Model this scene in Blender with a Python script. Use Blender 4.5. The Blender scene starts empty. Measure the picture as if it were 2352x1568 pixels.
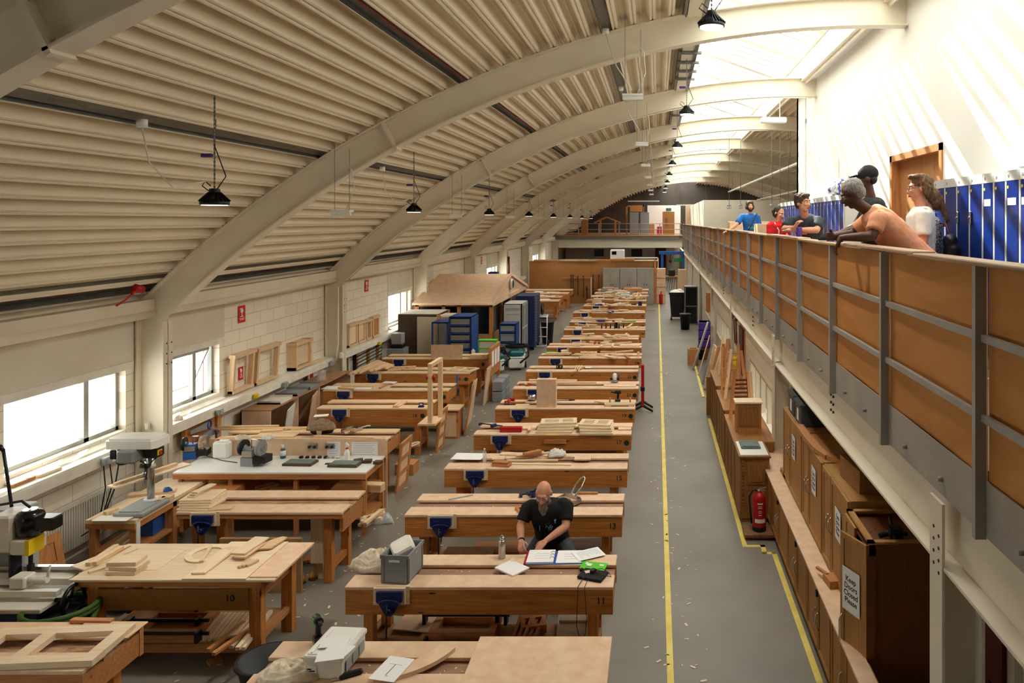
import bpy, bmesh, math, random
from mathutils import Vector, Matrix, Euler
R = math.radians
rnd = random.Random(7)
scene = bpy.context.scene
col = scene.collection
F, H, VX, VY = 1700.0, 4.09, 1508.0, 507.0     # focal length in pixels of the 2352 wide frame, eye height, vanishing point
# ---------------------------------------------------------------- camera
cd = bpy.data.cameras.new('camera'); cam = bpy.data.objects.new('camera', cd); col.objects.link(cam)
cam.location = (0, 0, H); cam.rotation_euler = (R(90), 0, 0)
cd.sensor_width = 36; cd.lens = F/2352*36; cd.shift_x = -(VX-1176)/2352; cd.shift_y = -(784-VY)/2352
cd.clip_start = .05; cd.clip_end = 300
scene.camera = cam
# ---------------------------------------------------------------- sky, sun, exposure
w = bpy.data.worlds.new('sky'); scene.world = w; w.use_nodes = True
bg = w.node_tree.nodes['Background']; bg.inputs[0].default_value = (1, .97, .92, 1); bg.inputs[1].default_value = 5.6
sd = bpy.data.lights.new('sun', 'SUN'); sd.energy = 15; sd.angle = R(.6); sd.color = (1, .96, .88)
sun = bpy.data.objects.new('sun', sd); col.objects.link(sun)
sun.rotation_euler = Vector((.42, -1.07, -1)).to_track_quat('-Z', 'Y').to_euler()
scene.view_settings.view_transform = 'Standard'; scene.view_settings.look = 'None'
scene.view_settings.exposure = 0.5; scene.view_settings.gamma = 1; scene.view_settings.use_curve_mapping = False
cy = scene.cycles; cy.max_bounces = 8; cy.diffuse_bounces = 5; cy.glossy_bounces = 3; cy.transparent_max_bounces = 12
cy.transmission_bounces = 4; cy.sample_clamp_indirect = 8; cy.caustics_reflective = False; cy.caustics_refractive = False
cy.use_denoising = True
LAMP_W = 22.0
# ---------------------------------------------------------------- pixel <-> place
def pz(px, py, z):
    Y = F*(H-z)/(py-VY); return ((px-VX)*Y/F, Y)
def px_(px, py, x):
    Y = F*x/(px-VX); return (Y, H-(py-VY)*Y/F)
def py_(px, py, y):
    return ((px-VX)*y/F, H-(py-VY)*y/F)
# ---------------------------------------------------------------- materials
def C(h, a=1):
    def f(c):
        c /= 255; return c/12.92 if c <= .04045 else ((c+.055)/1.055)**2.4
    return (f(int(h[0:2], 16)), f(int(h[2:4], 16)), f(int(h[4:6], 16)), a)
MT = {}
def mat(name, c1, c2=None, scale=(6, 6, 6), rough=.65, metal=0, bump=0, detail=4, lo=.35, hi=.65, emit=None, spec=.4, alpha=None, dist=0, knots=None, rand=.0, bscale=None):
    m = bpy.data.materials.new(name); m.use_nodes = True; nt = m.node_tree; n = nt.nodes; L = nt.links
    b = n['Principled BSDF']; b.inputs['Roughness'].default_value = rough; b.inputs['Metallic'].default_value = metal
    b.inputs['Specular IOR Level'].default_value = spec
    b.inputs['Base Color'].default_value = C(c1)
    out = None
    if c2 or bump or knots:
        tc = n.new('ShaderNodeTexCoord'); mp = n.new('ShaderNodeMapping'); mp.inputs['Scale'].default_value = scale
        oi = n.new('ShaderNodeObjectInfo'); va = n.new('ShaderNodeVectorMath'); va.operation = 'ADD'
        mu = n.new('ShaderNodeMath'); mu.operation = 'MULTIPLY'; mu.inputs[1].default_value = 37.0
        L.new(oi.outputs['Random'], mu.inputs[0]); L.new(tc.outputs['Object'], va.inputs[0]); L.new(mu.outputs[0], va.inputs[1])
        L.new(va.outputs[0], mp.inputs[0])
        no = n.new('ShaderNodeTexNoise'); no.inputs['Scale'].default_value = 1; no.inputs['Detail'].default_value = detail
        no.inputs['Distortion'].default_value = dist; L.new(mp.outputs[0], no.inputs['Vector'])
        if c2:
            cr = n.new('ShaderNodeValToRGB'); cr.color_ramp.elements[0].position = lo; cr.color_ramp.elements[1].position = hi
            cr.color_ramp.elements[0].color = C(c1); cr.color_ramp.elements[1].color = C(c2); L.new(no.outputs['Fac'], cr.inputs[0])
            out = cr.outputs[0]
            if knots:
                vo = n.new('ShaderNodeTexVoronoi'); vo.inputs['Scale'].default_value = 1; mp2 = n.new('ShaderNodeMapping'); mp2.inputs['Scale'].default_value = knots[1]
                L.new(va.outputs[0], mp2.inputs[0]); L.new(mp2.outputs[0], vo.inputs['Vector'])
                c3 = n.new('ShaderNodeValToRGB'); c3.color_ramp.elements[0].position = .05; c3.color_ramp.elements[1].position = .12
                c3.color_ramp.elements[0].color = (1, 1, 1, 1); c3.color_ramp.elements[1].color = (0, 0, 0, 1); L.new(vo.outputs['Distance'], c3.inputs[0])
                mx = n.new('ShaderNodeMixRGB'); L.new(c3.outputs[0], mx.inputs[0]); L.new(out, mx.inputs[1]); mx.inputs[2].default_value = C(knots[0]); out = mx.outputs[0]
            if rand:
                hv = n.new('ShaderNodeHueSaturation'); mr = n.new('ShaderNodeMapRange'); mr.inputs[3].default_value = 1-rand; mr.inputs[4].default_value = 1+rand
                L.new(oi.outputs['Random'], mr.inputs[0]); L.new(mr.outputs[0], hv.inputs['Value']); L.new(out, hv.inputs['Color']); out = hv.outputs[0]
            L.new(out, b.inputs['Base Color'])
        if bump:
            bp = n.new('ShaderNodeBump'); bp.inputs['Strength'].default_value = bump; bp.inputs['Distance'].default_value = .01
            src = no
            if bscale:
                src = n.new('ShaderNodeTexNoise'); src.inputs['Scale'].default_value = bscale; L.new(tc.outputs['Object'], src.inputs['Vector'])
            L.new(src.outputs['Fac'], bp.inputs['Height']); L.new(bp.outputs[0], b.inputs['Normal'])
    if emit:
        b.inputs['Emission Color'].default_value = C(emit[0]); b.inputs['Emission Strength'].default_value = emit[1]
    if alpha is not None: b.inputs['Alpha'].default_value = alpha
    MT[name] = m; return m
def wood(name, c1, c2, axis, k='7a4a26', rough=.55, sc=1, rand=.08, kn=True, **kw):
    s = [38*sc]*3; s['xyz'.index(axis)] = 2.2*sc
    ks = [9*sc]*3; ks['xyz'.index(axis)] = 2.5*sc
    return mat(name, c1, c2, tuple(s), rough, dist=1.2, lo=.3, hi=.72, knots=(k, tuple(ks)) if kn else None, rand=rand, **kw)
for ax in 'xyz':
    wood('amber_'+ax, 'cf8a45', 'a4602a', ax, '4a2410')
    wood('pine_'+ax, 'eccfaa', 'dbb488', ax, 'a5683a')
    wood('redpine_'+ax, 'c98d58', 'ab6c3a', ax, '7d4522')
    wood('birch_'+ax, 'efdcc0', 'dfc49e', ax, kn=False)
    wood('cab_'+ax, 'bb8a50', 'a4743e', ax, kn=False, sc=.7)
    wood('oak_'+ax, 'a5743f', '855729', ax, kn=False)
    wood('darkwood_'+ax, '5e4330', '3e2b1f', ax, kn=False)
mat('mdf', 'e7c8aa', 'dcb896', (9, 9, 9), .8, rand=.05)
mat('mdf_dark', 'b38a62', 'a27a55', (7, 7, 7), .8, rand=.06)
mat('mdf_edge', '8d6544', '7a5437', (20, 20, 20), .8)
mat('well', 'b08a70', '8f6f5b', (3, 26, 30), .85, detail=8, lo=.3, hi=.7)
mat('well_worn', 'c9a888', '96694a', (3, 14, 30), .85, detail=8, dist=1.5)
mat('board10', '9c6c31', '8a5c28', (60, 60, 60), .7)
mat('panel_ply', 'c98b4a', 'b87a3a', (1.2, 1.2, 5), .6, dist=.6, rand=.06)
mat('screen_mdf', 'a9753f', '98662f', (.5, .5, .6), .7)
mat('rail_ply', 'c9ae93', '9b7a5c', (3, 1, 60), .6)
mat('steel_cream', 'eae1cf', 'e2d8c4', (1.5, 1.5, 1.5), .5)
mat('deck_cream', 'f3e8d3', rough=.5)
mat('deck_shadow', 'c4b69e', 'b8aa93', (4, .6, 4), .6)
mat('galv', '86857f', '74736f', (30, 6, 30), .45, metal=.6)
mat('rail_grey', 'a4a19b', '99958f', (3, 3, 3), .5)
mat('fascia', 'aaa49b', '9c968e', (2, 2, 2), .55)
mat('concrete', '857e74', '736c62', (1.1, 1.1, 1.1), .5, detail=10, lo=.25, hi=.75, bump=.05)
mat('white_wall', 'f4f2ee', 'eeebe5', (1, 1, 1), .8)
mat('cream_panel', 'e0d8c8', 'd6cdbc', (1.2, 1.2, 1.2), .7)
mat('end_wall', '453f37', '39342e', (1, 1, 1), .9)
mat('tape', 'ecd672', 'dec65c', (4, 4, 4), .6)
mat('alu', 'b7b7b4', rough=.4, metal=.5)
mat('grey_frame', '9a9a98', rough=.45)
mat('white_plastic', 'eeeeea', rough=.35)
mat('white_paint', 'ece8de', 'e0dbd0', (5, 5, 5), .5)
mat('box_grey', '9ba0a0', rough=.5)
mat('dark_box', '3a4345', rough=.4)
mat('black', '17171a', rough=.45)
mat('black_soft', '1b1c1e', '141416', (30, 30, 30), .85)
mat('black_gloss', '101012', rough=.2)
mat('iron', '34353a', rough=.4, metal=.7)
mat('steel', 'b9b8b4', rough=.28, metal=.9)
mat('chrome', 'cfcfcf', rough=.15, metal=1)
mat('vise_blue', '1d2c66', '16235a', (20, 20, 20), .35)
mat('blue', '1f5ba8', rough=.4)
mat('cabinet_blue', '14468c', rough=.4)
mat('navy', '1d2f5a', rough=.5)
mat('drawer_grey', '8b8f93', rough=.5)
mat('locker_blue', '10338a', '0c2a74', (2, 2, 1.2), .22, spec=.6)
mat('locker_frame', 'cfd0cc', rough=.4)
mat('red', 'b3161b', rough=.35)
mat('sign_red', 'd01f26', rough=.5)
mat('orange', 'e0662a', rough=.5)
mat('yellow', 'e8c81c', rough=.5)
mat('green', '3fae2c', rough=.5)
mat('bright_green', '57c71e', rough=.5)
mat('dark_green', '18352a', rough=.6)
mat('sign_green', '1f7a53', rough=.5)
mat('teal', '12666a', rough=.4)
mat('purple', '4b2d8c', rough=.4)
mat('paper', 'f2f1f2', rough=.9)
mat('ink', '33333a', rough=.9)
mat('cloth', 'e4d8c2', 'cfc0a6', (25, 25, 25), .95, bump=.4)
mat('taupe_cloth', 'a08a72', '8a745e', (25, 25, 25), .95, bump=.4)
mat('boot', 'b57b37', '8e5a24', (14, 14, 14), .8)
mat('hose_green', '3c5a22', rough=.6)
mat('stone_grey', '5d6a62', '74857c', (6, 30, 6), .6)
mat('brown_lock', '55463a', rough=.5)
mat('maroon', '4a120e', rough=.5)
mat('brick', 'a8533c', '8b3f2f', (9, 9, 30), .9)
mat('white_rad', 'ddd8cb', rough=.45)
mat('bag', '131316', rough=.35)
mat('poly', 'e9edef', rough=.2, alpha=.55)
mat('clearplastic', 'dfe9ec', rough=.1, alpha=.35)
mat('lens_on', 'fff4e0', rough=.3, emit=('fff0d8', 14))
mat('lens_dim', 'fff4e0', rough=.3, emit=('fff0d8', 3))
mat('tube_white', 'f4f4f0', rough=.4)
mat('skin_light', 'd79c80', 'cf8f73', (10, 10, 10), .55)
mat('skin_dark', '5b3a2a', '4c2f22', (10, 10, 10), .5)
mat('skin_brown', '6b4632', '5b3a2a', (10, 10, 10), .5)
mat('lips', 'a65a50', rough=.5)
mat('lips_dark', '4a2a22', rough=.5)
mat('eye_white', 'e9e6e0', rough=.2)
mat('eye_dark', '1d1410', rough=.2)
mat('hair_brown', '5b4432', '3c2b1f', (60, 60, 18), .7, bump=.8)
mat('hair_light', '7e5e40', '553c28', (60, 60, 18), .7, bump=.8)
mat('hair_dark', '231b17', '17110e', (60, 60, 18), .6, bump=.8)
mat('hair_grey', 'a3a09d', '7a7774', (70, 70, 40), .9, bump=.8)
mat('beard_grey', '8a7b6b', '6a5c4e', (70, 70, 20), .9, bump=.8)
mat('tee_black', '131316', '1a1a1d', (8, 8, 8), .9, bump=.2, bscale=7)
mat('tee_blue', '1f63b0', '1b59a2', (8, 8, 8), .9, bump=.2, bscale=7)
mat('tee_red', 'c4141c', 'b21018', (8, 8, 8), .9, bump=.2, bscale=7)
mat('tee_grey', '3b4047', '343940', (8, 8, 8), .9, bump=.2, bscale=7)
mat('tee_orange', 'dc9a78', 'd28e6b', (8, 8, 8), .9, bump=.25, bscale=7)
mat('tee_white', 'e8e6e1', 'dedcd7', (8, 8, 8), .9, bump=.2, bscale=7)
mat('jacket_black', '1c1c1f', '232326', (20, 20, 20), .8, bump=.4, bscale=12)
mat('dotted', '26242a', 'd9d5dc', (95, 95, 95), .9, detail=1, lo=.5, hi=.53)
mat('jeans', '43474c', '383b40', (20, 20, 20), .9)
mat('khaki', '6d6250', '5d5344', (20, 20, 20), .9)
def m_block():
    m = mat('block', 'f2eadb', 'dcd2bf', (1, 1, 1), .75); nt = m.node_tree; n = nt.nodes; L = nt.links
    tc = n.new('ShaderNodeTexCoord'); sp = n.new('ShaderNodeSeparateXYZ'); cb = n.new('ShaderNodeCombineXYZ')
    L.new(tc.outputs['Object'], sp.inputs[0]); L.new(sp.outputs['Y'], cb.inputs['X']); L.new(sp.outputs['Z'], cb.inputs['Y'])
    br = n.new('ShaderNodeTexBrick'); br.inputs['Scale'].default_value = 1; br.inputs['Brick Width'].default_value = .45; br.inputs['Row Height'].default_value = .225
    br.inputs['Mortar Size'].default_value = .006; br.inputs['Color1'].default_value = C('f2eadb'); br.inputs['Color2'].default_value = C('ebe2d0'); br.inputs['Mortar'].default_value = C('cfc4b0')
    L.new(cb.outputs[0], br.inputs['Vector']); L.new(br.outputs['Color'], n['Principled BSDF'].inputs['Base Color'])
    bp = n.new('ShaderNodeBump'); bp.inputs['Strength'].default_value = .4; bp.inputs['Distance'].default_value = .01; bp.invert = True
    L.new(br.outputs['Fac'], bp.inputs['Height']); L.new(bp.outputs[0], n['Principled BSDF'].inputs['Normal'])
m_block()
def m_glass():
    m = bpy.data.materials.new('glass'); m.use_nodes = True; nt = m.node_tree; n = nt.nodes; n.remove(n['Principled BSDF'])
    t = n.new('ShaderNodeBsdfTransparent'); t.inputs[0].default_value = (.93, .96, .95, 1); g = n.new('ShaderNodeBsdfGlossy'); g.inputs['Roughness'].default_value = .03
    mx = n.new('ShaderNodeMixShader'); mx.inputs[0].default_value = .05
    nt.links.new(t.outputs[0], mx.inputs[1]); nt.links.new(g.outputs[0], mx.inputs[2]); nt.links.new(mx.outputs[0], n['Material Output'].inputs[0]); MT['glass'] = m
m_glass()
# ---------------------------------------------------------------- mesh building
class MB:
    def __init__(s): s.v = []; s.f = []; s.mi = []; s.m = 0; s.sm = []
    def add(s, vs, fs, M=None, smooth=False):
        b = len(s.v); s.v += [tuple(M @ Vector(p)) if M else tuple(p) for p in vs]
        s.f += [[b+i for i in f] for f in fs]; s.mi += [s.m]*len(fs); s.sm += [smooth]*len(fs); return s
    def box(s, x0, x1, y0, y1, z0, z1, M=None, bev=0):
        if bev:
            b = bev; P = []
            for (dx, dy, dz) in ((b, b, 0), (0, b, b), (b, 0, b)):
                pass
            prof = [(x0, y0+b), (x0+b, y0), (x1-b, y0), (x1, y0+b), (x1, y1-b), (x1-b, y1), (x0+b, y1), (x0, y1-b)]
            cx, cyy = (x0+x1)/2, (y0+y1)/2
            def ring(k, z): return [(x+(b*k if x < cx else -b*k), y+(b*k if y < cyy else -b*k), z) for x, y in prof]
            vs = ring(.7, z0)+ring(0, z0+b)+ring(0, z1-b)+ring(.7, z1)
            fs = [list(range(7, -1, -1)), list(range(24, 32))]
            for r in range(3):
                for i in range(8): j = (i+1) % 8; fs.append([r*8+i, r*8+j, r*8+8+j, r*8+8+i])
            return s.add(vs, fs, M)
        vs = [(x0, y0, z0), (x1, y0, z0), (x1, y1, z0), (x0, y1, z0), (x0, y0, z1), (x1, y0, z1), (x1, y1, z1), (x0, y1, z1)]
        return s.add(vs, [[3, 2, 1, 0], [4, 5, 6, 7], [0, 1, 5, 4], [1, 2, 6, 5], [2, 3, 7, 6], [3, 0, 4, 7]], M)
    def cbox(s, c, d, M=None, bev=0):
        return s.box(c[0]-d[0]/2, c[0]+d[0]/2, c[1]-d[1]/2, c[1]+d[1]/2, c[2]-d[2]/2, c[2]+d[2]/2, M, bev)
    def bar(s, p0, p1, w, h, up=(0, 0, 1), bev=0):
        p0 = Vector(p0); p1 = Vector(p1); d = p1-p0; L = d.length; x = d.normalized(); u = Vector(up)
        if abs(x.dot(u)) > .98: u = Vector((0, 1, 0))
        y = u.cross(x).normalized(); z = x.cross(y)
        M = Matrix((x, y, z)).transposed().to_4x4(); M.translation = (p0+p1)/2
        return s.box(-L/2, L/2, -w/2, w/2, -h/2, h/2, M, bev)
    def tube(s, pts, r, n=10, cap=True, smooth=True):
        pts = [Vector(p) for p in pts]; rs = r if isinstance(r, (list, tuple)) else [r]*len(pts)
        vs = []; fs = []; nrm = None
        for i, p in enumerate(pts):
            t = (pts[min(i+1, len(pts)-1)]-pts[max(i-1, 0)]).normalized()
            if nrm is None:
                nrm = t.orthogonal().normalized()
            else:
                nrm = (nrm-t*nrm.dot(t)); nrm = nrm.normalized() if nrm.length > 1e-6 else t.orthogonal().normalized()
            b = t.cross(nrm)
            for k in range(n):
                a = 2*math.pi*k/n; vs.append(p+(nrm*math.cos(a)+b*math.sin(a))*rs[i])
        for i in range(len(pts)-1):
            for k in range(n): j = (k+1) % n; fs.append([i*n+k, i*n+j, i*n+n+j, i*n+n+k])
        s.add(vs, fs, None, smooth)
        if cap:
            m = len(vs); b = len(s.v)-m
            s.f += [[b+k for k in range(n-1, -1, -1)], [b+m-n+k for k in range(n)]]; s.mi += [s.m]*2; s.sm += [False]*2
        return s
    def cyl(s, c, r, h, n=16, axis='z', r2=None, smooth=True):
        c = Vector(c); d = {'x': Vector((1, 0, 0)), 'y': Vector((0, 1, 0)), 'z': Vector((0, 0, 1))}[axis]
        return s.tube([c, c+d*h], [r, r if r2 is None else r2], n, True, smooth)
    def lathe(s, prof, c=(0, 0, 0), n=20, M=None, smooth=True):
        vs = []; fs = []
        for r, z in prof:
            for k in range(n): a = 2*math.pi*k/n; vs.append((c[0]+r*math.cos(a), c[1]+r*math.sin(a), c[2]+z))
        for i in range(len(prof)-1):
            for k in range(n): j = (k+1) % n; fs.append([i*n+k, i*n+j, i*n+n+j, i*n+n+k])
        s.add(vs, fs, M, smooth); b = len(s.v)-len(vs); m = len(vs)
        s.f += [[b+k for k in range(n-1, -1, -1)], [b+m-n+k for k in range(n)]]; s.mi += [s.m]*2; s.sm += [False]*2
        return s
    def prism(s, poly, z0, z1, M=None):
        n = len(poly); vs = [(x, y, z0) for x, y in poly]+[(x, y, z1) for x, y in poly]
        ar = sum(poly[i][0]*poly[(i+1) % n][1]-poly[(i+1) % n][0]*poly[i][1] for i in range(n))
        fs = [list(range(n-1, -1, -1)), list(range(n, 2*n))]+[[i, (i+1) % n, n+(i+1) % n, n+i] for i in range(n)]
        if ar < 0: fs = [f[::-1] for f in fs]
        return s.add(vs, fs, M)
    def ell(s, c, r, n=14, m=9, M=None):
        vs = [(c[0], c[1], c[2]-r[2])]; fs = []
        for i in range(1, m):
            t = math.pi*i/m-math.pi/2
            for k in range(n): a = 2*math.pi*k/n; vs.append((c[0]+r[0]*math.cos(t)*math.cos(a), c[1]+r[1]*math.cos(t)*math.sin(a), c[2]+r[2]*math.sin(t)))
        vs.append((c[0], c[1], c[2]+r[2]))
        for k in range(n): fs.append([0, 1+(k+1) % n, 1+k])
        for i in range(m-2):
            for k in range(n): j = (k+1) % n; fs.append([1+i*n+k, 1+i*n+j, 1+i*n+n+j, 1+i*n+n+k])
        b = 1+(m-2)*n
        for k in range(n): fs.append([b+k, b+(k+1) % n, len(vs)-1])
        return s.add(vs, fs, M, True)
    def mesh(s, name):
        me = bpy.data.meshes.new(name); me.from_pydata(s.v, [], s.f); me.polygons.foreach_set('material_index', s.mi); me.polygons.foreach_set('use_smooth', s.sm); me.update(); return me
def link(name, me, mats, parent=None, loc=(0, 0, 0), rot=None):
    if isinstance(mats, str): mats = [mats]
    for m in mats: me.materials.append(MT[m])
    o = bpy.data.objects.new(name, me); col.objects.link(o); o.parent = parent; o.location = loc
    if rot: o.rotation_euler = rot
    return o
def part(name, mb, mats, parent=None, loc=(0, 0, 0), rot=None): return link(name, mb.mesh(name), mats, parent, loc, rot)
def tag(o, label, cat, group=None, kind=None):
    o['label'] = label; o['category'] = cat
    if group: o['group'] = group
    if kind: o['kind'] = kind
    return o
def thing(name, label, cat, loc=(0, 0, 0), rz=0, group=None, rot=None):
    o = bpy.data.objects.new(name, None); col.objects.link(o); o.empty_display_size = .1; o.location = loc; o.rotation_euler = rot or (0, 0, rz); return tag(o, label, cat, group)
def solo(name, mb, mats, label, cat, loc=(0, 0, 0), rz=0, group=None, rot=None, kind=None):
    return tag(part(name, mb, mats, None, loc, rot or (0, 0, rz)), label, cat, group, kind)
def struct(name, mb, mats, loc=(0, 0, 0), parent=None):
    o = part(name, mb, mats, parent, loc)
    if parent is None: o['kind'] = 'structure'
    return o
def dup(o, parent=None, loc=None, rz=None, label=None, group=None):
    c = o.copy(); col.objects.link(c); c.parent = parent
    if loc is not None: c.location = loc
    if rz is not None: c.rotation_euler = (0, 0, rz)
    if label: c['label'] = label
    if group: c['group'] = group
    for ch in [x for x in o.children]: dup(ch, c)
    return c
def ev(o):
    dg = bpy.context.evaluated_depsgraph_get(); dg.update(); return bpy.data.meshes.new_from_object(o.evaluated_get(dg))
def text(s, size, name='lettering', ext=.0008, align='CENTER'):
    cu = bpy.data.curves.new('t', 'FONT'); cu.body = s; cu.size = size; cu.extrude = ext; cu.align_x = align; cu.align_y = 'CENTER'; cu.space_line = .95; cu.resolution_u = 3; cu.offset = size*.02
    o = bpy.data.objects.new('t', cu); col.objects.link(o); me = ev(o); bpy.data.objects.remove(o); bpy.data.curves.remove(cu); me.name = name; return me
def blob(name, prims, mats, voxel=.012, smooth=4, parent=None, disp=None):
    mb = MB()
    for p in prims:
        if p[0] == 'c':
            a, b, ra, rb = Vector(p[1]), Vector(p[2]), p[3], p[4]; d = (b-a); L = max(d.length, 1e-5); d = d/L
            pts = []; rs = []
            for t in (-1, -.8, -.45): pts.append(a+d*ra*t); rs.append(ra*math.sqrt(max(0.0004, 1-t*t)))
            n = 5
            for i in range(n+1): pts.append(a+d*L*i/n); rs.append(ra+(rb-ra)*i/n)
            for t in (.45, .8, 1): pts.append(b+d*rb*t); rs.append(rb*math.sqrt(max(0.0004, 1-t*t)))
            mb.tube(pts, rs, 12)
        elif p[0] == 'k':      # flat ended tapered tube
            mb.tube([p[1], (Vector(p[1])+Vector(p[2]))/2, p[2]], [p[3], (p[3]+p[4])/2, p[4]], 14)
        elif p[0] == 'e':
            M = Matrix.Translation(p[1]) @ (Euler(p[3]).to_matrix().to_4x4() if len(p) > 3 else Matrix()); mb.ell((0, 0, 0), p[2], 16, 11, M)
        elif p[0] == 't':      # elliptical torso section loft: list of (centre, half width vector, half depth vector)
            vs = []; fs = []; n = 18; ss = p[1]
            for c, a, b in ss:
                for k in range(n): t = 2*math.pi*k/n; vs.append(Vector(c)+Vector(a)*math.cos(t)+Vector(b)*math.sin(t))
            for i in range(len(ss)-1):
                for k in range(n): j = (k+1) % n; fs.append([i*n+k, i*n+j, i*n+n+j, i*n+n+k])
            fs += [list(range(n-1, -1, -1)), [len(vs)-n+k for k in range(n)]]; mb.add(vs, fs)
    me = mb.mesh(name); o = bpy.data.objects.new(name, me); col.objects.link(o)
    m = o.modifiers.new('r', 'REMESH'); m.mode = 'VOXEL'; m.voxel_size = voxel; m.use_smooth_shade = True
    m = o.modifiers.new('s', 'SMOOTH'); m.factor = .5; m.iterations = smooth
    if disp:
        tx = bpy.data.textures.new('d', 'CLOUDS'); tx.noise_scale = disp[1]; m = o.modifiers.new('d', 'DISPLACE'); m.texture = tx; m.strength = disp[0]; m.mid_level = .5
    me2 = ev(o); bpy.data.objects.remove(o); me2.name = name
    for p in me2.polygons: p.use_smooth = True
    me2.materials.clear()
    return link(name, me2, mats, parent)
def Rz(a): return Matrix.Rotation(a, 4, 'Z')
# ================================================================ THE HALL
CX, CZ, RI, RO = 3.05, -7.15, 13.9, 14.3
XL, XG, YE = -7.1, 3.43, 18.1            # left wall, gallery wall and where the gallery wall ends
YK = [10.15+5.75*k for k in range(-2, 8)]
def arc(r, x): return CZ+math.sqrt(r*r-(x-CX)**2)
ZG = 2.72                                 # gallery floor
m = MB(); m.box(-8, 14, -4, 63, -.15, 0); struct('floor', m, 'concrete')
WIN = [(-1.2, 4.1), (8.05, 9.9), (10.38, 12.02), (19.6, 21.35), (21.85, 23.4), (31.0, 32.95), (33.4, 35.0), (42.5, 44.4), (44.9, 46.6)]
m = MB(); m.box(XL-.25, XL, -4, 63, 0, 1.3); m.box(XL-.25, XL, -4, 63, 2.12, 3.05)
e = -4
for a, b in WIN+[(63, 63)]: m.box(XL-.25, XL, e, a, 1.3, 2.12); e = b
struct('wall_left', m, 'block')
for i, (a, b) in enumerate(WIN, 1):
    m = MB(); f = .05
    for z0, z1 in ((1.3, 1.3+f), (2.12-f, 2.12)): m.box(XL-.17, XL-.1, a, b, z0, z1)
    mul = a+(b-a)*.7
    for y in (a, mul-f*.8, b-f): m.box(XL-.17, XL-.1, y, y+f*(1.6 if y == mul-f*.8 else 1), 1.3, 2.12)
    o = struct('window_%d' % i, m, 'grey_frame')
    m = MB(); m.box(XL-.14, XL-.13, a+.04, b-.04, 1.34, 2.09); part('pane', m, 'glass', o)
    m = MB(); m.add([(XL-.1, a, 1.3), (XL+.1, a, 1.22), (XL+.1, b, 1.22), (XL-.1, b, 1.3), (XL-.1, a, 1.27), (XL+.1, a, 1.19), (XL+.1, b, 1.19), (XL-.1, b, 1.27)], [[0, 1, 2, 3], [7, 6, 5, 4], [0, 4, 5, 1], [1, 5, 6, 2], [2, 6, 7, 3], [3, 7, 4, 0]])
    part('sill', m, 'white_paint', o)
    if i == 3:
        m = MB(); Mx = Matrix.Translation((XL-.1, 0, 2.06)) @ Matrix.Rotation(R(24), 4, 'Y')
        for z0, z1 in ((-.66, -.62), (-.03, 0)): m.box(-.02, .02, a+.06, mul+.36, z0, z1, Mx)
        for y in (a+.06, mul+.33): m.box(-.02, .02, y, y+.035, -.66, 0, Mx)
        part('open_sash', m, 'grey_frame', o)
    m = MB(); m.box(XL-.0, XL+.035, a-.08, b+.1, 2.1, 2.2); part('head_trim', m, 'white_paint', o)
    m = MB(); m.box(XL-.0, XL+.012, a-.08, b+.12, 2.2, 2.78); part('upper_panel', m, 'cream_panel', o)
m = MB(); m.box(-7.97, -7.88, 13.0, 14.6, 0, 2.6); solo('brick_pier', m, 'brick', 'red brick pier standing outside beyond the open window', 'pier')
for i in range(len(YK)-1):
    m = MB(); a, b = YK[i]+.12, YK[i+1]-.12
    m.box(XL, XL+.25, a, b, 1.17, 1.2); m.box(XL+.22, XL+.26, a, b, 1.06, 1.17); struct('trim_%d' % (i+1), m, 'white_paint')
# far and back and right walls
m = MB(); m.box(-8, 14, 62.5, 63, 0, 9); struct('wall_end', m, 'end_wall')
m = MB(); m.box(-8, 14, -4.3, -4, 0, 9.2); struct('wall_back', m, 'end_wall')
m = MB(); m.box(13.2, 13.5, -4, 63, 0, 8); struct('wall_far_right', m, 'cream_panel')
m = MB(); DY0, DY1, DZ = 8.86, 10.83, 5.03
m.box(XG, XG+.25, -4, DY0, ZG, 7.2); m.box(XG, XG+.25, DY1, YE, ZG, 7.2); m.box(XG, XG+.25, DY0, DY1, DZ, 7.2); m.box(XG, 13.3, YE-.2, YE, ZG, 7.2)
struct('wall_gallery', m, 'white_wall')
# timber double door in the gallery wall
m = MB(); m.box(XG-.02, XG+.16, DY0, DY0+.09, ZG, DZ); m.box(XG-.02, XG+.16, DY1-.09, DY1, ZG, DZ); m.box(XG-.02, XG+.16, DY0, DY1, DZ-.09, DZ)
o = struct('door_1', m, 'redpine_z')
for y0, y1 in ((DY0+.09, (DY0+DY1)/2-.005), ((DY0+DY1)/2+.005, DY1-.09)):
    m = MB(); m.box(XG+.1, XG+.15, y0, y1, ZG+.01, DZ-.09); part('door_leaf', m, 'redpine_z', o)
def sweep(m, r0, r1, ya, yb, xa, xb, n=56):
    vs = []; a0 = math.asin((xa-CX)/RO); a1 = math.asin((xb-CX)/RO)
    for i in range(n+1):
        a = a0+(a1-a0)*i/n
        for r, y in ((r0, ya), (r1, ya), (r1, yb), (r0, yb)): vs.append((CX+r*math.sin(a), y, CZ+r*math.cos(a)))
    fs = [[0, 1, 2, 3], [4*n+3, 4*n+2, 4*n+1, 4*n]]
    for i in range(n):
        for k in range(4): j = (k+1) % 4; fs.append([i*4+j, i*4+k, i*4+4+k, i*4+4+j])
    m.add(vs, fs, None, False)
SX0, SX1 = -.3, 3.2
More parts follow.
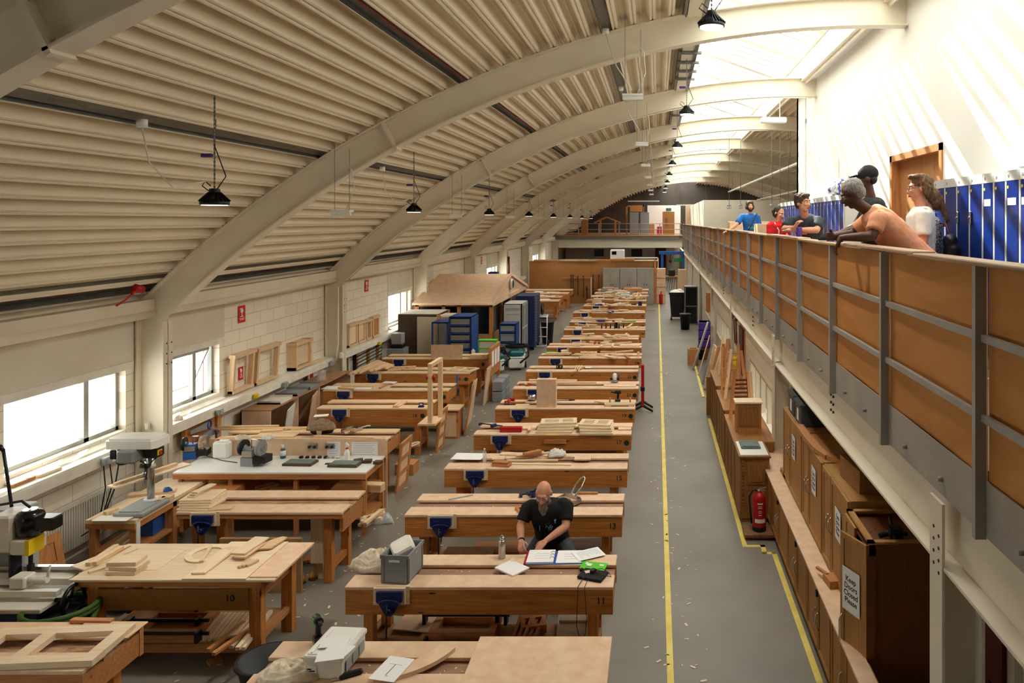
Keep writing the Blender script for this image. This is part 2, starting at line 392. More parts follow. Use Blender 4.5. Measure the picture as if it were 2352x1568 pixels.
# ---- corrugated deck
def deck(name, x0, x1, y0, y1, r0=14.31, dr=.15, pitch=.235):
    a0 = math.asin((x0-CX)/r0); a1 = math.asin((x1-CX)/r0); n = max(1, round((a1-a0)*r0/pitch)); da = (a1-a0)/n
    prof = [(0, 0), (.1, 0), (.13, .018), (.17, .018), (.2, 0), (.3, 0), (.42, dr), (.54, dr), (.58, dr-.015), (.7, dr-.015), (.74, dr), (.88, dr)]
    P = []
    for i in range(n):
        for t, d in prof: P.append((a0+(i+t)*da, r0+d))
    P.append((a1, r0)); m = MB(); vs = []; k = len(P)
    for y in (y0, y1):
        for a, r in P: vs.append((CX+r*math.sin(a), y, CZ+r*math.cos(a)))
    for y in (y0, y1):
        for a, r in P: vs.append((CX+(r0+dr+.06)*math.sin(a), y, CZ+(r0+dr+.06)*math.cos(a)))
    fs = [[i, i+1, k+i+1, k+i] for i in range(k-1)]+[[2*k+i+1, 2*k+i, 3*k+i, 3*k+i+1] for i in range(k-1)]
    m.add(vs, fs)
    return struct(name, m, 'deck_cream')
m = MB(); sweep(m, 14.5, 14.56, -4, 62.5, -7.4, SX0-.02, 40); struct('ceiling_skin', m, 'galv')
BOX0, BOX1 = .42, .68
GAPS = [(-6.93, -6.78), (-4.62, -4.47), (-2.7, -2.56), (-.74, -.6)]
e = -7.25; i = 1
for a, b in GAPS+[(BOX0, BOX0)]:
    if a-e > .2: deck('ceiling_%d' % i, e, a, -4, 62.5); i += 1
    e = b
deck('ceiling_9', 3.3, 13.3, YE, 62.5)
for j, (a, b) in enumerate(GAPS):
    m = MB(); z = arc(14.36, (a+b)/2); an = math.asin(((a+b)/2-CX)/14.36)
    M = Matrix.Translation(((a+b)/2, 0, z)) @ Matrix.Rotation(an, 4, 'Y'); w_ = (b-a)/2/math.cos(an)+.03
    m.box(-w_, w_, -4, 62.5, .05, .1, M); 
    for s_ in (-1, 1): m.box(s_*w_-.006, s_*w_+.006, -4, 62.5, -.03, .1, M)
    if j in (1, 3): m.box(-w_*.8, w_*.8, -4, 62.5, -.01, .02, M)
    solo('roof_trunking', m, 'galv', ['slotted steel trunking strip along the eaves above the windows', 'flat galvanised strip in the ribbed roof beside the dark hanging lamps',
         'dark cable slot in the ribbed roof halfway up the curve', 'galvanised strip in the ribbed roof nearest the skylight'][j], 'trunking')
    if j in (0, 2):
        pts = [Vector((0, y, -.0+.012*math.sin(y*7.3))) for y in [(-4+q*.5) for q in range(134)]]
        m = MB(); m.tube([M @ p for p in pts], .011, 6); solo('red_cable', m, 'red', ['red cable lying in the eaves trunking', '', 'red cable lying in the dark slot halfway up the roof'][j], 'cable')
m = MB(); m.box(XL-.05, XL+.22, -4, 62.5, 2.86, 3.02); m.box(XL, XL+.03, -4, 62.5, 2.78, 2.9); struct('trim_30', m, 'steel_cream')
# ---- rooflight
SX0, SX1 = -.3, 3.2
def zs(x): return 7.66+.36*(SX1-x)
Ms = Matrix.Translation((SX1, 0, 7.66)) @ Matrix.Rotation(math.atan(.36), 4, 'Y'); LS = (SX1-SX0)/math.cos(math.atan(.36))
m = MB(); y = 4.45; q = 0
while y < 50.2:
    wd = .24 if q % 5 == 0 else .085
    m.box(-LS, 0, y-wd/2, y+wd/2, -.02, .05, Ms); y += .48; q += 1
for t in (0, -LS+.05): m.box(t-.05, t, 4.4, 50.4, -.03, .06, Ms)
o = struct('window_20', m, 'white_paint')
m = MB(); m.box(-LS, 0, 4.4, 50.4, .05, .058, Ms); part('rooflight_pane', m, 'glass', o)
m = MB()
m.box(SX0-.1, SX0, -4, 50.5, 7.0, 8.98); m.box(SX1, SX1+.1, -4, 50.5, 7.1, 7.75); m.box(SX0-.1, SX1+.1, 50.4, 50.5, 6.7, 8.98); m.box(SX1+.02, XG+.2, -4, YE, 7.13, 7.2)
o = struct('wall_rooflight', m, 'white_wall')
m = MB(); m.box(SX1-.1, SX1+.02, -4, 50.4, 7.08, 7.11); m.box(SX1-.06, SX1-.04, -4, 50.4, 7.11, 7.2); m.box(SX1-.02, SX1, -4, 50.4, 7.02, 7.1); struct('trim_31', m, 'steel_cream')
m = MB(); zb = arc(14.3, .55)
m.box(BOX0, BOX1-.06, -4, 50.4, zb-.05, zb+.16); o = solo('steel_duct', m, 'steel_cream', 'long rectangular steel duct along the edge of the skylight', 'duct')
m = MB(); m.box(BOX1-.06, BOX1, -4, 50.4, zb-.06, zb+.2); m.box(BOX0-.05, BOX0-.01, -4, 50.4, zb-.05, zb+.2); part('side_channel', m, 'galv', o)
for yb in [11.4+.75*i for i in range(5)]+[17.2, 18.2, 19.4, 23, 24.4, 29]:
    m = MB(); m.box(BOX0-.06, BOX1+.06, yb, yb+.06, zb-.1, zb-.06); part('bracket', m, 'galv', o)
m = MB(); m.box(-LS, 0, -4, 4.4, 0, .06, Ms); struct('ceiling_cap', m, 'deck_cream')  # added slab out of view, closes the near rooflight to darken that end
# ---- portal frames
ORD = ['', 'nearest arched cream roof frame, cut off by the top corner of the view', 'big arched cream roof frame sweeping across the whole view', 'second complete arched roof frame, one behind the biggest', 'third complete arched roof frame from the camera', 'fourth complete arched roof frame from the camera',
       'fifth complete arched roof frame from the camera', 'sixth complete arched roof frame from the camera', 'seventh complete arched roof frame from the camera', 'farthest arched roof frame, at the far mezzanine']
for k, Y in enumerate(YK):
    if k == 0: continue
    xb = XG if Y < YE else 13.0
    t = thing('arched_roof_frame', ORD[k], 'roof frame', (XL+.2, Y, 0)); inv = (-XL-.2, -Y, 0)
    m = MB(); sweep(m, RI+.02, RO-.02, Y-.008, Y+.008, -7.08, xb); part('beam_web', m, 'steel_cream', t, inv)
    m = MB(); sweep(m, RO-.02, RO, Y-.1, Y+.1, -7.08, xb); part('top_flange', m, 'steel_cream', t, inv)
    m = MB(); sweep(m, RI, RI+.02, Y-.1, Y+.1, -6.66, xb); part('bottom_flange', m, 'steel_cream', t, inv)
    for sx, a in ((-1, math.asin((-3.55-CX)/RI)),)+(((1, math.asin((9.65-CX)/RI)),) if xb > 5 else ()):
        m = MB(); M = Matrix.Translation((CX, Y, CZ)) @ Matrix.Rotation(a, 4, 'Y'); m.box(-.02, .02, -.1, .1, RI-.03, RO, M)
        for zz in (RI+.07, RO-.07):
            for yy in (-.05, .05): m.box(-.05, .05, yy-.009, yy+.009, zz-.009, zz+.009, M)
        part('splice_plate', m, 'steel_cream', t, inv)
    for sx in (-1,)+((1,) if xb > 5 else ()):
        m = MB(); xi = -6.7 if sx < 0 else 12.72; xo = -7.08 if sx < 0 else 13.1; zt = 2.72
        m.box(min(xi, xi-sx*-.02), max(xi, xi-sx*-.02), Y-.1, Y+.1, 0, zt); m.box(min(xi, xo), max(xi, xo), Y-.005, Y+.005, 0, zt+.2); m.box(min(xo, xo+.02*-sx), max(xo, xo+.02*-sx), Y-.1, Y+.1, 0, zt+.14)
        part('column', m, 'steel_cream', t, inv)
    m = MB()
    for zz in (2.42, 2.28, 2.14):
        for yy in (-.055, .05): m.cyl((-6.682, Y+yy, zz), .011, .004, 8, 'x')
    part('bolt_holes', m, 'black', t, inv)
    if k in (3, 4):
        m = MB(); aa = [math.asin((-6.6-CX)/RI)+i*(math.asin((3.3-CX)/RI)-math.asin((-6.6-CX)/RI))/40 for i in range(41)]
        m.tube([(CX+(RI-.03)*math.sin(a), Y-.08, CZ+(RI-.03)*math.cos(a)) for a in aa], .012, 6); part('conduit', m, 'white_paint', t, inv)
for i in range(1, len(YK)-1):
    m = MB(); a, b = YK[i]+.02, YK[i+1]-.02
    m.tube([(-6.9, a, 2.82), (-6.9, b, 2.82)], .055, 16)
    solo('eaves_pipe', m, 'steel_cream', 'round cream pipe under the eaves between the '+['first and second', 'second and third', 'third and fourth', 'fourth and fifth', 'fifth and sixth', 'sixth and seventh', 'seventh and eighth', 'eighth and ninth'][i-1]+' wall columns from the camera', 'pipe', )
# ---- gallery
m = MB(); m.box(1.82, XG+.2, -4, YE, 2.5, ZG); m.box(1.82, 13.2, YE, 50.2, 2.5, ZG); struct('floor_gallery', m, 'concrete')
XP = 1.73
PY = [2.30+1.66*k for k in range(29)]
bal = thing('balustrade', 'gallery balustrade of orange ply panels with grey steel posts and rails', 'balustrade', (XP, 10, ZG)); inv = (-XP, -10, -ZG)
for y in PY:
    m = MB(); m.box(XP-.03, XP+.03, y-.012, y+.03, 2.39, 3.85); m.box(XP+.03, XP+.06, y+.018, y+.03, 2.39, 2.6); part('post', m, 'rail_grey', bal, inv)
PYY = [-3.9, -1.0, .64]+PY
for a, b in zip(PYY, PYY[1:]):
    m = MB(); vs = []; n = 8
    for i in range(n+1):
        t = i/n; y = a+.03+(b-a-.04)*t; x = XP+.045+.018*math.sin(math.pi*t)*(1 if rnd.random() < 2 else 0)
        for xx in (x, x+.012):
            for z in (2.69, 3.845): vs.append((xx, y, z))
    fs = []
    for i in range(n):
        q = i*4; fs += [[q, q+4, q+5, q+1], [q+2, q+3, q+7, q+6], [q+1, q+5, q+7, q+3], [q, q+2, q+6, q+4]]
    fs += [[0, 1, 3, 2], [4*n, 4*n+2, 4*n+3, 4*n+1]]; m.add(vs, fs); part('panel', m, 'panel_ply', bal, inv)
    for z in (3.465, 3.04):
        m = MB(); m.box(XP-.0, XP+.03, a+.03, b-.012, z-.02, z+.02); part('mid_rail', m, 'rail_grey', bal, inv)
ys = [-3.9, -1.2, 1.6, 5.02, 6.98, 9.0, 11.4, 13.8, 16.2, 18.6, 21, 23.5, 26, 28.5, 31, 33.5, 36, 38.5, 41, 43.5, 46, 48.8]
for i, (a, b) in enumerate(zip(ys, ys[1:])):
    m = MB(); zz = 3.85+(.012 if i % 2 else 0); m.box(XP-.035, XP+.12, a-(.12 if i % 2 else 0), b, zz, zz+.026, None, .006); part('cap_rail', m, 'rail_ply', bal, inv)
m = MB(); m.box(XP+.03, XP+.04, -4, 50.2, 2.40, 2.70); fas = solo('fascia_plate', m, 'fascia', 'grey steel edge plate under the orange gallery panels', 'steel plate')
for i in range(30):
    for dy in (.3, .95):
        if i < 14:
            m = MB(); m.cyl((XP, PY[i]+dy+.3, 2.5), .016, .03, 8, 'x'); part('bolt', m, 'rail_grey', fas)
bm_ = thing('gallery_beam', 'long cream steel beam carrying the gallery', 'steel beam', (1.85, 20, 2)); inv = (-1.85, -20, -2)
m = MB(); m.box(1.845, 1.86, -4, 50.2, 2.0, 2.5); part('web', m, 'steel_cream', bm_, inv)
m = MB(); m.box(XP, 1.97, -4, 50.2, 1.98, 2.0); part('bottom_flange', m, 'steel_cream', bm_, inv)
for y in (1.5, 7.75, 14.1, 20.3, 26.6, 33):
    for dy in (-.05, .05):
        for dz in (.12, .2, .28): m = MB(); m.cyl((1.83, y+dy, 2+dz-.02), .014, .02, 8, 'x'); part('bolt', m, 'iron', bm_, inv)
for i, y in enumerate((4.56, 10.95, 17.25, 23.6, 29.9, 36.2, 42.5)):
    m = MB(); m.box(XP-.01, XP+.008, y-.1, y+.1, 0, 2.38 if i == 0 else 2.4); m.box(XP, 1.98, y-.01, y+.01, 0, 1.98); m.box(1.96, 1.98, y-.1, y+.1, 0, 1.98)
    t = solo('gallery_post', m, 'steel_cream', 'cream steel post under the gallery, '+['nearest to the camera', 'beside the fire extinguisher', 'third from the camera', 'fourth from the camera', 'fifth from the camera', 'sixth from the camera', 'farthest'][i], 'post')
    if i < 3:
        m = MB()
        for r in range(4):
            for dy in (-.05, .03): m.cyl((XP-.014, y+dy, 2.2-.075*r-(.03 if dy < 0 else 0)), .011, .004, 8, 'x')
        part('bolt_holes', m, 'black', t)
# walls under the gallery
m = MB(); m.box(2.25, 2.4, -4, 11.0, 0, 2.5); m.box(1.78, 2.4, 10.95, 11.0, 0, 2.0)
struct('wall_right', m, 'cream_panel')
m = MB()
for a, b, z0, z1 in ((11.0, 62.5, 1.45, 1.98), (11.0, 62.5, 0, .75), (11.0, 11.35, .75, 1.45), (14.2, 14.9, .75, 1.45), (15.75, 17.6, .75, 1.45), (22, 23, .75, 1.45), (27, 62.5, .75, 1.45)): m.box(1.79, 1.95, a, b, z0, z1)
struct('wall_right_block', m, 'block')
for i, (a, b) in enumerate(((11.35, 14.2), (17.6, 22), (23, 27)), 10):
    m = MB(); n = round((b-a)/.7)
    for q in range(n+1): yy = a+(b-a)*q/n; m.box(1.8, 1.88, max(a, yy-.03), min(b, yy+.03), .75, 1.45)
    m.box(1.8, 1.88, a, b, 1.4, 1.45); m.box(1.78, 1.88, a, b, .75, .79)
    o = struct('window_%d' % i, m, 'cream_panel'); m = MB(); m.box(1.86, 1.865, a, b, .77, 1.43); part('pane', m, 'glass', o)
m = MB(); m.box(1.77, 1.8, 14.9, 15.75, 0, 1.95); o = struct('door_2', m, 'redpine_z'); m = MB(); m.box(1.74, 1.77, 15.0, 15.65, 0.02, 1.88); part('door_leaf', m, 'maroon', o)
m = MB(); m.box(2.2, 2.25, 4.55, 5.45, 0, 2.0); o = struct('door_3', m, 'cream_panel'); m = MB(); m.box(2.17, 2.2, 4.65, 5.35, .02, 1.95); part('door_leaf', m, 'maroon', o)
m = MB(); m.box(2.16, 2.17, 4.8, 4.83, .9, 1.1); part('door_handle', m, 'iron', o)
# floor tape
def tape(pts, label, w_=.06):
    m = MB()
    for (x0, y0), (x1, y1) in zip(pts, pts[1:]):
        d = Vector((x1-x0, y1-y0)).normalized()*w_/2; m.bar((x0-d.x, y0-d.y, .002), (x1+d.x, y1+d.y, .002), w_, .004)
    solo('floor_tape', m, 'tape', label, 'tape')
tape([(.125, 3.0), (.125, 20), (.122, 36.4)], 'long straight yellow floor line beside the row of benches')
tape([pz(*p, 0) for p in ((1975, 1800), (1883, 1568), (1778, 1270), (1756, 1270), (1752, 1254), (1711, 1254), (1654, 1050), (1629, 962))], 'yellow floor line stepping around the cupboards and fire extinguisher')
tape([pz(*p, 0) for p in ((1630, 912), (1616, 912), (1602, 860), (1592, 824))], 'short yellow floor line around the leaning timber')
# ---- far end: mezzanine and rooms
mz = thing('mezzanine', 'far mezzanine bridge with pale beam and timber edge', 'mezzanine', (-2.5, 50.6, 2.2)); inv = (2.5, -50.6, -2.2)
m = MB(); m.box(-6.9, 1.75, 50.5, 50.7, 2.25, 2.82); part('beam', m, 'steel_cream', mz, inv)
m = MB(); m.box(-6.9, 1.75, 50.3, 50.5, 2.82, 3.05); part('edge_plate', m, 'galv', mz, inv)
m = MB(); m.box(-6.9, 1.75, 50.25, 62.4, 3.05, 3.1); part('deck', m, 'redpine_x', mz, inv)
for i in range(6):
    x = -5.3+1.38*i; m = MB(); m.box(x-.03, x+.03, 50.3, 50.36, 2.95, 3.92); part('post', m, 'rail_grey', mz, inv)
m = MB()
for z in (3.9, 3.5, 3.2): m.tube([(-6.0, 50.33, z), (1.7, 50.33, z)], .022, 8)
part('rail', m, 'rail_grey', mz, inv)
def room(name, x0, x1, y0, y1, z0, z1, mt, label, cat='room'):
    m = MB(); m.box(x0, x1, y0, y1, z0, z1); return solo(name, m, mt, label, cat)
o = room('store_room', -.65, 1.72, 53, 56, 3.1, 5.2, 'white_wall', 'white box room with an oak door on the far mezzanine')
m = MB(); m.box(.45, 1.28, 52.95, 53.0, 3.1, 4.75); d = part('door', m, 'oak_z', o); m = MB(); m.box(.6, .8, 52.93, 52.95, 3.7, 4.3); part('vision_panel', m, 'glass', d)
m = MB(); m.box(.68, 1.05, 52.95, 52.99, 4.82, 5.0); part('exit_sign', m, 'teal', o)
room('board_partition', 1.8, 3.3, 46, 46.1, ZG, 5.05, 'mdf', 'brown board partition at the far end of the gallery', 'partition')
m = MB(); m.box(2.85, 3.15, 45.95, 45.99, 4.6, 4.9); solo('safety_sign', m, 'sign_green', 'small green sign on the brown board partition', 'sign')
m = MB(); m.box(2.25, 9, 33, 33.1, ZG, 5.02); m.box(2.1, 2.25, 33, 46, ZG, 5.02); solo('white_partition', m, 'cream_panel', 'wide off white partition behind the people on the gallery', 'partition')
for x in (-1.9, -1.15):
    m = MB(); m.box(x, x+.62, 52.4, 53, 3.1, 4.7, None, .01); solo('filing_cupboard', m, 'drawer_grey', 'tall grey cupboard on the far mezzanine, '+('left' if x < -1.5 else 'right')+' of the pair beside the white room', 'cupboard')
m = MB(); m.box(-2.2, -2.1, 53, 53.4, 3.1, 5.2); m.box(-2.2, -.9, 53, 53.4, 5.1, 5.2); m.box(-1.9, -.95, 53, 53.1, 4.75, 5.1); m.box(-1.0, -.9, 53, 53.4, 4.7, 5.2); solo('open_doorcase', m, 'redpine_z', 'tall open timber frame standing behind the grey cupboards on the mezzanine', 'frame')
m = MB()
m.bar((-4.4, 52, 3.95), (-3.5, 52, 4.35), .08, .1); m.bar((-3.5, 52, 4.35), (-2.5, 52, 3.95), .08, .1)
for x in (-4, -2.95): m.box(x, x+.12, 51.9, 52.1, 3.1, 4.1)
solo('roof_truss_model', m, 'redpine_x', 'small timber gable frame on the mezzanine floor', 'frame')
m = MB(); m.box(-5.3, -4.85, 52, 52.4, 3.1, 4.55); solo('brown_cupboard', m, 'redpine_z', 'narrow brown cupboard under the last roof arch on the mezzanine', 'cupboard')
m = MB(); m.box(-.5, -.15, 52.9, 53, 3.1, 3.85); solo('notice_board', m, 'redpine_z', 'small framed notice board leaning on the white room', 'board')
m = MB(); m.box(.05, .38, 52.85, 52.95, 3.1, 3.68); solo('red_cabinet', m, 'red', 'small red cabinet beside the oak door on the mezzanine', 'cabinet')
# below the mezzanine
m = MB(); m.box(-6.9, 1.75, 56, 56.1, 0, 3.0); struct('wall_under_mezzanine', m, 'cream_panel')
for x0, x1, mt, lb in ((-4.7, -4.0, 'black_gloss', 'dark hatch under the mezzanine, left of the white machine hood'), (-1.9, -1.1, 'black_gloss', 'dark hatch under the mezzanine, right of the white machine hood'), (-.1, .7, 'maroon', 'red brown door under the mezzanine')):
    m = MB(); m.box(x0, x1, 55.9, 56, .1 if 'door' in lb else 1.4, 2.3 if 'door' in lb else 1.95); solo('hatch' if 'hatch' in lb else 'far_door', m, mt, lb, 'hatch' if 'hatch' in lb else 'door')
m = MB(); m.box(-3.0, -2.1, 48, 49, 0, 2.22, None, .05); o = solo('machine_cabinet', m, 'white_plastic', 'white machine cabinet seen above the brown screen', 'machine'); m = MB(); m.box(-2.9, -2.6, 47.98, 48, 1.9, 2.12); part('window', m, 'black_gloss', o)
t = thing('gantry_crane', 'blue steel gantry crane beyond the brown screen', 'crane', (.35, 46, 0))
m = MB(); m.box(-.08, .08, -.08, .08, 0, 2.0); part('leg', m, 'blue', t); m = MB(); m.box(-.2, 1.35, -.1, .1, 2.0, 2.2); part('beam', m, 'blue', t); m = MB(); m.box(1.25, 1.39, -.08, .08, 0, 2.0); part('leg', m, 'blue', t)
m = MB(); m.tube([(.5, 0, 2.0), (.5, 0, 1.7)], .02, 6); m.ell((.5, 0, 1.6), (.1, .1, .12)); part('hoist', m, 'iron', t)
solo('exit_sign', (lambda q: q.box(1.0, 1.55, 42.3, 42.34, 1.75, 1.97))(MB()), 'sign_green', 'green exit sign hanging at the far end under the gallery', 'sign')
# ================================================================ BENCHES AND FURNITURE
BT = .83
def vise(parent, x, y, s=1.0, cheek='birch_x', sticks=True):
    """blue quick release vice hung on the front apron; y is the apron face"""
    m = MB(); m.box(x-.15*s, x+.13*s, y-.045, y-.02, BT-.14, BT+.005); m.box(x-.13*s, x+.16*s, y-.018, y, BT-.15, BT+.01)
    v = part('vice_cheek', m, cheek, parent)
    m = MB(); M = Matrix.Translation((x, y-.045, 0)) @ Matrix.Rotation(R(90), 4, 'X')
    m.prism([(-.115, BT-.015), (.115, BT-.015), (.115, BT-.1), (.09, BT-.12), (.045, BT-.2), (.02, BT-.225), (-.02, BT-.225), (-.045, BT-.2), (-.09, BT-.12), (-.115, BT-.1)], 0, .03, M)
    m.cyl((x, y-.12, BT-.17), .022, .05, 12, 'y')
    m.tube([(x-.1, y-.08, BT-.11), (x-.05, y-.085, BT-.085), (x, y-.087, BT-.08), (x+.05, y-.085, BT-.085), (x+.1, y-.08, BT-.11)], .008, 6)
    m.box(x-.075, x-.03, y-.082, y-.075, BT-.06, BT-.045); m.box(x+.03, x+.075, y-.082, y-.075, BT-.06, BT-.045)
    b = part('vice', m, 'vise_blue', parent)
    m = MB(); m.tube([(x, y-.125, BT-.02-.15), (x, y-.15, BT-.17)], .012, 8); m.tube([(x+.002, y-.14, BT-.1), (x, y-.14, BT-.4)], .007, 8); m.ell((x, y-.14, BT-.4), (.012, .012, .012), 8, 5)
    part('vice_handle', m, 'iron', b); return b
NUM = {}
def numb(s, x, z, y, parent, size=.085, mt='ink'):
    me = text(s, size, 'bench_number'); o = link('bench_number', me, mt, parent, (x, y, z), (R(90), 0, 0)); return o
def bench(num, x0, x1, y0, label, group=None, depth=.64, vx=.42, number=None, hole=False, legs=True, back=True, mtop='mdf', ap='amber_x', split=True, vice=True, shelf=True, nx=None, tri=False, rz=0):
    L = x1-x0; hx = L/2; D = depth
    t = thing('workbench', label, 'workbench', ((x0+x1)/2, y0+D/2, 0), rz, group); hy = D/2
    m = MB(); m.box(-hx, hx, -hy, -hy+D*.36, BT-.028, BT, None, .004); part('front_worktop', m, mtop, t)
    m = MB(); m.box(-hx, hx, hy-D*.34, hy, BT-.028, BT, None, .004); part('back_worktop', m, mtop, t)
    m = MB(); m.box(-hx+.01, hx-.01, -hy+D*.34, hy-D*.33, BT-.06, BT-.04); part('tool_well', m, 'well' if (num % 4) else 'well_worn', t)
    m = MB(); m.box(-hx+.005, hx-.005, -hy+.01, -hy+.055, BT-.25, BT-.028); part('front_apron', m, ap, t)
    if back: m = MB(); m.box(-hx+.005, hx-.005, hy-.055, hy-.01, BT-.25, BT-.028); part('back_apron', m, ap, t)
    for x in (-hx+.01, hx-.05): m = MB(); m.box(x, x+.04, -hy+.055, hy-.055, BT-.24, BT-.06); part('end_rail', m, ap, t)
    if legs:
        for sx in (-1, 1):
            for sy in (-1, 1):
                m = MB(); cx, cyy = sx*(hx-.19), sy*(hy-.11); m.cbox((cx, cyy, (BT-.06)/2), (.09, .09, BT-.06), None, .004); part('leg', m, 'amber_z', t)
            m = MB(); m.box(sx*(hx-.19)-.03, sx*(hx-.19)+.03, -hy+.15, hy-.15, .12, .19); part('stretcher', m, 'amber_y', t)
        if shelf:
            m = MB(); m.box(-hx+.14, hx-.14, -hy+.1, hy-.1, .19, .205); part('shelf', m, 'mdf_dark', t)
            m = MB(); m.box(-hx+.23, hx-.23, -hy+.08, -hy+.11, .11, .19); part('shelf_rail', m, 'amber_x', t)
    if vice: vise(t, -hx+vx, -hy+.01)
    if number: numb(number, (hx-.11 if nx is None else nx), BT-.13, -hy+.009, t)
    if hole:
        m = MB(); m.cyl((hx-.075, -hy+.004, BT-.135), .04, .012, 20, 'y'); part('dog_hole', m, 'dark_green', t)
    if tri:
        m = MB(); M = Matrix.Translation((hx-.06, -hy+.012, BT-.13)) @ Matrix.Rotation(R(90), 4, 'X'); m.prism([(-.025, -.035), (.025, 0), (-.025, .035)], 0, .006, M); part('arrow_mark', m, 'ink', t)
    return t
BX0, BX1 = -2.80, -.385
ROW = [  # num, x0, x1, y0, number text, hole, arrow
 (9, -2.90, -.385, 5.10, None, 0, 0), (11, -2.78, -.385, 6.59, '11', 0, 0), (13, -2.80, -.38, 8.21, '13', 0, 0), (15, -2.80, -.385, 9.74, '15', 0, 0), (17, -2.80, -.385, 11.31, '17', 1, 0),
 (19, -2.81, -.375, 12.86, '19', 1, 0), (21, -2.80, -.35, 14.40, '21', 1, 0), (23, -2.84, -.40, 16.04, '23', 1, 0), (24, -2.82, -.36, 17.60, '24', 0, 1), (25, -2.84, -.39, 19.10, '25', 0, 0), (26, -2.65, -.50, 20.45, '26', 0, 0),
 (27, -2.79, -.34, 22.2, '27', 0, 1), (28, -2.81, -.36, 23.85, '28', 0, 1), (29, -2.97, -.41, 26.3, '29', 0, 1), (30, -2.82, -.40, 28.4, None, 0, 0), (31, -2.87, -.41, 30.2, None, 0, 0), (32, -2.83, -.4, 31.9, None, 0, 0), (33, -2.8, -.4, 33.4, None, 0, 0), (34, -2.77, -.38, 34.9, None, 0, 0)]
BLB = {9: 'long workbench nearest the camera with a large bare board on its top', 11: 'workbench the bearded man writes at, with a grey open crate', 13: 'nearly clear workbench directly behind the bearded man',
 30: 'unnumbered workbench just behind the one numbered 29', 31: 'workbench with a pile of offcuts, fifth from the brown screen', 32: 'workbench third from the grey cupboards in the aisle side row', 33: 'workbench second from the grey cupboards in the aisle side row', 34: 'last workbench of the aisle side row, touching the grey cupboards'}
BLB[31] = 'workbench fourth from the grey cupboards in the aisle side row'
for n, x0, x1, y0, s, ho, tr in ROW:
    BLB.update({15: 'workbench with a big white sheet and heaped boards behind the bearded man', 17: 'workbench carrying two stacks of pale window frames and a red metal box', 19: 'workbench with a brown board standing upright on it', 21: 'workbench with long battens and a hand router behind the upright board', 23: 'workbench with a small black and yellow charger on it', 24: 'workbench with a green case and an arrow beside its number', 25: 'workbench with red ear defenders between two pale posts', 26: 'short workbench holding red ear defenders and an open box frame', 27: 'workbench with a row of six black planes', 28: 'workbench with a white long board and a purple box under a pale wedge', 29: 'workbench with a purple box among offcuts and a white drawing pad'}); b_ = bench(n, x0, x1, y0, BLB.get(n, 'workbench numbered %s in the aisle side row' % s), depth=.645 if n < 31 else .6, number=s, hole=bool(ho), tri=bool(tr), nx=None if not ho else (x1-x0)/2-.19, vx=.42 if n != 30 else .5)
# wall side row
bench(8, -6.1, -4.16, 5.36, 'wall side workbench at the bottom corner with a glued door frame on it', depth=.66, number=None, vice=False, ap='redpine_x')
b12 = bench(12, -5.38, -3.52, 8.28, 'workbench without a front apron, holding the stack of brown sheets', depth=.68, vx=.33, number=None, ap='redpine_x', shelf=False)
for ch in list(b12.children):
    if ch.name.startswith('front_apron'): bpy.data.objects.remove(ch)
m = MB(); m.box(-.93, .93, -.33, -.29, BT-.075, BT-.028); part('front_rail', m, 'redpine_x', b12)
bench(14, -6.6, -4.02, 11.0, 'workbench behind the sharpening counter with a rucksack on it', depth=.62, vice=False, mtop='pine_x', ap='redpine_x')
bench(16, -5.92, -4.0, 12.88, 'wall side workbench with the square pine gallows clamped to its end', number='16', hole=True, nx=.75, mtop='pine_x')
bench(18, -6.43, -4.02, 14.25, 'workbench in the wall side row with a white drawing sheet on it', number='1', hole=True, nx=.99, mtop='pine_x')
bench(20, -6.48, -4.01, 15.86, 'wall side workbench with a bundle of long battens running to the wall', number='20', hole=True, nx=1.0, mtop='pine_x')
bench(22, -6.5, -4.03, 17.5, 'wall side workbench in front of the steel cupboards', number=None, hole=True, mtop='pine_x')
for y, lb in ((30.1, 'nearest of the four far wall side workbenches'), (31.6, 'second of the four far wall side workbenches'), (33.2, 'third of the four far wall side workbenches'), (34.8, 'farthest wall side workbench, against the brown screen')):
    bench(1, -6.3, -3.98-(.1 if y == 31.6 else 0), y, lb, vice=False, mtop='pine_x')
# bench 10: deep table with MDF apron
t = thing('workbench', 'deep workbench numbered 10 with a wide board front', 'workbench', (-4.4, 7.1, 0))
m = MB(); m.box(-.94, .93, -.38, .38, BT-.02, BT, None, .003); part('worktop', m, 'birch_x', t)
m = MB(); m.box(-.90, .80, -.36, -.32, BT-.075, BT-.02); m.box(-.9, .8, .32, .36, BT-.075, BT-.02); part('top_rail', m, 'amber_x', t)
for x in (-.76, .72):
    for y in (-.32, .26): m = MB(); m.box(x-.055, x+.055, y, y+.09, 0, BT-.02, None, .004); part('leg', m, 'amber_z', t)
    m = MB(); m.box(x-.03, x+.03, -.23, .26, .2, .26); part('end_rail', m, 'redpine_y', t); m = MB(); m.box(x-.03, x+.03, -.23, .26, .6, .68); part('end_rail', m, 'redpine_y', t)
m = MB(); m.box(-.71, .67, -.335, -.32, BT-.3, BT-.105); a = part('apron', m, 'board10', t); numb('10', .5, BT-.19, -.337, t, .085)
m = MB(); m.box(-.75, .72, -.3, .3, .21, .225); part('shelf', m, 'mdf_dark', t); m = MB(); m.box(-.71, .67, -.31, -.28, .13, .21); part('shelf_rail', m, 'redpine_x', t)
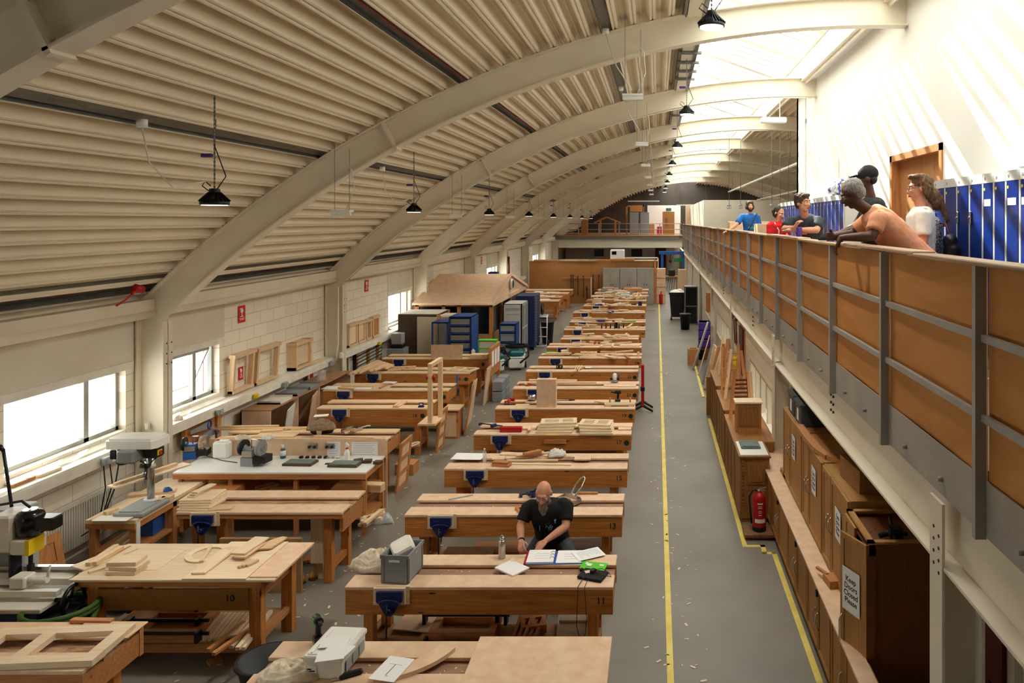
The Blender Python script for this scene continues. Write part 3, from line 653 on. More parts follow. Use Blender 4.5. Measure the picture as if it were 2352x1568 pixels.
# sharpening counter with white top
t = thing('sharpening_counter', 'long white topped counter with grinders and a board backsplash', 'counter', (-5.02, 9.95, 0))
m = MB(); m.box(-1.25, 1.25, -.36, .33, BT-.02, BT); part('worktop', m, 'white_plastic', t)
m = MB(); m.box(-1.25, 1.25, -.36, -.33, BT-.09, BT-.02); m.box(1.21, 1.25, -.33, .33, BT-.09, BT-.02); m.box(-1.25, 1.25, .3, .33, BT-.09, BT-.02); part('frame', m, 'redpine_x', t)
m = MB(); M = Matrix.Translation((0, .36, 0)) @ Matrix.Rotation(R(90), 4, 'X'); m.prism([(-1.2, .1), (1.27, .1), (1.27, 1.03), (1.25, 1.06), (-1.2, 1.06)], 0, .018, M); part('backsplash', m, 'mdf', t)
for x in (-1.2, -.55, .3, 1.19): 
    for y in (-.33, .27): m = MB(); m.box(x, x+.05, y, y+.05, 0, BT-.09); part('leg', m, 'redpine_z', t)
for z in (.5, .2): m = MB(); m.box(-1.2, 1.22, -.3, .3, z, z+.018); m.box(1.18, 1.23, -.3, .33, z-.04, z); part('shelf', m, 'redpine_x', t)
for dx in (.17, .41):
    m = MB(); m.box(dx, dx+.14, .325, .342, .93, 1.0); s_ = part('socket', m, 'steel', t); m = MB(); m.cyl((dx+.035, .3, .955), .018, .03, 10, 'y'); m.cyl((dx+.105, .3, .955), .018, .03, 10, 'y'); part('plug', m, 'black', s_)
# low drill press table against the wall
t = thing('drill_table', 'low shelved timber table by the radiator carrying the pillar drill', 'table', (-6.1, 8.6, 0))
m = MB(); m.box(-.37, .2, -.22, 1.15, .66, .7); 
part('tabletop', m, 'birch_y', t)
for x in (-.34, .12):
    for y in (-.2, .45, 1.05): m = MB(); m.box(x, x+.07, y, y+.07, 0, .66); part('leg', m, 'redpine_z', t)
m = MB(); m.box(-.33, .18, -.18, 1.1, .3, .33); part('shelf', m, 'redpine_y', t); m = MB(); m.box(.15, .19, -.22, 1.15, .59, .66); m.box(-.37, .15, -.22, -.19, .6, .66); part('rail', m, 'redpine_y', t)
m = MB(); m.box(.19, .2, -.2, -.14, 0, .66); part('white_strip', m, 'white_plastic', t)
# pillar drill
t = thing('pillar_drill', 'white headed bench pillar drill on the low table', 'pillar drill', (-6.04, 8.72, .7))
m = MB(); m.box(-.17, .17, -.28, .22, 0, .05, None, .012); m.box(-.12, .12, -.24, .05, .05, .06); part('base', m, 'box_grey', t)
m = MB(); m.cyl((0, .12, .05), .04, .62, 18); part('column', m, 'steel', t)
m = MB(); m.cyl((0, .12, .05), .075, .03, 18); m.cyl((0, .12, .45), .05, .03, 18); part('column_collar', m, 'white_plastic', t)
OF = (-.06, 0, -.38)
m = MB(); m.box(-.1, .1, -.24, .1, .98, 1.13, None, .02); hd = part('head', m, 'drawer_grey', t, OF)
m = MB(); M = Matrix.Identity(4); m.prism([(-.3, -.12), (-.26, -.17), (.26, -.17), (.3, -.12), (.3, .1), (.24, .16), (-.2, .16), (-.3, .1)], 1.13, 1.22, Rz(R(0))); m.prism([(-.27, -.1), (-.24, -.15), (.24, -.15), (.27, -.1), (.27, .08), (.22, .13), (-.18, .13), (-.27, .08)], 1.22, 1.245); part('belt_cover', m, 'white_plastic', t, OF)
m = MB(); m.cyl((-.2, .02, .92), .07, .2, 18); m.box(-.32, -.24, -.04, .06, .97, 1.08, None, .01); m.cyl((-.2, .02, .9), .055, .03, 16); part('motor', m, 'black_gloss', t, OF)
m = MB(); m.box(.12, .27, -.1, .06, 1.0, 1.12, None, .015); sw = part('switch_housing', m, 'black', t, OF); m = MB(); m.cyl((.28, -.04, 1.06), .022, .01, 12, 'x'); part('stop_button', m, 'red', sw); m = MB(); m.box(.272, .276, -.08, 0, 1.03, 1.09); part('switch_plate', m, 'yellow', sw)
m = MB(); m.cyl((.16, -.13, .86), .022, .13, 14); m.cyl((.16, -.13, .8), .028, .07, 14, r2=.018); m.cyl((.16, -.13, .72), .008, .09, 8); part('chuck', m, 'steel', t, OF)
m = MB(); m.cyl((.12, -.14, .93), .025, .1, 12, 'x'); 
for a in (0, 120, 240): d = Vector((0, math.cos(R(a+20)), math.sin(R(a+20))))*.14; m.tube([(.2, -.14, .93), Vector((.2, -.14, .93))+d], .007, 6); m.ell(Vector((.2, -.14, .93))+d, (.014, .014, .014), 8, 6)
part('feed_handle', m, 'black', t, OF)
m = MB(); m.tube([(-.25, .02, .92), (-.32, .05, .6), (-.45, .0, .2), (-.6, -.1, .1)], .008, 6); part('cable', m, 'black', t, OF)
# morticer in the corner
t = thing('morticing_machine', 'floor standing morticer with black motor and black handwheel', 'morticer', (-5.86, 6.95, 0))
m = MB(); m.box(-.35, .3, -.3, .35, 0, .62, None, .01); part('base_cabinet', m, 'navy', t)
m = MB(); m.box(-.55, .42, -.42, .42, .62, .66, None, .006); part('base_tray', m, 'white_paint', t)
m = MB(); m.box(-.42, -.18, .05, .3, .66, 1.35, None, .015); part('column', m, 'box_grey', t)
m = MB(); m.box(-.3, -.1, -.12, .15, 1.02, 1.36, None, .02); m.box(-.12, .06, -.12, .1, 1.0, 1.14, None, .015); hd = part('head', m, 'white_paint', t)
m = MB(); m.box(.03, .07, -.125, .05, 1.0, 1.14); part('warning_plate', m, 'yellow', hd)
m = MB(); m.lathe([(.06, 1.14), (.11, 1.16), (.115, 1.32), (.1, 1.36), (.04, 1.38)], (-.02, 0, 0), 24); m.box(.06, .23, -.06, .08, 1.2, 1.32, None, .012); mo = part('motor', m, 'black_gloss', t)
m = MB(); m.cyl((-.02, 0, 1.375), .06, .012, 20); part('motor_cap', m, 'steel', mo)
m = MB(); m.box(-.12, -.1, -.12, .0, .8, 1.0); m.cyl((.0, -.02, .86), .018, .14, 10); m.box(-.02, .02, -.04, 0, .78, .88); part('chisel', m, 'iron', t)
m = MB(); m.box(-.62, .42, -.1, .02, .72, .78); m.box(-.62, .5, .08, .11, .75, .8); m.box(-.3, .45, -.28, -.22, .7, .75); part('sliding_table', m, 'white_paint', t)
m = MB(); m.box(-.6, .5, -.02, .03, .8, .83, Matrix.Translation((0, .05, 0))); part('fence', m, 'steel', t)
m = MB(); m.cyl((.05, -.2, .82), .03, .26, 12, 'x'); m.tube([(.3, -.2, .83), (.33, -.2, .95)], .01, 6); m.box(.0, .14, -.26, -.12, .76, .86, None, .01); part('clamp_handle', m, 'white_paint', t)
m = MB(); n = 28; m.tube([(.58+0*math.cos(2*math.pi*i/n), -.25+.13*math.cos(2*math.pi*i/n), .66+.13*math.sin(2*math.pi*i/n)) for i in range(n+1)], .016, 8, cap=False)
for a in (90, 210, 330): m.tube([(.56, -.25, .66), (.58, -.25+.13*math.cos(R(a)), .66+.13*math.sin(R(a)))], .012, 6)
m.cyl((.42, -.25, .66), .02, .16, 10, 'x'); part('handwheel', m, 'black_gloss', t)
m = MB(); m.tube([(-.3, .12, 1.36), (-.36, .1, 1.9)], .014, 8); m.tube([(-.36, .1, 1.9), (-.4, .1, 1.95)], .018, 8); part('feed_lever', m, 'iron', t)
m = MB(); m.box(-.44, -.32, -.1, .02, .98, 1.2, None, .01); s_ = part('switch_box', m, 'box_grey', t); m = MB(); m.cyl((-.38, -.12, 1.03), .018, .02, 12, 'y'); part('stop_button', m, 'red', s_)
m = MB(); m.tube([(-.02, 0, 1.4), (-.1, 0, 1.46), (-.3, .02, 1.42), (-.6, .1, 1.36)], .012, 8); part('cable', m, 'black', t)
# dust extractors
def vac(x, y, rz, label, body, top, s=1.0, hose='black_soft', wheel=True):
    t = thing('dust_extractor', label, 'vacuum', (x, y, 0), rz)
    m = MB(); m.box(-.18*s, .18*s, -.24*s, .24*s, .06*s, .3*s, None, .03*s); m.box(-.19*s, .19*s, -.25*s, .25*s, .3*s, .33*s, None, .01); part('container', m, body, t)
    m = MB(); m.box(-.18*s, .18*s, -.24*s, .24*s, .33*s, .48*s, None, .05*s); m.box(-.08*s, .08*s, -.2*s, .2*s, .48*s, .5*s); part('motor_lid', m, top, t)
    for sx in (-1, 1): m = MB(); m.cyl((sx*.2*s-.02, .15*s, .08*s), .08*s, .04, 18, 'x'); part('wheel', m, 'black', t)
    m = MB(); pts = [Vector((.0, -.26*s, .22*s))]
    for i in range(40): a = i*.33; pts.append(Vector((.26*s*math.cos(a), .02+.24*s*math.sin(a), (.52+.0016*i)*s)))
    pts[0:1] = [Vector((.1*s, -.3*s, .2*s)), Vector((.3*s, -.3*s, .36*s))]; m.tube(pts, .022*s, 8); part('hose', m, hose, t); return t
vac(-5.34, 6.62, .15, 'grey and black dust extractor beside the morticer', 'box_grey', 'black', 1.1, 'hose_green')
vac(-5.66, 7.85, 1.2, 'dark dust extractor with a coiled black hose under the drill table end', 'dark_box', 'black', .9)
vac(-3.86, 20.45, .1, 'teal and white dust extractor nearest the aisle by the mesh locker', 'white_plastic', 'teal', 1.15)
vac(-4.38, 20.0, .5, 'teal and white dust extractor half hidden behind the tool board', 'white_plastic', 'teal', 1.1)
# radiator
t = thing('radiator', 'long white panel radiator low on the wall behind the drill table', 'radiator', (XL+.06, 8.4, .15))
m = MB(); n = 60
for i in range(n): y = -1.15+2.3*i/n; m.box(-.02, .03, y+.006, y+.03, 0, .5)
m.box(-.02, .015, -1.15, 1.15, 0, .5); part('panel', m, 'white_rad', t); m = MB(); m.box(-.03, .04, -1.16, 1.16, .5, .515); part('top_grille', m, 'white_rad', t)
# leaning panel by radiator
def leaning(name, label, x, y, wd, ht, th, rz, lean, mt, frame=None, cat='panel', group=None, z=0):
    """panel standing on its bottom edge, width along local x, leaning back (towards local +y)"""
    t = thing(name, label, cat, (x, y, z), 0, group, (0, 0, rz)); M = Matrix.Rotation(-lean, 4, 'X')
    m = MB()
    if frame:
        f = frame[0]; m.box(-wd/2, -wd/2+f, 0, th, 0, ht, M); m.box(wd/2-f, wd/2, 0, th, 0, ht, M)
        for z0 in [0, ht-f]+[ht*q-f/2 for q in frame[1]]: m.box(-wd/2+f, wd/2-f, 0, th, z0, z0+f, M)
        part('frame', m, mt, t); m = MB(); m.box(-wd/2+f, wd/2-f, th*.4, th*.6, f, ht-f, M)
        if frame[2]: part('infill_panel', m, frame[2], t)
    else:
        m.box(-wd/2, wd/2, 0, th, 0, ht, M); part('board', m, mt, t)
    return t
leaning('panelled_door', 'brown panelled cupboard door leaning on the radiator', -6.42, 7.75, .62, .72, .03, R(80), R(12), 'redpine_z', (.08, (.55,), 'redpine_z'))
# shed
SX, SY0, SY1 = -4.62, 20.85, 26.2
t = thing('timber_office', 'timber cabin with a pitched board roof inside the workshop', 'cabin', (-5.8, 23.5, 0)); inv = (5.8, -23.5, 0); ym = (SY0+SY1)/2-.2
m = MB()
for x, y in ((XL+.3, SY0), (SX-.1, SY0), (SX-.1, SY1-.1), (XL+1.05, SY0), (SX-1.0, SY0), (SX-.1, SY0+1.3), (SX-.1, SY0+2.7), (SX-.1, SY0+4)): m.box(x, x+.1, y, y+.1, 0, 1.75)
m.box(XL+.3, SX, SY0, SY0+.1, 1.68, 1.78); m.box(SX-.1, SX, SY0, SY1, 1.68, 1.78); m.box(XL+.3, SX, SY0, SY0+.1, 0, .12); part('frame', m, 'amber_z', t, inv)
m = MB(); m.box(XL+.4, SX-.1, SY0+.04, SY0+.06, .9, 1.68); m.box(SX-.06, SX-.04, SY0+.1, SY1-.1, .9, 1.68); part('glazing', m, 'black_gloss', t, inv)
m = MB(); m.box(XL+.4, SX-.1, SY0+.03, SY0+.07, .1, .9); m.box(SX-.07, SX-.03, SY0+.1, SY1-.1, .1, .9); part('wall_boards', m, 'mdf_dark', t, inv)
m = MB(); za, zr = 1.78, 2.42
def slab(y0, z0, y1, z1, x0, x1, th=.05): return ([(x0, y0, z0), (x1, y0, z0), (x1, y1, z1), (x0, y1, z1), (x0, y0, z0-th), (x1, y0, z0-th), (x1, y1, z1-th), (x0, y1, z1-th)], [[0, 1, 2, 3], [7, 6, 5, 4], [0, 4, 5, 1], [1, 5, 6, 2], [2, 6, 7, 3], [3, 7, 4, 0]])
m.add(*slab(SY0-.12, za, ym, zr, XL+.25, SX+.06)); m.add(*slab(ym, zr, SY1+.1, za, XL+.25, SX+.06)); part('roof', m, 'mdf', t, inv)
m = MB(); M = Matrix(((0, 0, 1, 0), (1, 0, 0, 0), (0, 1, 0, 0), (0, 0, 0, 1))); m.prism([(SY0, za-.03), (SY1, za-.03), (ym, zr-.06)], SX-.02, SX, M); g_ = part('gable', m, 'mdf', t, inv)
m = MB(); m.bar((SX+.03, SY0-.05, za+.02), (SX+.03, ym, zr+.0), .03, .1); m.bar((SX+.03, SY1+.05, za+.02), (SX+.03, ym, zr), .03, .1); m.box(SX-.0, SX+.02, SY0, SY1, za-.1, za+.02); part('bargeboard', m, 'mdf', t, inv)
m = MB(); m.tube([(SX+.02, ym, 2.1), (SX+.1, ym, 2.1)], .16, 24); v_ = part('vent_ring', m, 'white_plastic', g_); m = MB(); m.cyl((SX+.1, ym, 2.1), .13, .005, 24, 'x'); part('vent_grille', m, 'black', v_)
m = MB(); m.box(SX-1.9, SX-1.2, SY0-.03, SY0, .1, 1.6); part('door', m, 'redpine_z', t, inv); 
# steel cupboards in front of the cabin
t = thing('steel_cupboard', 'brown and cream steel cupboard standing with its doors open', 'cupboard', (-6.25, 19.4, 0))
m = MB(); m.box(-.52, .48, -.02, 0, 0, 1.62); m.box(-.52, -.5, -.0, 1.0, 0, 1.62); m.box(-.52, .5, 0, 1.0, 1.62, 1.64); m.box(.48, .5, .45, 1, 0, 1.62); part('body', m, 'brown_lock', t)
m = MB(); m.box(.0, .52, -.06, -.03, .02, 1.58, Rz(R(-8))); part('door', m, 'cream_panel', t); 
m = MB(); m.box(-.52, .5, 0, 1.0, 1.641, 1.65); part('top_sheet', m, 'white_paint', t)
t = thing('steel_locker', 'grey green steel locker behind the open cupboard door', 'locker', (-5.5, 19.55, 0)); m = MB(); m.box(-.22, .2, 0, .5, 0, 1.6, None, .01); part('body', m, 'steel_cream', t); m = MB(); m.box(-.2, .18, -.015, 0, .05, 1.55); part('door', m, 'fascia', t)
t = thing('mesh_door_rack', 'blue framed mesh door cage left of the blue drawer cabinet', 'cage', (-5.5, 18.75, 0)); m = MB()
for x in (-.2, .18): m.box(x, x+.035, 0, .035, 0, 1.52); m.box(x, x+.035, .5, .535, 0, 1.52)
for z in (0, .75, 1.49): m.box(-.2, .215, 0, .035, z, z+.035)
m.box(-.2, .215, 0, .535, 1.5, 1.52); part('frame', m, 'cabinet_blue', t)
m = MB()
for i in range(18): x = -.16+i*.019; m.box(x, x+.003, .01, .014, .03, 1.49)
for i in range(60): z = .04+i*.024; m.box(-.17, .18, .01, .014, z, z+.003)
part('mesh', m, 'drawer_grey', t)
def drawers(label, x0, x1, y, z1, zs_, dep, mt='drawer_grey'):
    t = thing('drawer_cabinet', label, 'drawer cabinet', ((x0+x1)/2, y, 0)); h = (x1-x0)/2
    m = MB()
    for x in (-h, h-.035): m.box(x, x+.035, 0, .035, 0, z1); m.box(x, x+.035, dep-.035, dep, 0, z1)
    m.box(-h, h, 0, dep, z1-.02, z1); m.box(-h, -h+.01, 0, dep, .1, z1); m.box(h-.01, h, 0, dep, .1, z1); m.box(-h, h, dep-.02, dep, .1, z1)
    for z in zs_: m.box(-h, h, 0, .03, z-.03, z)
    part('frame', m, 'cabinet_blue', t)
    for a, b in zip(zs_, zs_[1:]):
        m = MB(); m.box(-h+.04, h-.04, .01, dep-.05, a+.01, b-.06, None, .008); m.box(-h+.04, h-.04, -.005, .02, b-.085, b-.06); part('drawer', m, mt, t)
    return t
drawers('tall blue drawer cabinet in front of the cabin', -5.26, -4.70, 18.75, 1.66, [.1, .36, .6, .85, 1.05, 1.25, 1.45, 1.66], .8)
t = drawers('low blue framed drawer cabinet with grey drawers beside the mesh locker', -4.42, -3.95, 20.75, 1.2, [.1, .4, .7, .98, 1.2], .55)
t = thing('mesh_locker', 'tall pale grey ventilated mesh locker on castors', 'locker', (-4.28, 22.0, 0)); m = MB()
m.box(-.28, .28, 0, .02, .1, 1.62); m.box(-.28, -.26, 0, 1, .1, 1.62); m.box(-.28, .28, .98, 1, .1, 1.62); m.box(-.28, .28, 0, 1, 1.6, 1.62); m.box(-.28, .28, 0, 1, .08, .1)
for y in (0, .48, .94): m.box(.24, .28, y, y+.06, .1, 1.62)
for z in (.1, .85, 1.56): m.box(.25, .28, 0, 1, z, z+.05)
part('body', m, 'locker_frame', t)
m = MB()
for q in range(2):
    for i in range(50): z = .16+i*.028; m.box(.262, .27, .06+q*.48, .48+q*.46, z, z+.012)
part('side_grille', m, 'drawer_grey', t)
m = MB()
for i in range(14): x = -.2+i*.03; m.box(x, x+.012, -.006, 0, 1.42, 1.5)
for z in (.5, .7, .9, 1.1, 1.3): m.box(-.2, .2, -.006, 0, z, z+.01)
part('front_grille', m, 'drawer_grey', t)
for x in (-.22, .22):
    for y in (.06, .92): m = MB(); m.cyl((x-.015, y, .04), .04, .03, 14, 'x'); m.box(x-.02, x+.02, y-.01, y+.01, .05, .09); part('castor', m, 'iron', t)
t = thing('navy_cabinet', 'tall navy perforated cabinet behind the pale mesh locker', 'cabinet', (-4.15, 23.35, 0)); m = MB(); m.box(-.3, .3, 0, 1.1, .1, 1.72, None, .01); part('body', m, 'navy', t)
m = MB()
for i in range(16): m.box(.3, .304, .3, .36, .25+i*.09, .29+i*.09)
part('slots', m, 'locker_frame', t)
for y in (.08, 1.0): m = MB(); m.cyl((.24, y, .05), .05, .03, 14, 'x'); part('castor', m, 'iron', t)
# stuff on the wall shelf far left (boxes behind cabin)
for x, y, z, mt, lb in ((-6.3, 28.6, 1.9, 'cabinet_blue', 'blue carton on top of the shelf behind the cabin, upper of the two blue ones'), (-6.3, 28.6, 1.66, 'blue', 'blue carton on the shelf behind the cabin, lower of the two blue ones'), (-5.95, 28.8, 1.72, 'red', 'red carton on the shelf behind the cabin')):
    m = MB(); m.box(-.17, .17, -.2, .2, 0, .22, None, .005); solo('carton', m, mt, lb, 'carton', (x, y, z))
t = thing('steel_shelving', 'grey shelving carrying cartons behind the cabin', 'shelving', (-6.2, 28.7, 0)); m = MB()
for x in (-.4, .42):
    for y in (-.3, .3): m.box(x-.02, x+.02, y-.02, y+.02, 0, 1.66)
part('upright', m, 'drawer_grey', t); m = MB(); m.box(-.42, .44, -.32, .32, 1.63, 1.66); m.box(-.42, .44, -.32, .32, .9, .93); part('shelf', m, 'drawer_grey', t)
m = MB(); m.box(-.17, .17, -.2, .2, 0, .06); solo('carton', m, 'maroon', 'flat dark red carton under the red one behind the cabin', 'carton', (-5.95, 28.8, 1.66))
m = MB(); m.cyl((0, 0, 0), .06, .9, 14); solo('red_cylinder', m, 'maroon', 'dark red gas cylinder tube on the wall beyond the cabin', 'cylinder', (-7.0, 35.0, 1.5))
# brown screen at the end of the benches
t = thing('timber_screen', 'long brown board screen across the end of the bench rows', 'screen', (-3.2, 36.6, 0)); m = MB(); m.box(-3.1, 3.08, 0, .06, 0, 2.1); part('boarding', m, 'screen_mdf', t)
m = MB(); m.box(3.08, 3.2, -.15, .1, 0, 2.15); part('end_post', m, 'amber_z', t)
for x in (-.05, 1.2): m = MB(); m.box(x, x+.012, -.006, 0, 0, 2.1); part('joint', m, 'mdf_edge', t)
m = MB(); m.box(-1.4, .05, -.05, 0, 1.24, 1.3); part('clamp_rail', m, 'redpine_x', t)
m = MB(); m.box(.22, .95, -.25, 0, .68, .72); m.bar((.3, -.02, .2), (.5, -.2, .68), .03, .03); part('shelf', m, 'amber_x', t)
m = MB(); m.box(3.2, 3.65, 0.1, .6, 0, 1.72, None, .01); sc = part('board_box', m, 'mdf', t)
for z in (.4, .8, 1.25): m = MB(); m.box(3.2, 3.66, .09, .1, z, z+.015); part('box_joint', m, 'mdf_edge', sc)
for i in range(5):
    m = MB(); x = [-2.9, -1.6, -.1, .9, 1.8][i]; ln = [1.4, 1.9, 1.3, 1.2, 1.5][i]; m.box(0, ln, 0, .5, 0, [.05, .07, .06, .09, .04][i], Rz(R([2, -1, 3, 0, 1][i])))
    solo('stacked_boards', m, ['mdf_dark', 'rail_ply', 'redpine_x', 'amber_x', 'mdf'][i], 'flat boards lying on top of the brown screen, '+['farthest left', 'second from the left', 'third from the left', 'fourth from the left', 'farthest right'][i], 'boards', (-3.2+x, 36.55, 2.1))
t = thing('pipe_frame', 'white pipe frame standing over the right end of the brown screen', 'pipe', (0, 36.9, 2.1)); m = MB(); m.box(-2.2, .1, 0, .05, .12, .17); m.box(.05, .1, 0, .05, -.5, .17); m.tube([(-1.2, -.1, .03), (-.05, -.1, .03)], .025, 8); m.box(-2.2, -2.15, 0, .05, 0, .12); part('pipe', m, 'white_plastic', t)
def clampbar(x, z0, z1, label, mt='iron', y=36.5):
    m = MB(); m.box(x-.015, x+.015, y-.01, y+.02, z0, z1); m.box(x-.03, x+.03, y-.08, y+.02, z1-.08, z1-.03); m.box(x-.03, x+.03, y-.08, y+.02, z0+.12, z0+.17); return solo('sash_clamp', m, mt, label, 'clamp', group=None)
for i, (x, a, b) in enumerate(((-4.22, .35, 1.45), (-4.12, .35, 1.45), (-3.88, .4, 1.38), (-3.6, .3, 1.4), (-3.12, .4, 1.45), (-2.85, .5, 1.45))):
    clampbar(x, a, b, 'black sash clamp hanging on the brown screen, '+['farthest left', 'second from the left', 'third from the left', 'fourth from the left', 'just right of the white pole', 'farthest right of the row'][i])
m = MB(); m.box(-.02, .02, -.02, .02, 0, 1.3); m.box(-.08, .08, -.03, .05, 0, .05); solo('white_pole', m, 'white_plastic', 'white upright pole with a dark foot leaning on the brown screen', 'pole', (-3.22, 36.45, 0))
m = MB(); m.box(-.02, .02, -.02, .02, 0, .85); m.box(-.04, .04, -.06, .02, .7, .76); solo('sash_clamp', m, 'iron', 'short dark clamp standing on the floor before the brown screen', 'clamp', (-3.42, 36.4, 0))
for i in range(3):
    t = thing('storage_cupboard', 'grey two door steel cupboard, '+['left one of the three behind the last bench', 'middle one of the three behind the last bench', 'right one of the three behind the last bench'][i], 'cupboard', (-2.2+.83*i, 36.0, 0)); m = MB(); m.box(-.41, .41, 0, .45, 0, 1.78, None, .008); part('body', m, 'drawer_grey', t)
    for x0 in (-.4, .005): m = MB(); m.box(x0, x0+.395, -.012, 0, .05, 1.75); d = part('door', m, 'fascia', t); m = MB(); m.box(x0+(.33 if x0 < 0 else .04), x0+(.36 if x0 < 0 else .07), -.03, -.012, .95, 1.02); part('handle', m, 'black', d)
# ---- right hand side under the gallery
t = thing('base_cupboards', '', 'cupboards'); bpy.data.objects.remove(t)
def cabdoor(t, x, y0, y1, z0, z1, mt='cab_z', hy=None, notice=False):
    m = MB(); f = .045; m.box(x-.02, x, y0+.004, y0+f, z0, z1); m.box(x-.02, x, y1-f, y1-.004, z0, z1); m.box(x-.02, x, y0+f, y1-f, z0, z0+f); m.box(x-.02, x, y0+f, y1-f, z1-f, z1); m.box(x-.011, x, y0+f, y1-f, z0+f, z1-f)
    d = part('door', m, mt, t)
    if hy is not None:
        zc = (z0+z1)/2; m = MB(); m.tube([(x-.02, hy, zc-.08), (x-.045, hy, zc-.06), (x-.055, hy, zc), (x-.045, hy, zc+.06), (x-.02, hy, zc+.08)], .006, 6); part('handle', m, 'chrome', d)
    return d
ends = [10.93, 9.75, 8.5, 7.4, 6.4]
W4 = ['farthest from the camera, beside the post', 'second from the post', 'third from the post', 'fourth from the post']
for i, (b, a) in enumerate(zip(ends, ends[1:])):
    t = thing('base_cupboard', 'low oak cupboard under the long ledge, '+W4[i], 'cupboard', (1.75, (a+b)/2, 0)); L = (b-a)/2
    m = MB(); m.box(-.23, .3, -L, L, .06, .70); m.box(-.2, .3, -L, L, 0, .06); part('body', m, 'cab_y', t)
    cabdoor(t, -.23, -L+.01, -.005, .08, .69, hy=-.05); cabdoor(t, -.23, .005, L-.01, .08, .69, hy=.05)
    m = MB(); m.box(-.27, -.25, -.03, .01, .6, .65); part('padlock', m, 'iron', t)
for i, (b, a) in enumerate(((5.68, 4.6),)):
    t = thing('base_cupboard', 'low oak cupboard at the bottom edge in front of the tall cabinet', 'cupboard', (1.75, 5.6, 0)); m = MB(); m.box(-.23, -.12, -.75, .79, .06, .70); part('body', m, 'cab_y', t)
    cabdoor(t, -.23, -.74, -.2, .08, .69, hy=-.25); cabdoor(t, -.23, -.19, .3, .08, .69, hy=-.14); cabdoor(t, -.23, .31, .78, .08, .69, hy=.36)
m = MB(); m.box(1.475, 2.2, 6.42, 11.0, .705, .725); m.box(1.475, 1.61, 4.8, 6.42, .705, .725); solo('ledge_board', m, 'mdf', 'long brown board ledge on top of the low oak cupboards', 'ledge')
NT = 'Keep\nDoors\nClosed\nPlease'
def notice(t, x, y, z, wd=.2, ht=.28, rz=R(-90), sz=.052):
    m = MB(); m.box(-wd/2, wd/2, -.002, 0, -ht/2, ht/2); M = m; o = part('notice', m, 'paper', t, (x, y, z), (0, 0, rz))
    me = text(NT, sz, 'notice_text', .0003); link('notice_text', me, 'ink', o, (0, -.0025, 0), (R(90), 0, 0)); return o
UP = [(9.72, 8.5), (8.46, 7.46), (7.42, 6.42)]
for i, (b, a) in enumerate(UP):
    t = thing('wall_cupboard', 'upper oak cupboard with a closed doors notice, '+['farthest from the camera, under the dark crates', 'middle of the three on the ledge', 'nearest of the three on the ledge'][i], 'cupboard', (1.93, (a+b)/2, .727)); L = (b-a)/2
    m = MB(); m.box(-.25, .25, -L, L, 0, .93); part('body', m, 'cab_y', t); cabdoor(t, -.25, -L+.01, .14, .02, .92, hy=.1); cabdoor(t, -.25, .15, L-.01, .02, .92, hy=.2)
    notice(t, -.272, -.15, .62 if i < 2 else .58)
t = thing('tall_cabinet', 'tall knotty pine cabinet with its near door ajar under the gallery', 'cabinet', (1.88, 6.02, 0))
m = MB(); m.box(-.25, .28, -.33, -.31, 0, 1.6); m.box(-.25, .28, .31, .33, 0, 1.6); m.box(-.25, .28, -.31, .31, 1.55, 1.57); m.box(.26, .28, -.31, .31, 0, 1.6); m.box(-.25, .28, -.31, .31, 0, .04)
m.box(-.25, .28, -.345, -.33, 1.52, 1.61); m.box(-.27, -.2, -.345, -.33, 0, 1.6); part('body', m, 'side_pine', t) if 'side_pine' in MT else None
if 'side_pine' not in MT:
    wood('side_pine', '7c4a20', '6b3d18', 'z', '3a1e0c', sc=.8); part('body', m, 'side_pine', t)
m = MB(); m.box(-.25, .28, -.33, -.28, 1.6, 1.62); m.box(-.25, .28, .28, .33, 1.6, 1.62); m.box(-.25, -.2, -.33, .33, 1.6, 1.62); part('top_frame', m, 'cab_y', t)
d = cabdoor(t, 0, -.0, .32, .03, 1.59, hy=None); d.location = (-.25, -.325, 0); d.rotation_euler = (0, 0, R(24))
m = MB(); m.tube([(-.02, .29, .7), (-.05, .29, .74), (-.05, .29, .9), (-.02, .29, .94)], .007, 6); part('handle', m, 'chrome', d)
notice(d, -.022, .18, 1.16, .21, .34, R(-90), .06)
cabdoor(t, -.25, .0, .32, .03, 1.59)
m = MB(); m.tube([(-.1, .0, 0), (.02, .02, .03), (.12, -.02, .02)], [.02, .03, .015], 10); m.tube([(0, -.1, 0), (.02, .05, .05), (.03, .14, .09)], [.025, .02, .018], 10); m.box(-.03, .07, -.06, .02, 0, .08); solo('tool_bundle', m, 'black', 'bundle of dark hand tools on top of the tall pine cabinet', 'tools', (1.86, 5.85, 1.6))
# crates and timber on top of the uppers
for i, (y, z) in enumerate(((9.35, 1.66), (8.9, 1.66))):
    t = thing('stacking_crate', 'dark green grey storage crate on the upper cupboards, '+['farther one', 'nearer one'][i], 'crate', (1.9, y, z)); m = MB(); m.box(-.2, .22, -.19, .19, 0, .27, None, .012); m.box(-.215, .23, -.2, .2, .23, .26); part('body', m, 'dark_box', t)
    m = MB(); m.box(-.204, -.201, -.05, .05, .04, .18); part('label_card', m, 'paper', t)
t = thing('curved_moulding', 'curved pale timber moulding lying on the upper cupboards', 'timber', (1.7, 7.9, 1.66)); m = MB()
pts = [(-.02, .8, .02), (-.02, .3, .02), (-.0, -.1, .02), (.06, -.35, .02), (.2, -.5, .02), (.4, -.55, .02)]
for a, b in zip(pts, pts[1:]): m.bar(a, b, .09, .045)
part('moulding', m, 'redpine_y', t)
m = MB(); m.box(-.2, .2, -.25, .25, 0, .2, Rz(.1)); solo('timber_crate', m, 'oak_y', 'old brown box wedged on top of the nearest upper cupboard', 'box', (1.98, 6.85, 1.66))
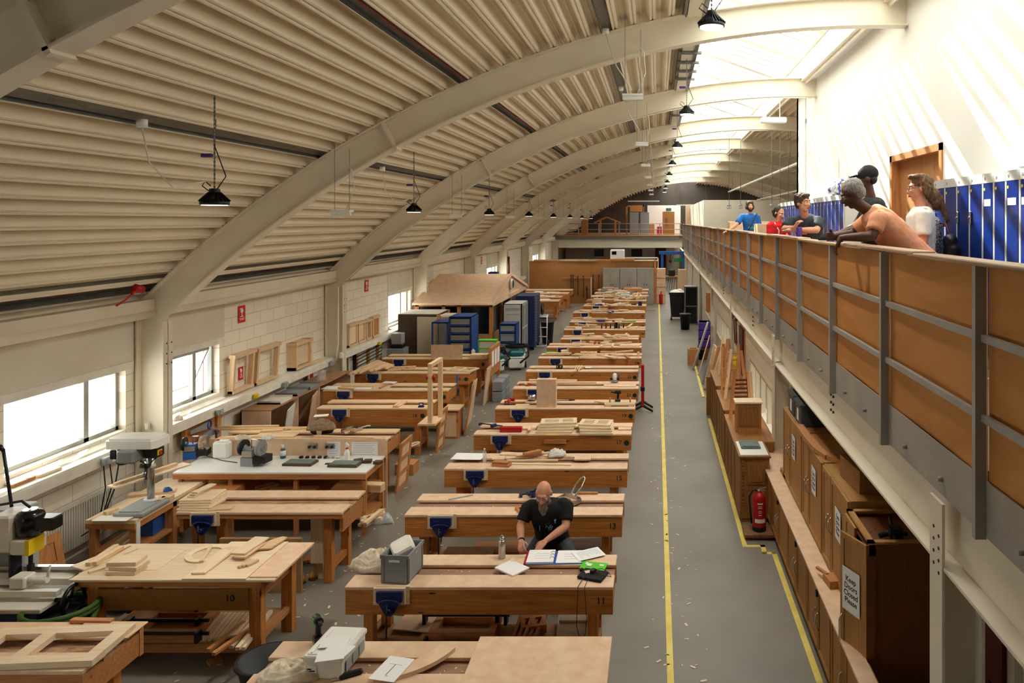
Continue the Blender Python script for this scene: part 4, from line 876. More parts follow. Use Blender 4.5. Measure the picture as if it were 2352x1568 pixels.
m = MB(); m.box(-.05, .05, -.09, .09, 0, .07); m.bar((-.02, .05, .07), (-.06, .22, .06), .03, .02); solo('wooden_plane', m, 'redpine_y', 'wooden plane lying on the board ledge', 'plane', (1.62, 6.85, .727), R(8))
# carved cabinet with sharpening stones
t = thing('panelled_cabinet', 'carved pine cabinet with sharpening plates on top behind the fire extinguisher', 'cabinet', (1.33, 10.35, 0))
m = MB(); m.box(-.2, .2, -.32, .32, .06, .88); m.box(-.17, .17, -.3, .3, 0, .06); part('body', m, 'oak_z', t)
m = MB(); m.box(-.22, .22, -.35, .35, .88, .91, None, .006); part('top', m, 'oak_y', t); m = MB(); m.box(-.19, .19, -.31, .31, .91, .916); part('top_sheet', m, 'white_plastic', t)
for z0, z1 in ((.14, .42), (.52, .82)): m = MB(); m.box(-.1, .13, -.332, -.32, z0, z1); m.box(-.07, .1, -.342, -.33, z0+.04, z1-.04); part('raised_panel', m, 'oak_z', t)
m = MB()
for i in range(14): m.ell((-.155, -.325, .24+i*.045), (.014, .01, .018), 8, 6)
part('carving', m, 'oak_z', t)
m = MB(); m.box(-.15, .12, -.1, .22, 0, .025); m.box(-.13, .1, -.08, .2, .025, .035); solo('sharpening_plate', m, 'stone_grey', 'grey green sharpening plate on the carved pine cabinet', 'plate', (1.33, 10.4, .917))
for i, (y0, y1, zt, lb) in enumerate(((10.75, 12.3, .86, 'oak storage chest just behind the carved cabinet'), (12.4, 13.9, .9, 'middle oak storage chest along the aisle'), (14.0, 15.5, .95, 'farthest oak storage chest along the aisle'))):
    t = thing('storage_chest', lb, 'chest', (1.42, (y0+y1)/2, 0)); L = (y1-y0)/2; m = MB(); m.box(-.27, .28, -L, L, 0, zt); part('body', m, 'oak_z', t)
    for q in range(3): cabdoor(t, -.27, -L+q*2*L/3+.01, -L+(q+1)*2*L/3-.01, .05, zt-.04, 'oak_z')
    m = MB(); m.box(-.3, .3, -L, L, zt, zt+.02); part('top', m, 'oak_y', t)
t = thing('glazed_cabinet', 'small pine cabinet with a panelled door standing on the nearest chest', 'cabinet', (1.4, 11.35, .88)); m = MB(); m.box(-.19, .19, -.12, .12, 0, .44); part('body', m, 'redpine_z', t); m = MB(); m.box(-.21, .21, -.15, .13, .44, .465); part('cornice', m, 'birch_x', t)
m = MB(); m.box(-.16, -.12, -.14, -.12, .1, .42); m.box(.12, .16, -.14, -.12, .1, .42); m.box(-.12, .12, -.14, -.12, .1, .14); m.box(-.12, .12, -.14, -.12, .38, .42); m.box(-.12, .12, -.13, -.12, .14, .38); part('door', m, 'oak_z', t)
# fire extinguisher
t = thing('fire_extinguisher', 'red fire extinguisher on a low timber stand beside the cupboards', 'fire extinguisher', (1.335, 9.62, .075))
m = MB(); m.lathe([(.085, .05), (.088, .06), (.088, .4), (.08, .44), (.05, .48), (.03, .49)], n=24); part('cylinder', m, 'red', t); m = MB(); m.lathe([(.086, 0), (.09, .01), (.09, .06), (.087, .065)], n=24); part('base', m, 'black', t)
m = MB(); m.cyl((0, 0, .49), .025, .04, 12); m.bar((0, 0, .54), (.09, -.01, .56), .02, .012); m.bar((0, 0, .52), (.08, -.01, .52), .02, .01); part('valve', m, 'chrome', t)
m = MB(); m.tube([(-.02, 0, .51), (-.08, -.0, .52), (-.13, -.01, .44), (-.12, -.02, .25), (-.1, -.03, .1)], .012, 8); part('hose', m, 'black', t)
m = MB(); M = Matrix.Identity(4)
for i in range(9):
    a = -1.57+(i-4)*.18; m.box(-.0005, .0005, -.009, .009, .12, .17, Matrix.Translation((.0885*math.cos(a), .0885*math.sin(a), 0)) @ Rz(a))
part('label_band', m, 'paper', t)
for i, (z, wd) in enumerate(((.36, .1), (.33, .07), (.31, .08), (.27, .05), (.25, .06), (.22, .06))):
    m = MB()
    for q in range(5): a = -1.57+(q-2)*.12*wd*8; m.box(-.0005, .0005, -.003*wd*60, .003*wd*60, z, z+(.016 if i == 0 else .006), Matrix.Translation((.0885*math.cos(a), .0885*math.sin(a), 0)) @ Rz(a))
    part('printed_line', m, 'paper', t)
m = MB(); m.box(-.2, .2, -.16, .16, .04, .075); m.box(-.16, .16, -.12, .12, 0, .04); solo('extinguisher_stand', m, 'mdf_edge', 'low timber plinth under the big fire extinguisher', 'plinth', (1.33, 9.62, 0))
m = MB(); m.prism([(0, 0), (.55, 0), (.55, .55), (.35, .8), (0, .8)], 0, .03, Matrix(((0, 0, 1, 0), (1, 0, 0, 0), (0, 1, 0, 0), (0, 0, 0, 1)))); solo('shaped_board', m, 'redpine_z', 'shaped pine board standing beside the fire extinguisher', 'board', (1.66, 9.55, 0))
t = thing('fire_extinguisher', 'small distant red fire extinguisher by the end of the brown screen', 'fire extinguisher', (.22, 36.3, 0)); m = MB(); m.lathe([(.08, 0), (.09, .02), (.09, .45), (.04, .55)]); part('cylinder', m, 'red', t); m = MB(); m.cyl((0, 0, .55), .02, .08, 8); m.bar((0, 0, .6), (.08, 0, .62), .02, .015); part('valve', m, 'black', t)
# bins and cage in the aisle
t = thing('wheeled_bin', 'large black wheeled waste bin in the aisle', 'bin', (.86, 30.8, 0)); m = MB(); m.lathe([(.36, .12), (.45, 1.05), (.5, 1.06), (.5, 1.14), (.44, 1.14), (.42, 1.08)], n=4, M=Rz(R(45)), smooth=False); part('body', m, 'black', t)
for x in (-.25, .25): m = MB(); m.cyl((x-.03, -.25, .08), .08, .06, 14, 'x'); part('wheel', m, 'black', t)
m = MB(); m.ell((0, 0, 1.1), (.34, .34, .14), 14, 8); m.ell((.1, -.1, 1.18), (.12, .14, .1)); part('rubbish', m, 'white_paint', t)
t = thing('glass_cage', 'dark glazed steel cabinet beside the black bin', 'cabinet', (1.37, 29.5, 0)); m = MB()
for x in (-.26, .22):
    for y in (-.3, .26): m.box(x, x+.04, y, y+.04, 0, 1.5)
for z in (0, .7, 1.46): m.box(-.26, .26, -.3, .3, z, z+.04)
part('frame', m, 'galv', t); m = MB(); m.box(-.24, .24, -.28, .28, .04, 1.46); part('glazing', m, 'black_gloss', t)
m = MB(); m.lathe([(.16, 0), (.2, .55), (.22, .56), (.22, .6)], n=20); solo('small_bin', m, 'black', 'small black bin standing before the glazed cabinet', 'bin', (1.08, 27.9, 0))
m = MB(); m.lathe([(.12, 0), (.2, .3), (.21, .3)], n=20); solo('small_bin', m, 'black', 'black tub under the purple boxes', 'bin', (1.3, 21.9, 0))
for i, z in enumerate((.36, .62, .87)):
    t = thing('purple_box', 'purple plastic storage box, '+['lowest', 'middle', 'topmost'][i]+' of the stack by the wall', 'box', (1.42, 22.0, z)); m = MB(); m.box(-.17, .17, -.25, .25, 0, .23, None, .02); m.box(-.18, .18, -.26, .26, .2, .23, None, .01); part('body', m, 'purple', t)
m = MB(); m.box(-.19, .19, -.26, .26, 0, .36); solo('box_stand', m, 'mdf_edge', 'low stand beneath the purple boxes', 'stand', (1.42, 22.05, 0))
m = MB(); m.cyl((0, 0, 0), .05, .5, 14); m.cyl((0, 0, .5), .02, .06, 8); solo('yellow_bottle', m, 'yellow', 'tall yellow container standing among the timber by the red brown door', 'container', (1.66, 15.6, .74))
# ================================================================ THINGS ON AND UNDER THE BENCHES
def P(px, py, z=BT): return pz(px, py, z)
def pl(label, p0, p1, w_, t, z0=BT, mt='pine_x', name='plank', cat='timber', group=None):
    """one piece of timber, centre line between two seen points on its top face"""
    a = pz(p0[0], p0[1], z0+t); b = pz(p1[0], p1[1], z0+t); L = math.hypot(b[0]-a[0], b[1]-a[1]); rz = math.atan2(b[1]-a[1], b[0]-a[0])
    m = MB(); m.box(-L/2, L/2, -w_/2, w_/2, 0, t, None, min(.003, t/4, w_/4)); return solo(name, m, mt, label, cat, ((a[0]+b[0])/2, (a[1]+b[1])/2, z0+.0005), rz, group)
def slab_(label, c, sx, sy, t, z0=BT, rz=0, mt='mdf', name='board', cat='board', group=None):
    x, y = pz(c[0], c[1], z0+t); m = MB(); m.box(-sx/2, sx/2, -sy/2, sy/2, 0, t, None, min(.003, t/4)); return solo(name, m, mt, label, cat, (x, y, z0+.0005), R(rz), group)
def sheet(label, c, sx, sy, z0=BT, rz=0, lines=0, mt='paper', name='paper_sheet', n=1):
    x, y = pz(c[0], c[1], z0); m = MB(); m.box(-sx/2, sx/2, -sy/2, sy/2, 0, .0015*n+.001); o = solo(name, m, mt, label, 'paper', (x, y, z0+.001), R(rz))
    if lines:
        m = MB()
        for i in range(lines):
            yy = sy/2-.03-(sy-.06)*i/lines; m.box(-sx/2+.02, sx/2-.02-rnd.random()*.08*sx*4, yy-.0012, yy+.0012, .0015*n+.001, .0015*n+.0014)
        part('print_lines', m, 'drawer_grey', o)
    return o
def cloth(label, c, sx, sy, h, z0=BT, mt='cloth', rz=0, name='cloth', cat='cloth', seed=1):
    x, y = pz(c[0], c[1], z0); r2 = random.Random(seed); m = MB(); n, k = 26, 14; vs = []; fs = []
    ph = [r2.random()*6 for _ in range(6)]
    for i in range(k+1):
        t = i/k
        for j in range(n):
            a = 2*math.pi*j/n; rr = math.sin(t*math.pi/2)*(1+.16*math.sin(3*a+ph[0])+.1*math.sin(5*a+ph[1])*t)
            z = h*(math.cos(t*math.pi/2)**.7)*(1+.3*math.sin(4*a+ph[2])*t+.25*math.sin(7*t*3+2*a+ph[3]))+.004
            vs.append((sx/2*rr*math.cos(a), sy/2*rr*math.sin(a), max(.002, z if i < k else .002)))
    for i in range(k):
        for j in range(n): q = (j+1) % n; fs.append([i*n+j, i*n+n+j, i*n+n+q, i*n+q])
    fs.append([k*n+q for q in range(n-1, -1, -1)]); m.add(vs, fs, None, True); return solo(name, m, mt, label, cat, (x, y, z0), R(rz))
def bottle(label, c, r, h, z0=BT, mt='clearplastic', cap='white_plastic', lab=None):
    x, y = pz(c[0], c[1], z0); t = thing('bottle', label, 'bottle', (x, y, z0)); m = MB(); m.lathe([(r*.9, 0), (r, .01), (r, h*.68), (r*.85, h*.76), (r*.38, h*.88), (r*.38, h*.93)], n=18); part('body', m, mt, t)
    m = MB(); m.cyl((0, 0, h*.93), r*.45, h*.07, 14); part('cap', m, cap, t)
    if lab: m = MB(); m.cyl((0, 0, h*.2), r+.001, h*.35, 18); part('label_band', m, lab, t)
    return t
def gclamp(label, c, L, z0=BT, rz=0, c1='vise_blue', bar='iron', name='quick_clamp'):
    x, y = pz(c[0], c[1], z0); t = thing(name, label, 'clamp', (x, y, z0), R(rz)); m = MB(); m.box(-L/2, L/2, -.008, .008, .015, .03); part('bar', m, bar, t)
    m = MB(); m.box(-L/2, -L/2+.035, -.05, .012, 0, .035, None, .005); m.box(L*.1, L*.1+.05, -.09, .03, 0, .045, None, .008); m.tube([(L*.13, -.05, .04), (L*.2, -.12, .05)], .013, 8); part('jaw', m, c1, t); return t
def muffs(label, c, z0=BT, rz=0):
    x, y = pz(c[0], c[1], z0); t = thing('ear_defenders', label, 'ear defenders', (x, y, z0), R(rz))
    for s in (-1, 1): m = MB(); m.ell((s*.055, 0, .045), (.03, .042, .045), 12, 8); part('cup', m, 'red', t)
    m = MB(); m.tube([(-.06, 0, .06), (-.06, .05, .08), (0, .09, .09), (.06, .05, .08), (.06, 0, .06)], .007, 6); part('headband', m, 'black', t); return t
def frame_(label, c, W, D, t_, z0=BT, rz=0, rails=(.5,), stiles=(), f=.055, mt='birch_x', name='door_frame', group=None):
    x, y = pz(c[0], c[1], z0+t_); m = MB(); w2, d2 = W/2, D/2
    m.box(-w2, -w2+f, -d2, d2, 0, t_); m.box(w2-f, w2, -d2, d2, 0, t_); m.box(-w2+f, w2-f, -d2, -d2+f, 0, t_); m.box(-w2+f, w2-f, d2-f, d2, 0, t_)
    for r_ in rails: m.box(-w2+W*r_-f/2, -w2+W*r_+f/2, -d2+f, d2-f, 0, t_)
    for r_ in stiles: m.box(-w2+f, w2-f, -d2+D*r_-f*.3, -d2+D*r_+f*.3, 0.001, t_-.001)
    return solo(name, m, mt, label, 'joinery frame', (x, y, z0+.0005), R(rz), group)
# ---- bench 9
slab_('large bare brown board covering the right half of the nearest workbench', (1240, 1515), 1.03, .62, .018)
t = thing('folding_crate', 'pale grey lidded crate with loose sheets on its lid', 'crate', (-2.36, 5.44, BT), R(-4)); m = MB(); m.box(-.135, .135, -.18, .2, 0, .15, None, .012); m.box(-.145, .145, -.19, .21, .125, .165, None, .01); part('body', m, 'white_paint', t)
m = MB(); m.box(-.12, .12, -.165, .185, .165, .172); 
for x in (-.1, .09): m.box(x, x+.012, -.16, .17, .172, .18)
part('lid', m, 'white_plastic', t)
m = MB(); m.box(-.115, -.045, -.186, -.1845, .05, .1); l_ = part('label_card', m, 'paper', t); m = MB(); m.box(-.11, -.08, -.188, -.186, .07, .078); m.box(-.11, -.055, -.188, -.186, .057, .065); part('print_lines', m, 'ink', l_)
m = MB()
for i in range(3): m.box(.145, .149, -.13+i*.1, -.05+i*.1, .03, .11)
part('side_ribs', m, 'box_grey', t)
for i, (cx, cyy, r_, lb) in enumerate(((768, 1475, 8, 'white sheet nearest the drill on the pale crate lid'), (778, 1492, -12, 'bent white sheet in the middle of the pale crate lid'), (760, 1505, 14, 'white sheet at the front of the pale crate lid'))):
    sheet(lb, (cx, cyy), .19, .13, BT+.183+.003*i, r_)
t = thing('cordless_drill', 'black and green cordless drill standing behind the pale crate', 'drill', (*P(731, 1478), BT), R(35)); m = MB(); m.box(-.035, .035, -.05, .05, 0, .055, None, .008); part('battery', m, 'black', t)
m = MB(); m.tube([(0, .01, .05), (0, 0, .17)], [.022, .02], 10); m.tube([(0, .07, .17), (0, -.05, .19)], [.032, .03], 12); part('body', m, 'black', t); m = MB(); m.tube([(0, -.05, .19), (0, -.1, .2), (0, -.13, .2)], [.018, .014, .006], 10); part('chuck', m, 'iron', t)
m = MB(); m.box(-.034, .034, 0, .04, .155, .19); m.box(-.036, .036, -.052, .0, .02, .035); part('green_trim', m, 'bright_green', t)
def arcpl(label, c, r0, r1, a0, a1, t_, z0, mt, name='curved_plank'):
    x, y = pz(c[0], c[1], z0); n = 16; po = [(r1*math.cos(R(a0+(a1-a0)*i/n)), r1*math.sin(R(a0+(a1-a0)*i/n))) for i in range(n+1)]+[(r0*math.cos(R(a1+(a0-a1)*i/n)), r0*math.sin(R(a1+(a0-a1)*i/n))) for i in range(n+1)]
    m = MB(); m.prism(po, 0, t_); return solo(name, m, mt, label, 'curved board', (x, y, z0+.001))
def arc3(label, pa, pb, pc_, wd, t_, z0, mt):
    (ax, ay), (bx, by), (cx, cyy) = [P(*q, z0+t_) for q in (pa, pb, pc_)]
    D = 2*(ax*(by-cyy)+bx*(cyy-ay)+cx*(ay-by)); ux = ((ax*ax+ay*ay)*(by-cyy)+(bx*bx+by*by)*(cyy-ay)+(cx*cx+cyy*cyy)*(ay-by))/D; uy = ((ax*ax+ay*ay)*(cx-bx)+(bx*bx+by*by)*(ax-cx)+(cx*cx+cyy*cyy)*(bx-ax))/D
    r_ = math.hypot(ax-ux, ay-uy); a0 = math.atan2(ay-uy, ax-ux); a1 = math.atan2(cyy-uy, cx-ux); n = 18
    if a1 < a0: a1 += 2*math.pi
    po = [(r_*math.cos(a0+(a1-a0)*i/n), r_*math.sin(a0+(a1-a0)*i/n)) for i in range(n+1)]+[((r_-wd)*math.cos(a1+(a0-a1)*i/n), (r_-wd)*math.sin(a1+(a0-a1)*i/n)) for i in range(n+1)]
    ox, oy = (ax+cx)/2-ux, (ay+cyy)/2-uy; m = MB(); m.prism([(x-ox, y-oy) for x, y in po], 0, t_); solo('curved_board', m, mt, label, 'curved board', (ux+ox, uy+oy, z0+.001))
arc3('wide curved board lying across the nearest workbench', (858, 1562), (965, 1535), (1046, 1486), .13, .03, BT, 'mdf')
sheet('white drawing sheet lying on the curved board', (900, 1536), .2, .28, BT+.035, -12, 0); m = MB(); m.box(-.05, .05, .05, .052, .003, .0035); m.box(-.004, .004, -.08, .05, .003, .0035); m.box(.0, .02, -.09, -.085, .003, .0035); part('drawing', m, 'drawer_grey', [o for o in bpy.data.objects if o.get('label') == 'white drawing sheet lying on the curved board'][0])
cloth('cream cloth draped at the left end of the nearest workbench', (662, 1552), .42, .3, .07, seed=3)
t = thing('moulding_tool', 'dark moulding tool lying in front of the pale crate', 'tool', (*P(806, 1553), BT), R(30)); m = MB(); m.box(-.08, .08, -.02, .02, 0, .035, None, .01); part('body', m, 'black', t); m = MB(); m.box(-.13, -.08, -.008, .008, .01, .02); part('blade', m, 'steel', t)
t = thing('rubber_bucket', 'black rubber tub on the floor at the bottom edge of the view', 'bucket', (*P(615, 1590, .0), 0)); m = MB(); m.lathe([(.17, 0), (.24, .28), (.26, .285), (.26, .3), (.235, .3), (.17, .06)], n=28); part('body', m, 'black', t)
m = MB(); m.bar((-.15, -.1, .12), (.16, .06, .3), .05, .02); part('offcut', m, 'birch_x', t)
# ---- bench 11
t = thing('euro_crate', 'grey open crate holding a white bag, on the writing bench', 'crate', (-2.34, 6.82, BT), R(-5)); m = MB(); w2, d2, h = .125, .17, .25
m.box(-w2, w2, -d2, d2, 0, .012); m.box(-w2, -w2+.01, -d2, d2, 0, h); m.box(w2-.01, w2, -d2, d2, 0, h); m.box(-w2, w2, -d2, -d2+.01, 0, h); m.box(-w2, w2, d2-.01, d2, 0, h)
for s in (-1, 1): m.box(-w2-.01, w2+.01, s*(d2)-.005, s*(d2)+.005, h-.025, h+.005); m.box(s*w2-.006, s*w2+.006, -d2-.01, d2+.01, h-.025, h+.005)
for s in (-1, 1):
    for q in (-1, 1): m.box(s*w2*.86-.008, s*w2*.86+.008, q*(d2+.004)-.004, q*(d2+.004)+.004, 0, h-.02); m.box(s*(w2+.003)-.004, s*(w2+.003)+.004, q*d2*.86-.008, q*d2*.86+.008, 0, h-.02)
part('body', m, 'drawer_grey', t); m = MB(); m.box(-.05, .05, -d2-.009, -d2-.004, h-.055, h-.035); part('handle_slot', m, 'white_plastic', t)
m = MB(); m.box(-.1, .1, -.09, .11, -.02, .1, Matrix.Translation((0, .02, .15)) @ Euler((.25, -.35, .5)).to_matrix().to_4x4(), .02); solo('plastic_bag', m, 'white_paint', 'white bag tilted inside the grey open crate', 'bag', (-2.33, 6.83, BT+.04))
cloth('cream cloth hanging behind the grey open crate', (858, 1300), .36, .34, .12, seed=5)
t = thing('flask', 'brushed steel drinking flask beside the writing man', 'flask', (*P(1153, 1281), BT)); m = MB(); m.lathe([(.032, 0), (.034, .01), (.034, .15), (.03, .165), (.022, .175)], n=22); part('body', m, 'steel', t); m = MB(); m.lathe([(.024, .175), (.025, .2), (.02, .205)], n=18); m.tube([(-.02, 0, .2), (0, 0, .225), (.02, 0, .2)], .004, 6); part('lid', m, 'chrome', t)
for i in range(1): sheet('stack of blank white sheets fanned on the tool well', (1176, 1306), .2, .26, BT, 52, 0, n=8, name='paper_stack')
m = MB(); m.box(-.02, .02, -.03, .03, 0, .001, None); solo('sticky_note', m, 'birch_x', 'small cream sticky note on the fanned stack of sheets', 'note', (*P(1178, 1288), BT+.016), .3)
t = thing('ring_binder', 'open ring binder with printed pages in front of the man', 'binder', (*P(1272, 1281), BT), R(2)); m = MB(); m.box(-.275, .0, -.14, .14, 0, .004); m.box(0, .04, -.14, .14, 0, .004); m.box(.04, .31, -.14, .14, 0, .004); part('cover', m, 'blue', t)
for x0, x1, th, lb in ((-.25, .005, .018, 0), (.03, .27, .008, 0)):
    m = MB(); m.box(x0, x1, -.13, .135, .004, .004+th); p_ = part('pages', m, 'paper', t); m = MB()
    for i in range(3): m.box(x0+.07, x1-.05, -.05+i*.05, -.047+i*.05, .004+th, .0045+th)
    part('print_lines', m, 'box_grey', p_)
m = MB(); m.box(-.272, -.25, -.135, .135, .004, .012); part('pink_dividers', m, 'red', t); m = MB(); m.box(.27, .29, -.13, .13, .004, .008); part('green_dividers', m, 'bright_green', t)
m = MB()
for yy in (-.06, 0, .06): m.tube([(-.01+.025*math.cos(R(q)), yy, .01+.03*math.sin(R(q))) for q in range(0, 181, 20)], .002, 5)
part('rings', m, 'iron', t)
sheet('printed white sheet lying skewed beside the open binder', (1352, 1272), .2, .28, BT+.013, -62, 14)
t = thing('green_leaflet', 'bright green leaflet under the black tablet', 'leaflet', (*P(1364, 1300), BT+.002), R(-12)); m = MB(); m.box(-.12, .12, -.075, .075, 0, .004); part('cover', m, 'bright_green', t); m = MB(); m.box(.05, .09, .01, .04, .004, .005); m.box(-.09, -.07, .02, .05, .004, .005); part('white_print', m, 'paper', t)
t = thing('tablet', 'closed black laptop with its charger on the corner of the bench', 'laptop', (*P(1362, 1324), BT+.008), R(-20)); m = MB(); m.box(-.12, .12, -.09, .09, 0, .018, None, .004); part('case', m, 'black_soft', t)
m = MB(); m.box(-.03, .01, -.01, .05, .019, .05, None, .005); ch = part('charger', m, 'black', t); m = MB(); m.tube([(0, .04, .04), (.05, .1, .03), (.13, .08, .01), (.17, .03, .005), (.1, .0, .022), (.02, .02, .03)], .003, 6); part('cable', m, 'black', ch)
m = MB(); m.box(-.16, -.13, .04, .075, -.005, .02, None, .005); part('plug', m, 'black', ch)
m = MB(); x, y = -.64, 6.58; m.tube([(x-.02, 6.72, BT+.03), (x-.06, 6.585, BT+.005), (x-.07, 6.572, .5), (x-.02, 6.56, .3), (x, 6.57, .24)], .003, 6); m.tube([(x+.02, 6.7, BT+.02), (x+.0, 6.582, BT+.003), (x+.02, 6.57, .55), (x+.0, 6.56, .35), (x-.06, 6.57, .24)], .003, 6); solo('power_lead', m, 'black', 'thin black lead hanging down the front of the writing bench', 'cable')
sheet('pale yellow sticky note on the black laptop', (1350, 1313), .05, .05, BT+.028, 20, mt='birch_x', name='sticky_note'); sheet('white sticky note on the green leaflet', (1354, 1297), .05, .05, BT+.008, -25, mt='paper', name='sticky_note')
sheet('small cream notes under the hand of the writing man', (1206, 1276), .09, .05, BT, 10, mt='birch_x', name='sticky_note')
# under bench 11
frame_('pale door frame lying on the shelf under the writing bench', (925, 1432), .62, .5, .035, .206, -6, (.15,), mt='mdf_dark')
slab_('flat brown board on the door frame under the writing bench', (965, 1425), .4, .34, .012, .243, -8)
for i, (yy, lb) in enumerate(((1408, 'rear black clamp bar across the pine frame under the writing bench'), (1455, 'front black clamp bar across the pine frame under the writing bench'))):
    a = P(975, yy, .33); b = P(1170, yy, .33); m = MB(); L = b[0]-a[0]; m.box(0, L, -.006, .006, 0, .03); m.box(0, .03, -.07, .015, -.05, .06); m.box(L-.04, L-.01, -.07, .015, -.05, .06); m.box(L*.85, L*.89, -.07, .015, -.05, .06); solo('sash_clamp', m, 'black', lb, 'clamp', (a[0], a[1], .3-.06*i))
frame_('glued pine frame held by the black clamps', (1070, 1430), .62, .34, .07, .207, 0, (), mt='redpine_x', f=.07)
for i in range(5): pl('pine stick standing in the rack right of the clamped frame', (1180+12*i, 1460), (1200+14*i, 1400), .03, .05, .206+.01*(i % 3), 'redpine_x', group='sticks beside the clamped frame under the writing bench')
frame_('small pine frame propped under the writing bench', (1225, 1425), .24, .2, .07, .207, 12, (.5,), mt='redpine_x', f=.04)
slab_('cream topped drawer box under the writing bench', (1325, 1425), .36, .38, .1, .207, 4, 'birch_x', 'drawer_box', 'box')
slab_('thin pale panel on the cream drawer box', (1325, 1405), .3, .3, .02, .309, 0, 'birch_y', 'panel', 'panel')
# ---- bench 13
pl('steel rule lying on the clear bench top', (1030, 1147), (1086, 1136), .03, .004, BT, 'drawer_grey', 'steel_rule', 'rule')
gclamp('blue one handed clamps heaped behind the man', (1214, 1138), .22, rz=15)
gclamp('second blue clamp in the heap behind the man', (1226, 1132), .2, BT+.04, rz=40)
t = thing('phone_box', 'small open cardboard box beside the bearded man', 'box', (*P(1197, 1172), BT-.02), R(28)); m = MB(); m.box(-.05, .05, -.07, .07, 0, .045); part('carton', m, 'redpine_x', t); m = MB(); m.box(-.02, .03, -.03, .03, .045, .046); part('dark_window', m, 'black', t); m = MB(); m.box(-.05, .05, .05, .07, .045, .047); part('orange_end', m, 'orange', t)
t = thing('dustpan', 'steel dustpan with a looped handle and black brush', 'dustpan', (*P(1303, 1150), BT-.02), R(-35)); m = MB(); m.prism([(-.13, -.12), (.13, -.12), (.11, .1), (-.11, .1)], 0, .006); m.box(-.13, -.124, -.12, .1, 0, .05); m.box(.124, .13, -.12, .1, 0, .05); m.box(-.12, .12, .09, .1, 0, .06); part('pan', m, 'steel', t)
m = MB(); m.tube([(-.03, .1, .05), (-.05, .2, .14), (-.03, .28, .2), (.0, .3, .22), (.03, .28, .2), (.05, .2, .14), (.03, .1, .05)], .009, 8); part('handle', m, 'chrome', t)
m = MB(); m.box(-.1, .05, -.05, .0, .01, .05, Rz(.3), .01); part('brush', m, 'black_soft', t)
pl('short pale batten behind the dustpan', (1325, 1130), (1373, 1130), .05, .02, BT, 'redpine_x')
for i, c in enumerate(((1075, 1268), (1140, 1255), (1345, 1248))): slab_('flat boards stored under the clear bench, '+['left end', 'middle', 'right end'][i], c, .55, .3, .12-.03*i, .207, 3*i, ['mdf', 'redpine_x', 'darkwood_x'][i])
for i, x in enumerate((985, 1001)): m = MB(); m.ell((0, 0, .05), (.05, .13, .05), 12, 8); m.tube([(0, .07, .06), (0, .08, .2)], [.05, .055], 12); solo('work_boot', m, 'black_soft', 'black boot on the floor under the bench with the clear top, '+['left one', 'right one'][i], 'boot', (*P(x, 1262, 0), 0))
# ---- bench 15
sheet('large white blank sheet on the bench numbered 15', (1076, 1048), .42, .28, BT, -3)
bottle('small clear water bottle on the bench behind the bearded man', (1113, 1062), .026, .19)
L15 = 'on the bench directly behind the bearded man'
pl('long flat board at the back '+L15, (1150, 1040), (1350, 1047), .12, .018, mt='mdf'); pl('rightmost square panel '+L15, (1320, 1050), (1358, 1050), .16, .02, BT+.02, 'mdf'); pl('thin batten lying in the well '+L15, (1175, 1063), (1312, 1065), .05, .015, mt='birch_x')
pl('thick block nearest the front edge '+L15, (1133, 1063), (1172, 1066), .1, .03, mt='redpine_x'); pl('second block stacked on the front block '+L15, (1133, 1058), (1168, 1060), .09, .025, BT+.031, 'redpine_x')
pl('slanting batten pointing at the cloth '+L15, (1162, 1052), (1262, 1037), .04, .02, BT+.02, 'birch_x'); pl('dark block topmost of the heap '+L15, (1203, 1040), (1242, 1032), .07, .04, BT+.06, 'redpine_x'); pl('board under the dark block '+L15, (1185, 1044), (1250, 1037), .08, .02, BT+.04, 'pine_x')
pl('long batten in front of the cloth '+L15, (1165, 1056), (1282, 1055), .045, .02, BT+.018, 'pine_x'); pl('square brown panel left of the heap '+L15, (1132, 1050), (1160, 1050), .14, .018, BT+.02, 'mdf')
cloth('white crumpled cloth on the bench behind the bearded man', (1277, 1047), .24, .16, .08, BT+.02, mt='tee_white', seed=8)
# ---- bench 17
gclamp('blue bar clamp with a long black bar, by the red box', (1128, 978), .42, rz=-22); t = thing('red_box', 'shiny red metal box on the bench with stacked frames', 'box', (*P(1174, 991), BT)); m = MB(); m.box(-.17, .17, -.045, .045, 0, .075, None, .008); part('body', m, 'red', t); m = MB(); m.box(-.17, .17, -.047, .047, .055, .06); part('lid_line', m, 'maroon', t)
pl('thin white stick left of the red metal box', (1120, 987), (1148, 988), .03, .012, mt='birch_x')
x, y = P(1211, 982); m = MB(); m.prism([(-.1, -.13), (.06, -.16), (.15, -.1), (.17, .16), (.05, .18), (-.1, .05)], 0, .03); solo('curved_board', m, 'mdf', 'rounded brown board beside the red metal box', 'board', (x, y, BT))
pl('small pale block on the rounded brown board', (1215, 987), (1219, 977), .045, .03, BT+.032, 'pine_x')
for i in range(4): frame_('pale window frame in the left stack on the bench', (1275+3*i, 985-6.5*i), .56, .3, .028, BT+.032*i, 2*i, (.55,), (.35, .65), .06, group='left stack of window frames')
for i in range(4): frame_('pale window frame in the right stack on the bench', (1372-1*i, 988-6.5*i), .5, .32, .028, BT+.032*i, -2*i, (.5,), (.35, .65), .06, group='right stack of window frames')
pl('yellow striped rule at the foot of the left frame stack', (1252, 998), (1283, 998), .02, .01, mt='yellow', name='rule', cat='rule')
m = MB(); m.box(-.17, .17, -.04, 0, -.0, .06, None, .004); solo('handrail_block', m, 'redpine_x', 'timber block fixed on the front of the bench with stacked frames', 'block', (-1.55, 11.32, .69))
pl('loose board at the far end of the stacked frames bench', (1420, 983), (1450, 983), .12, .02, mt='mdf')
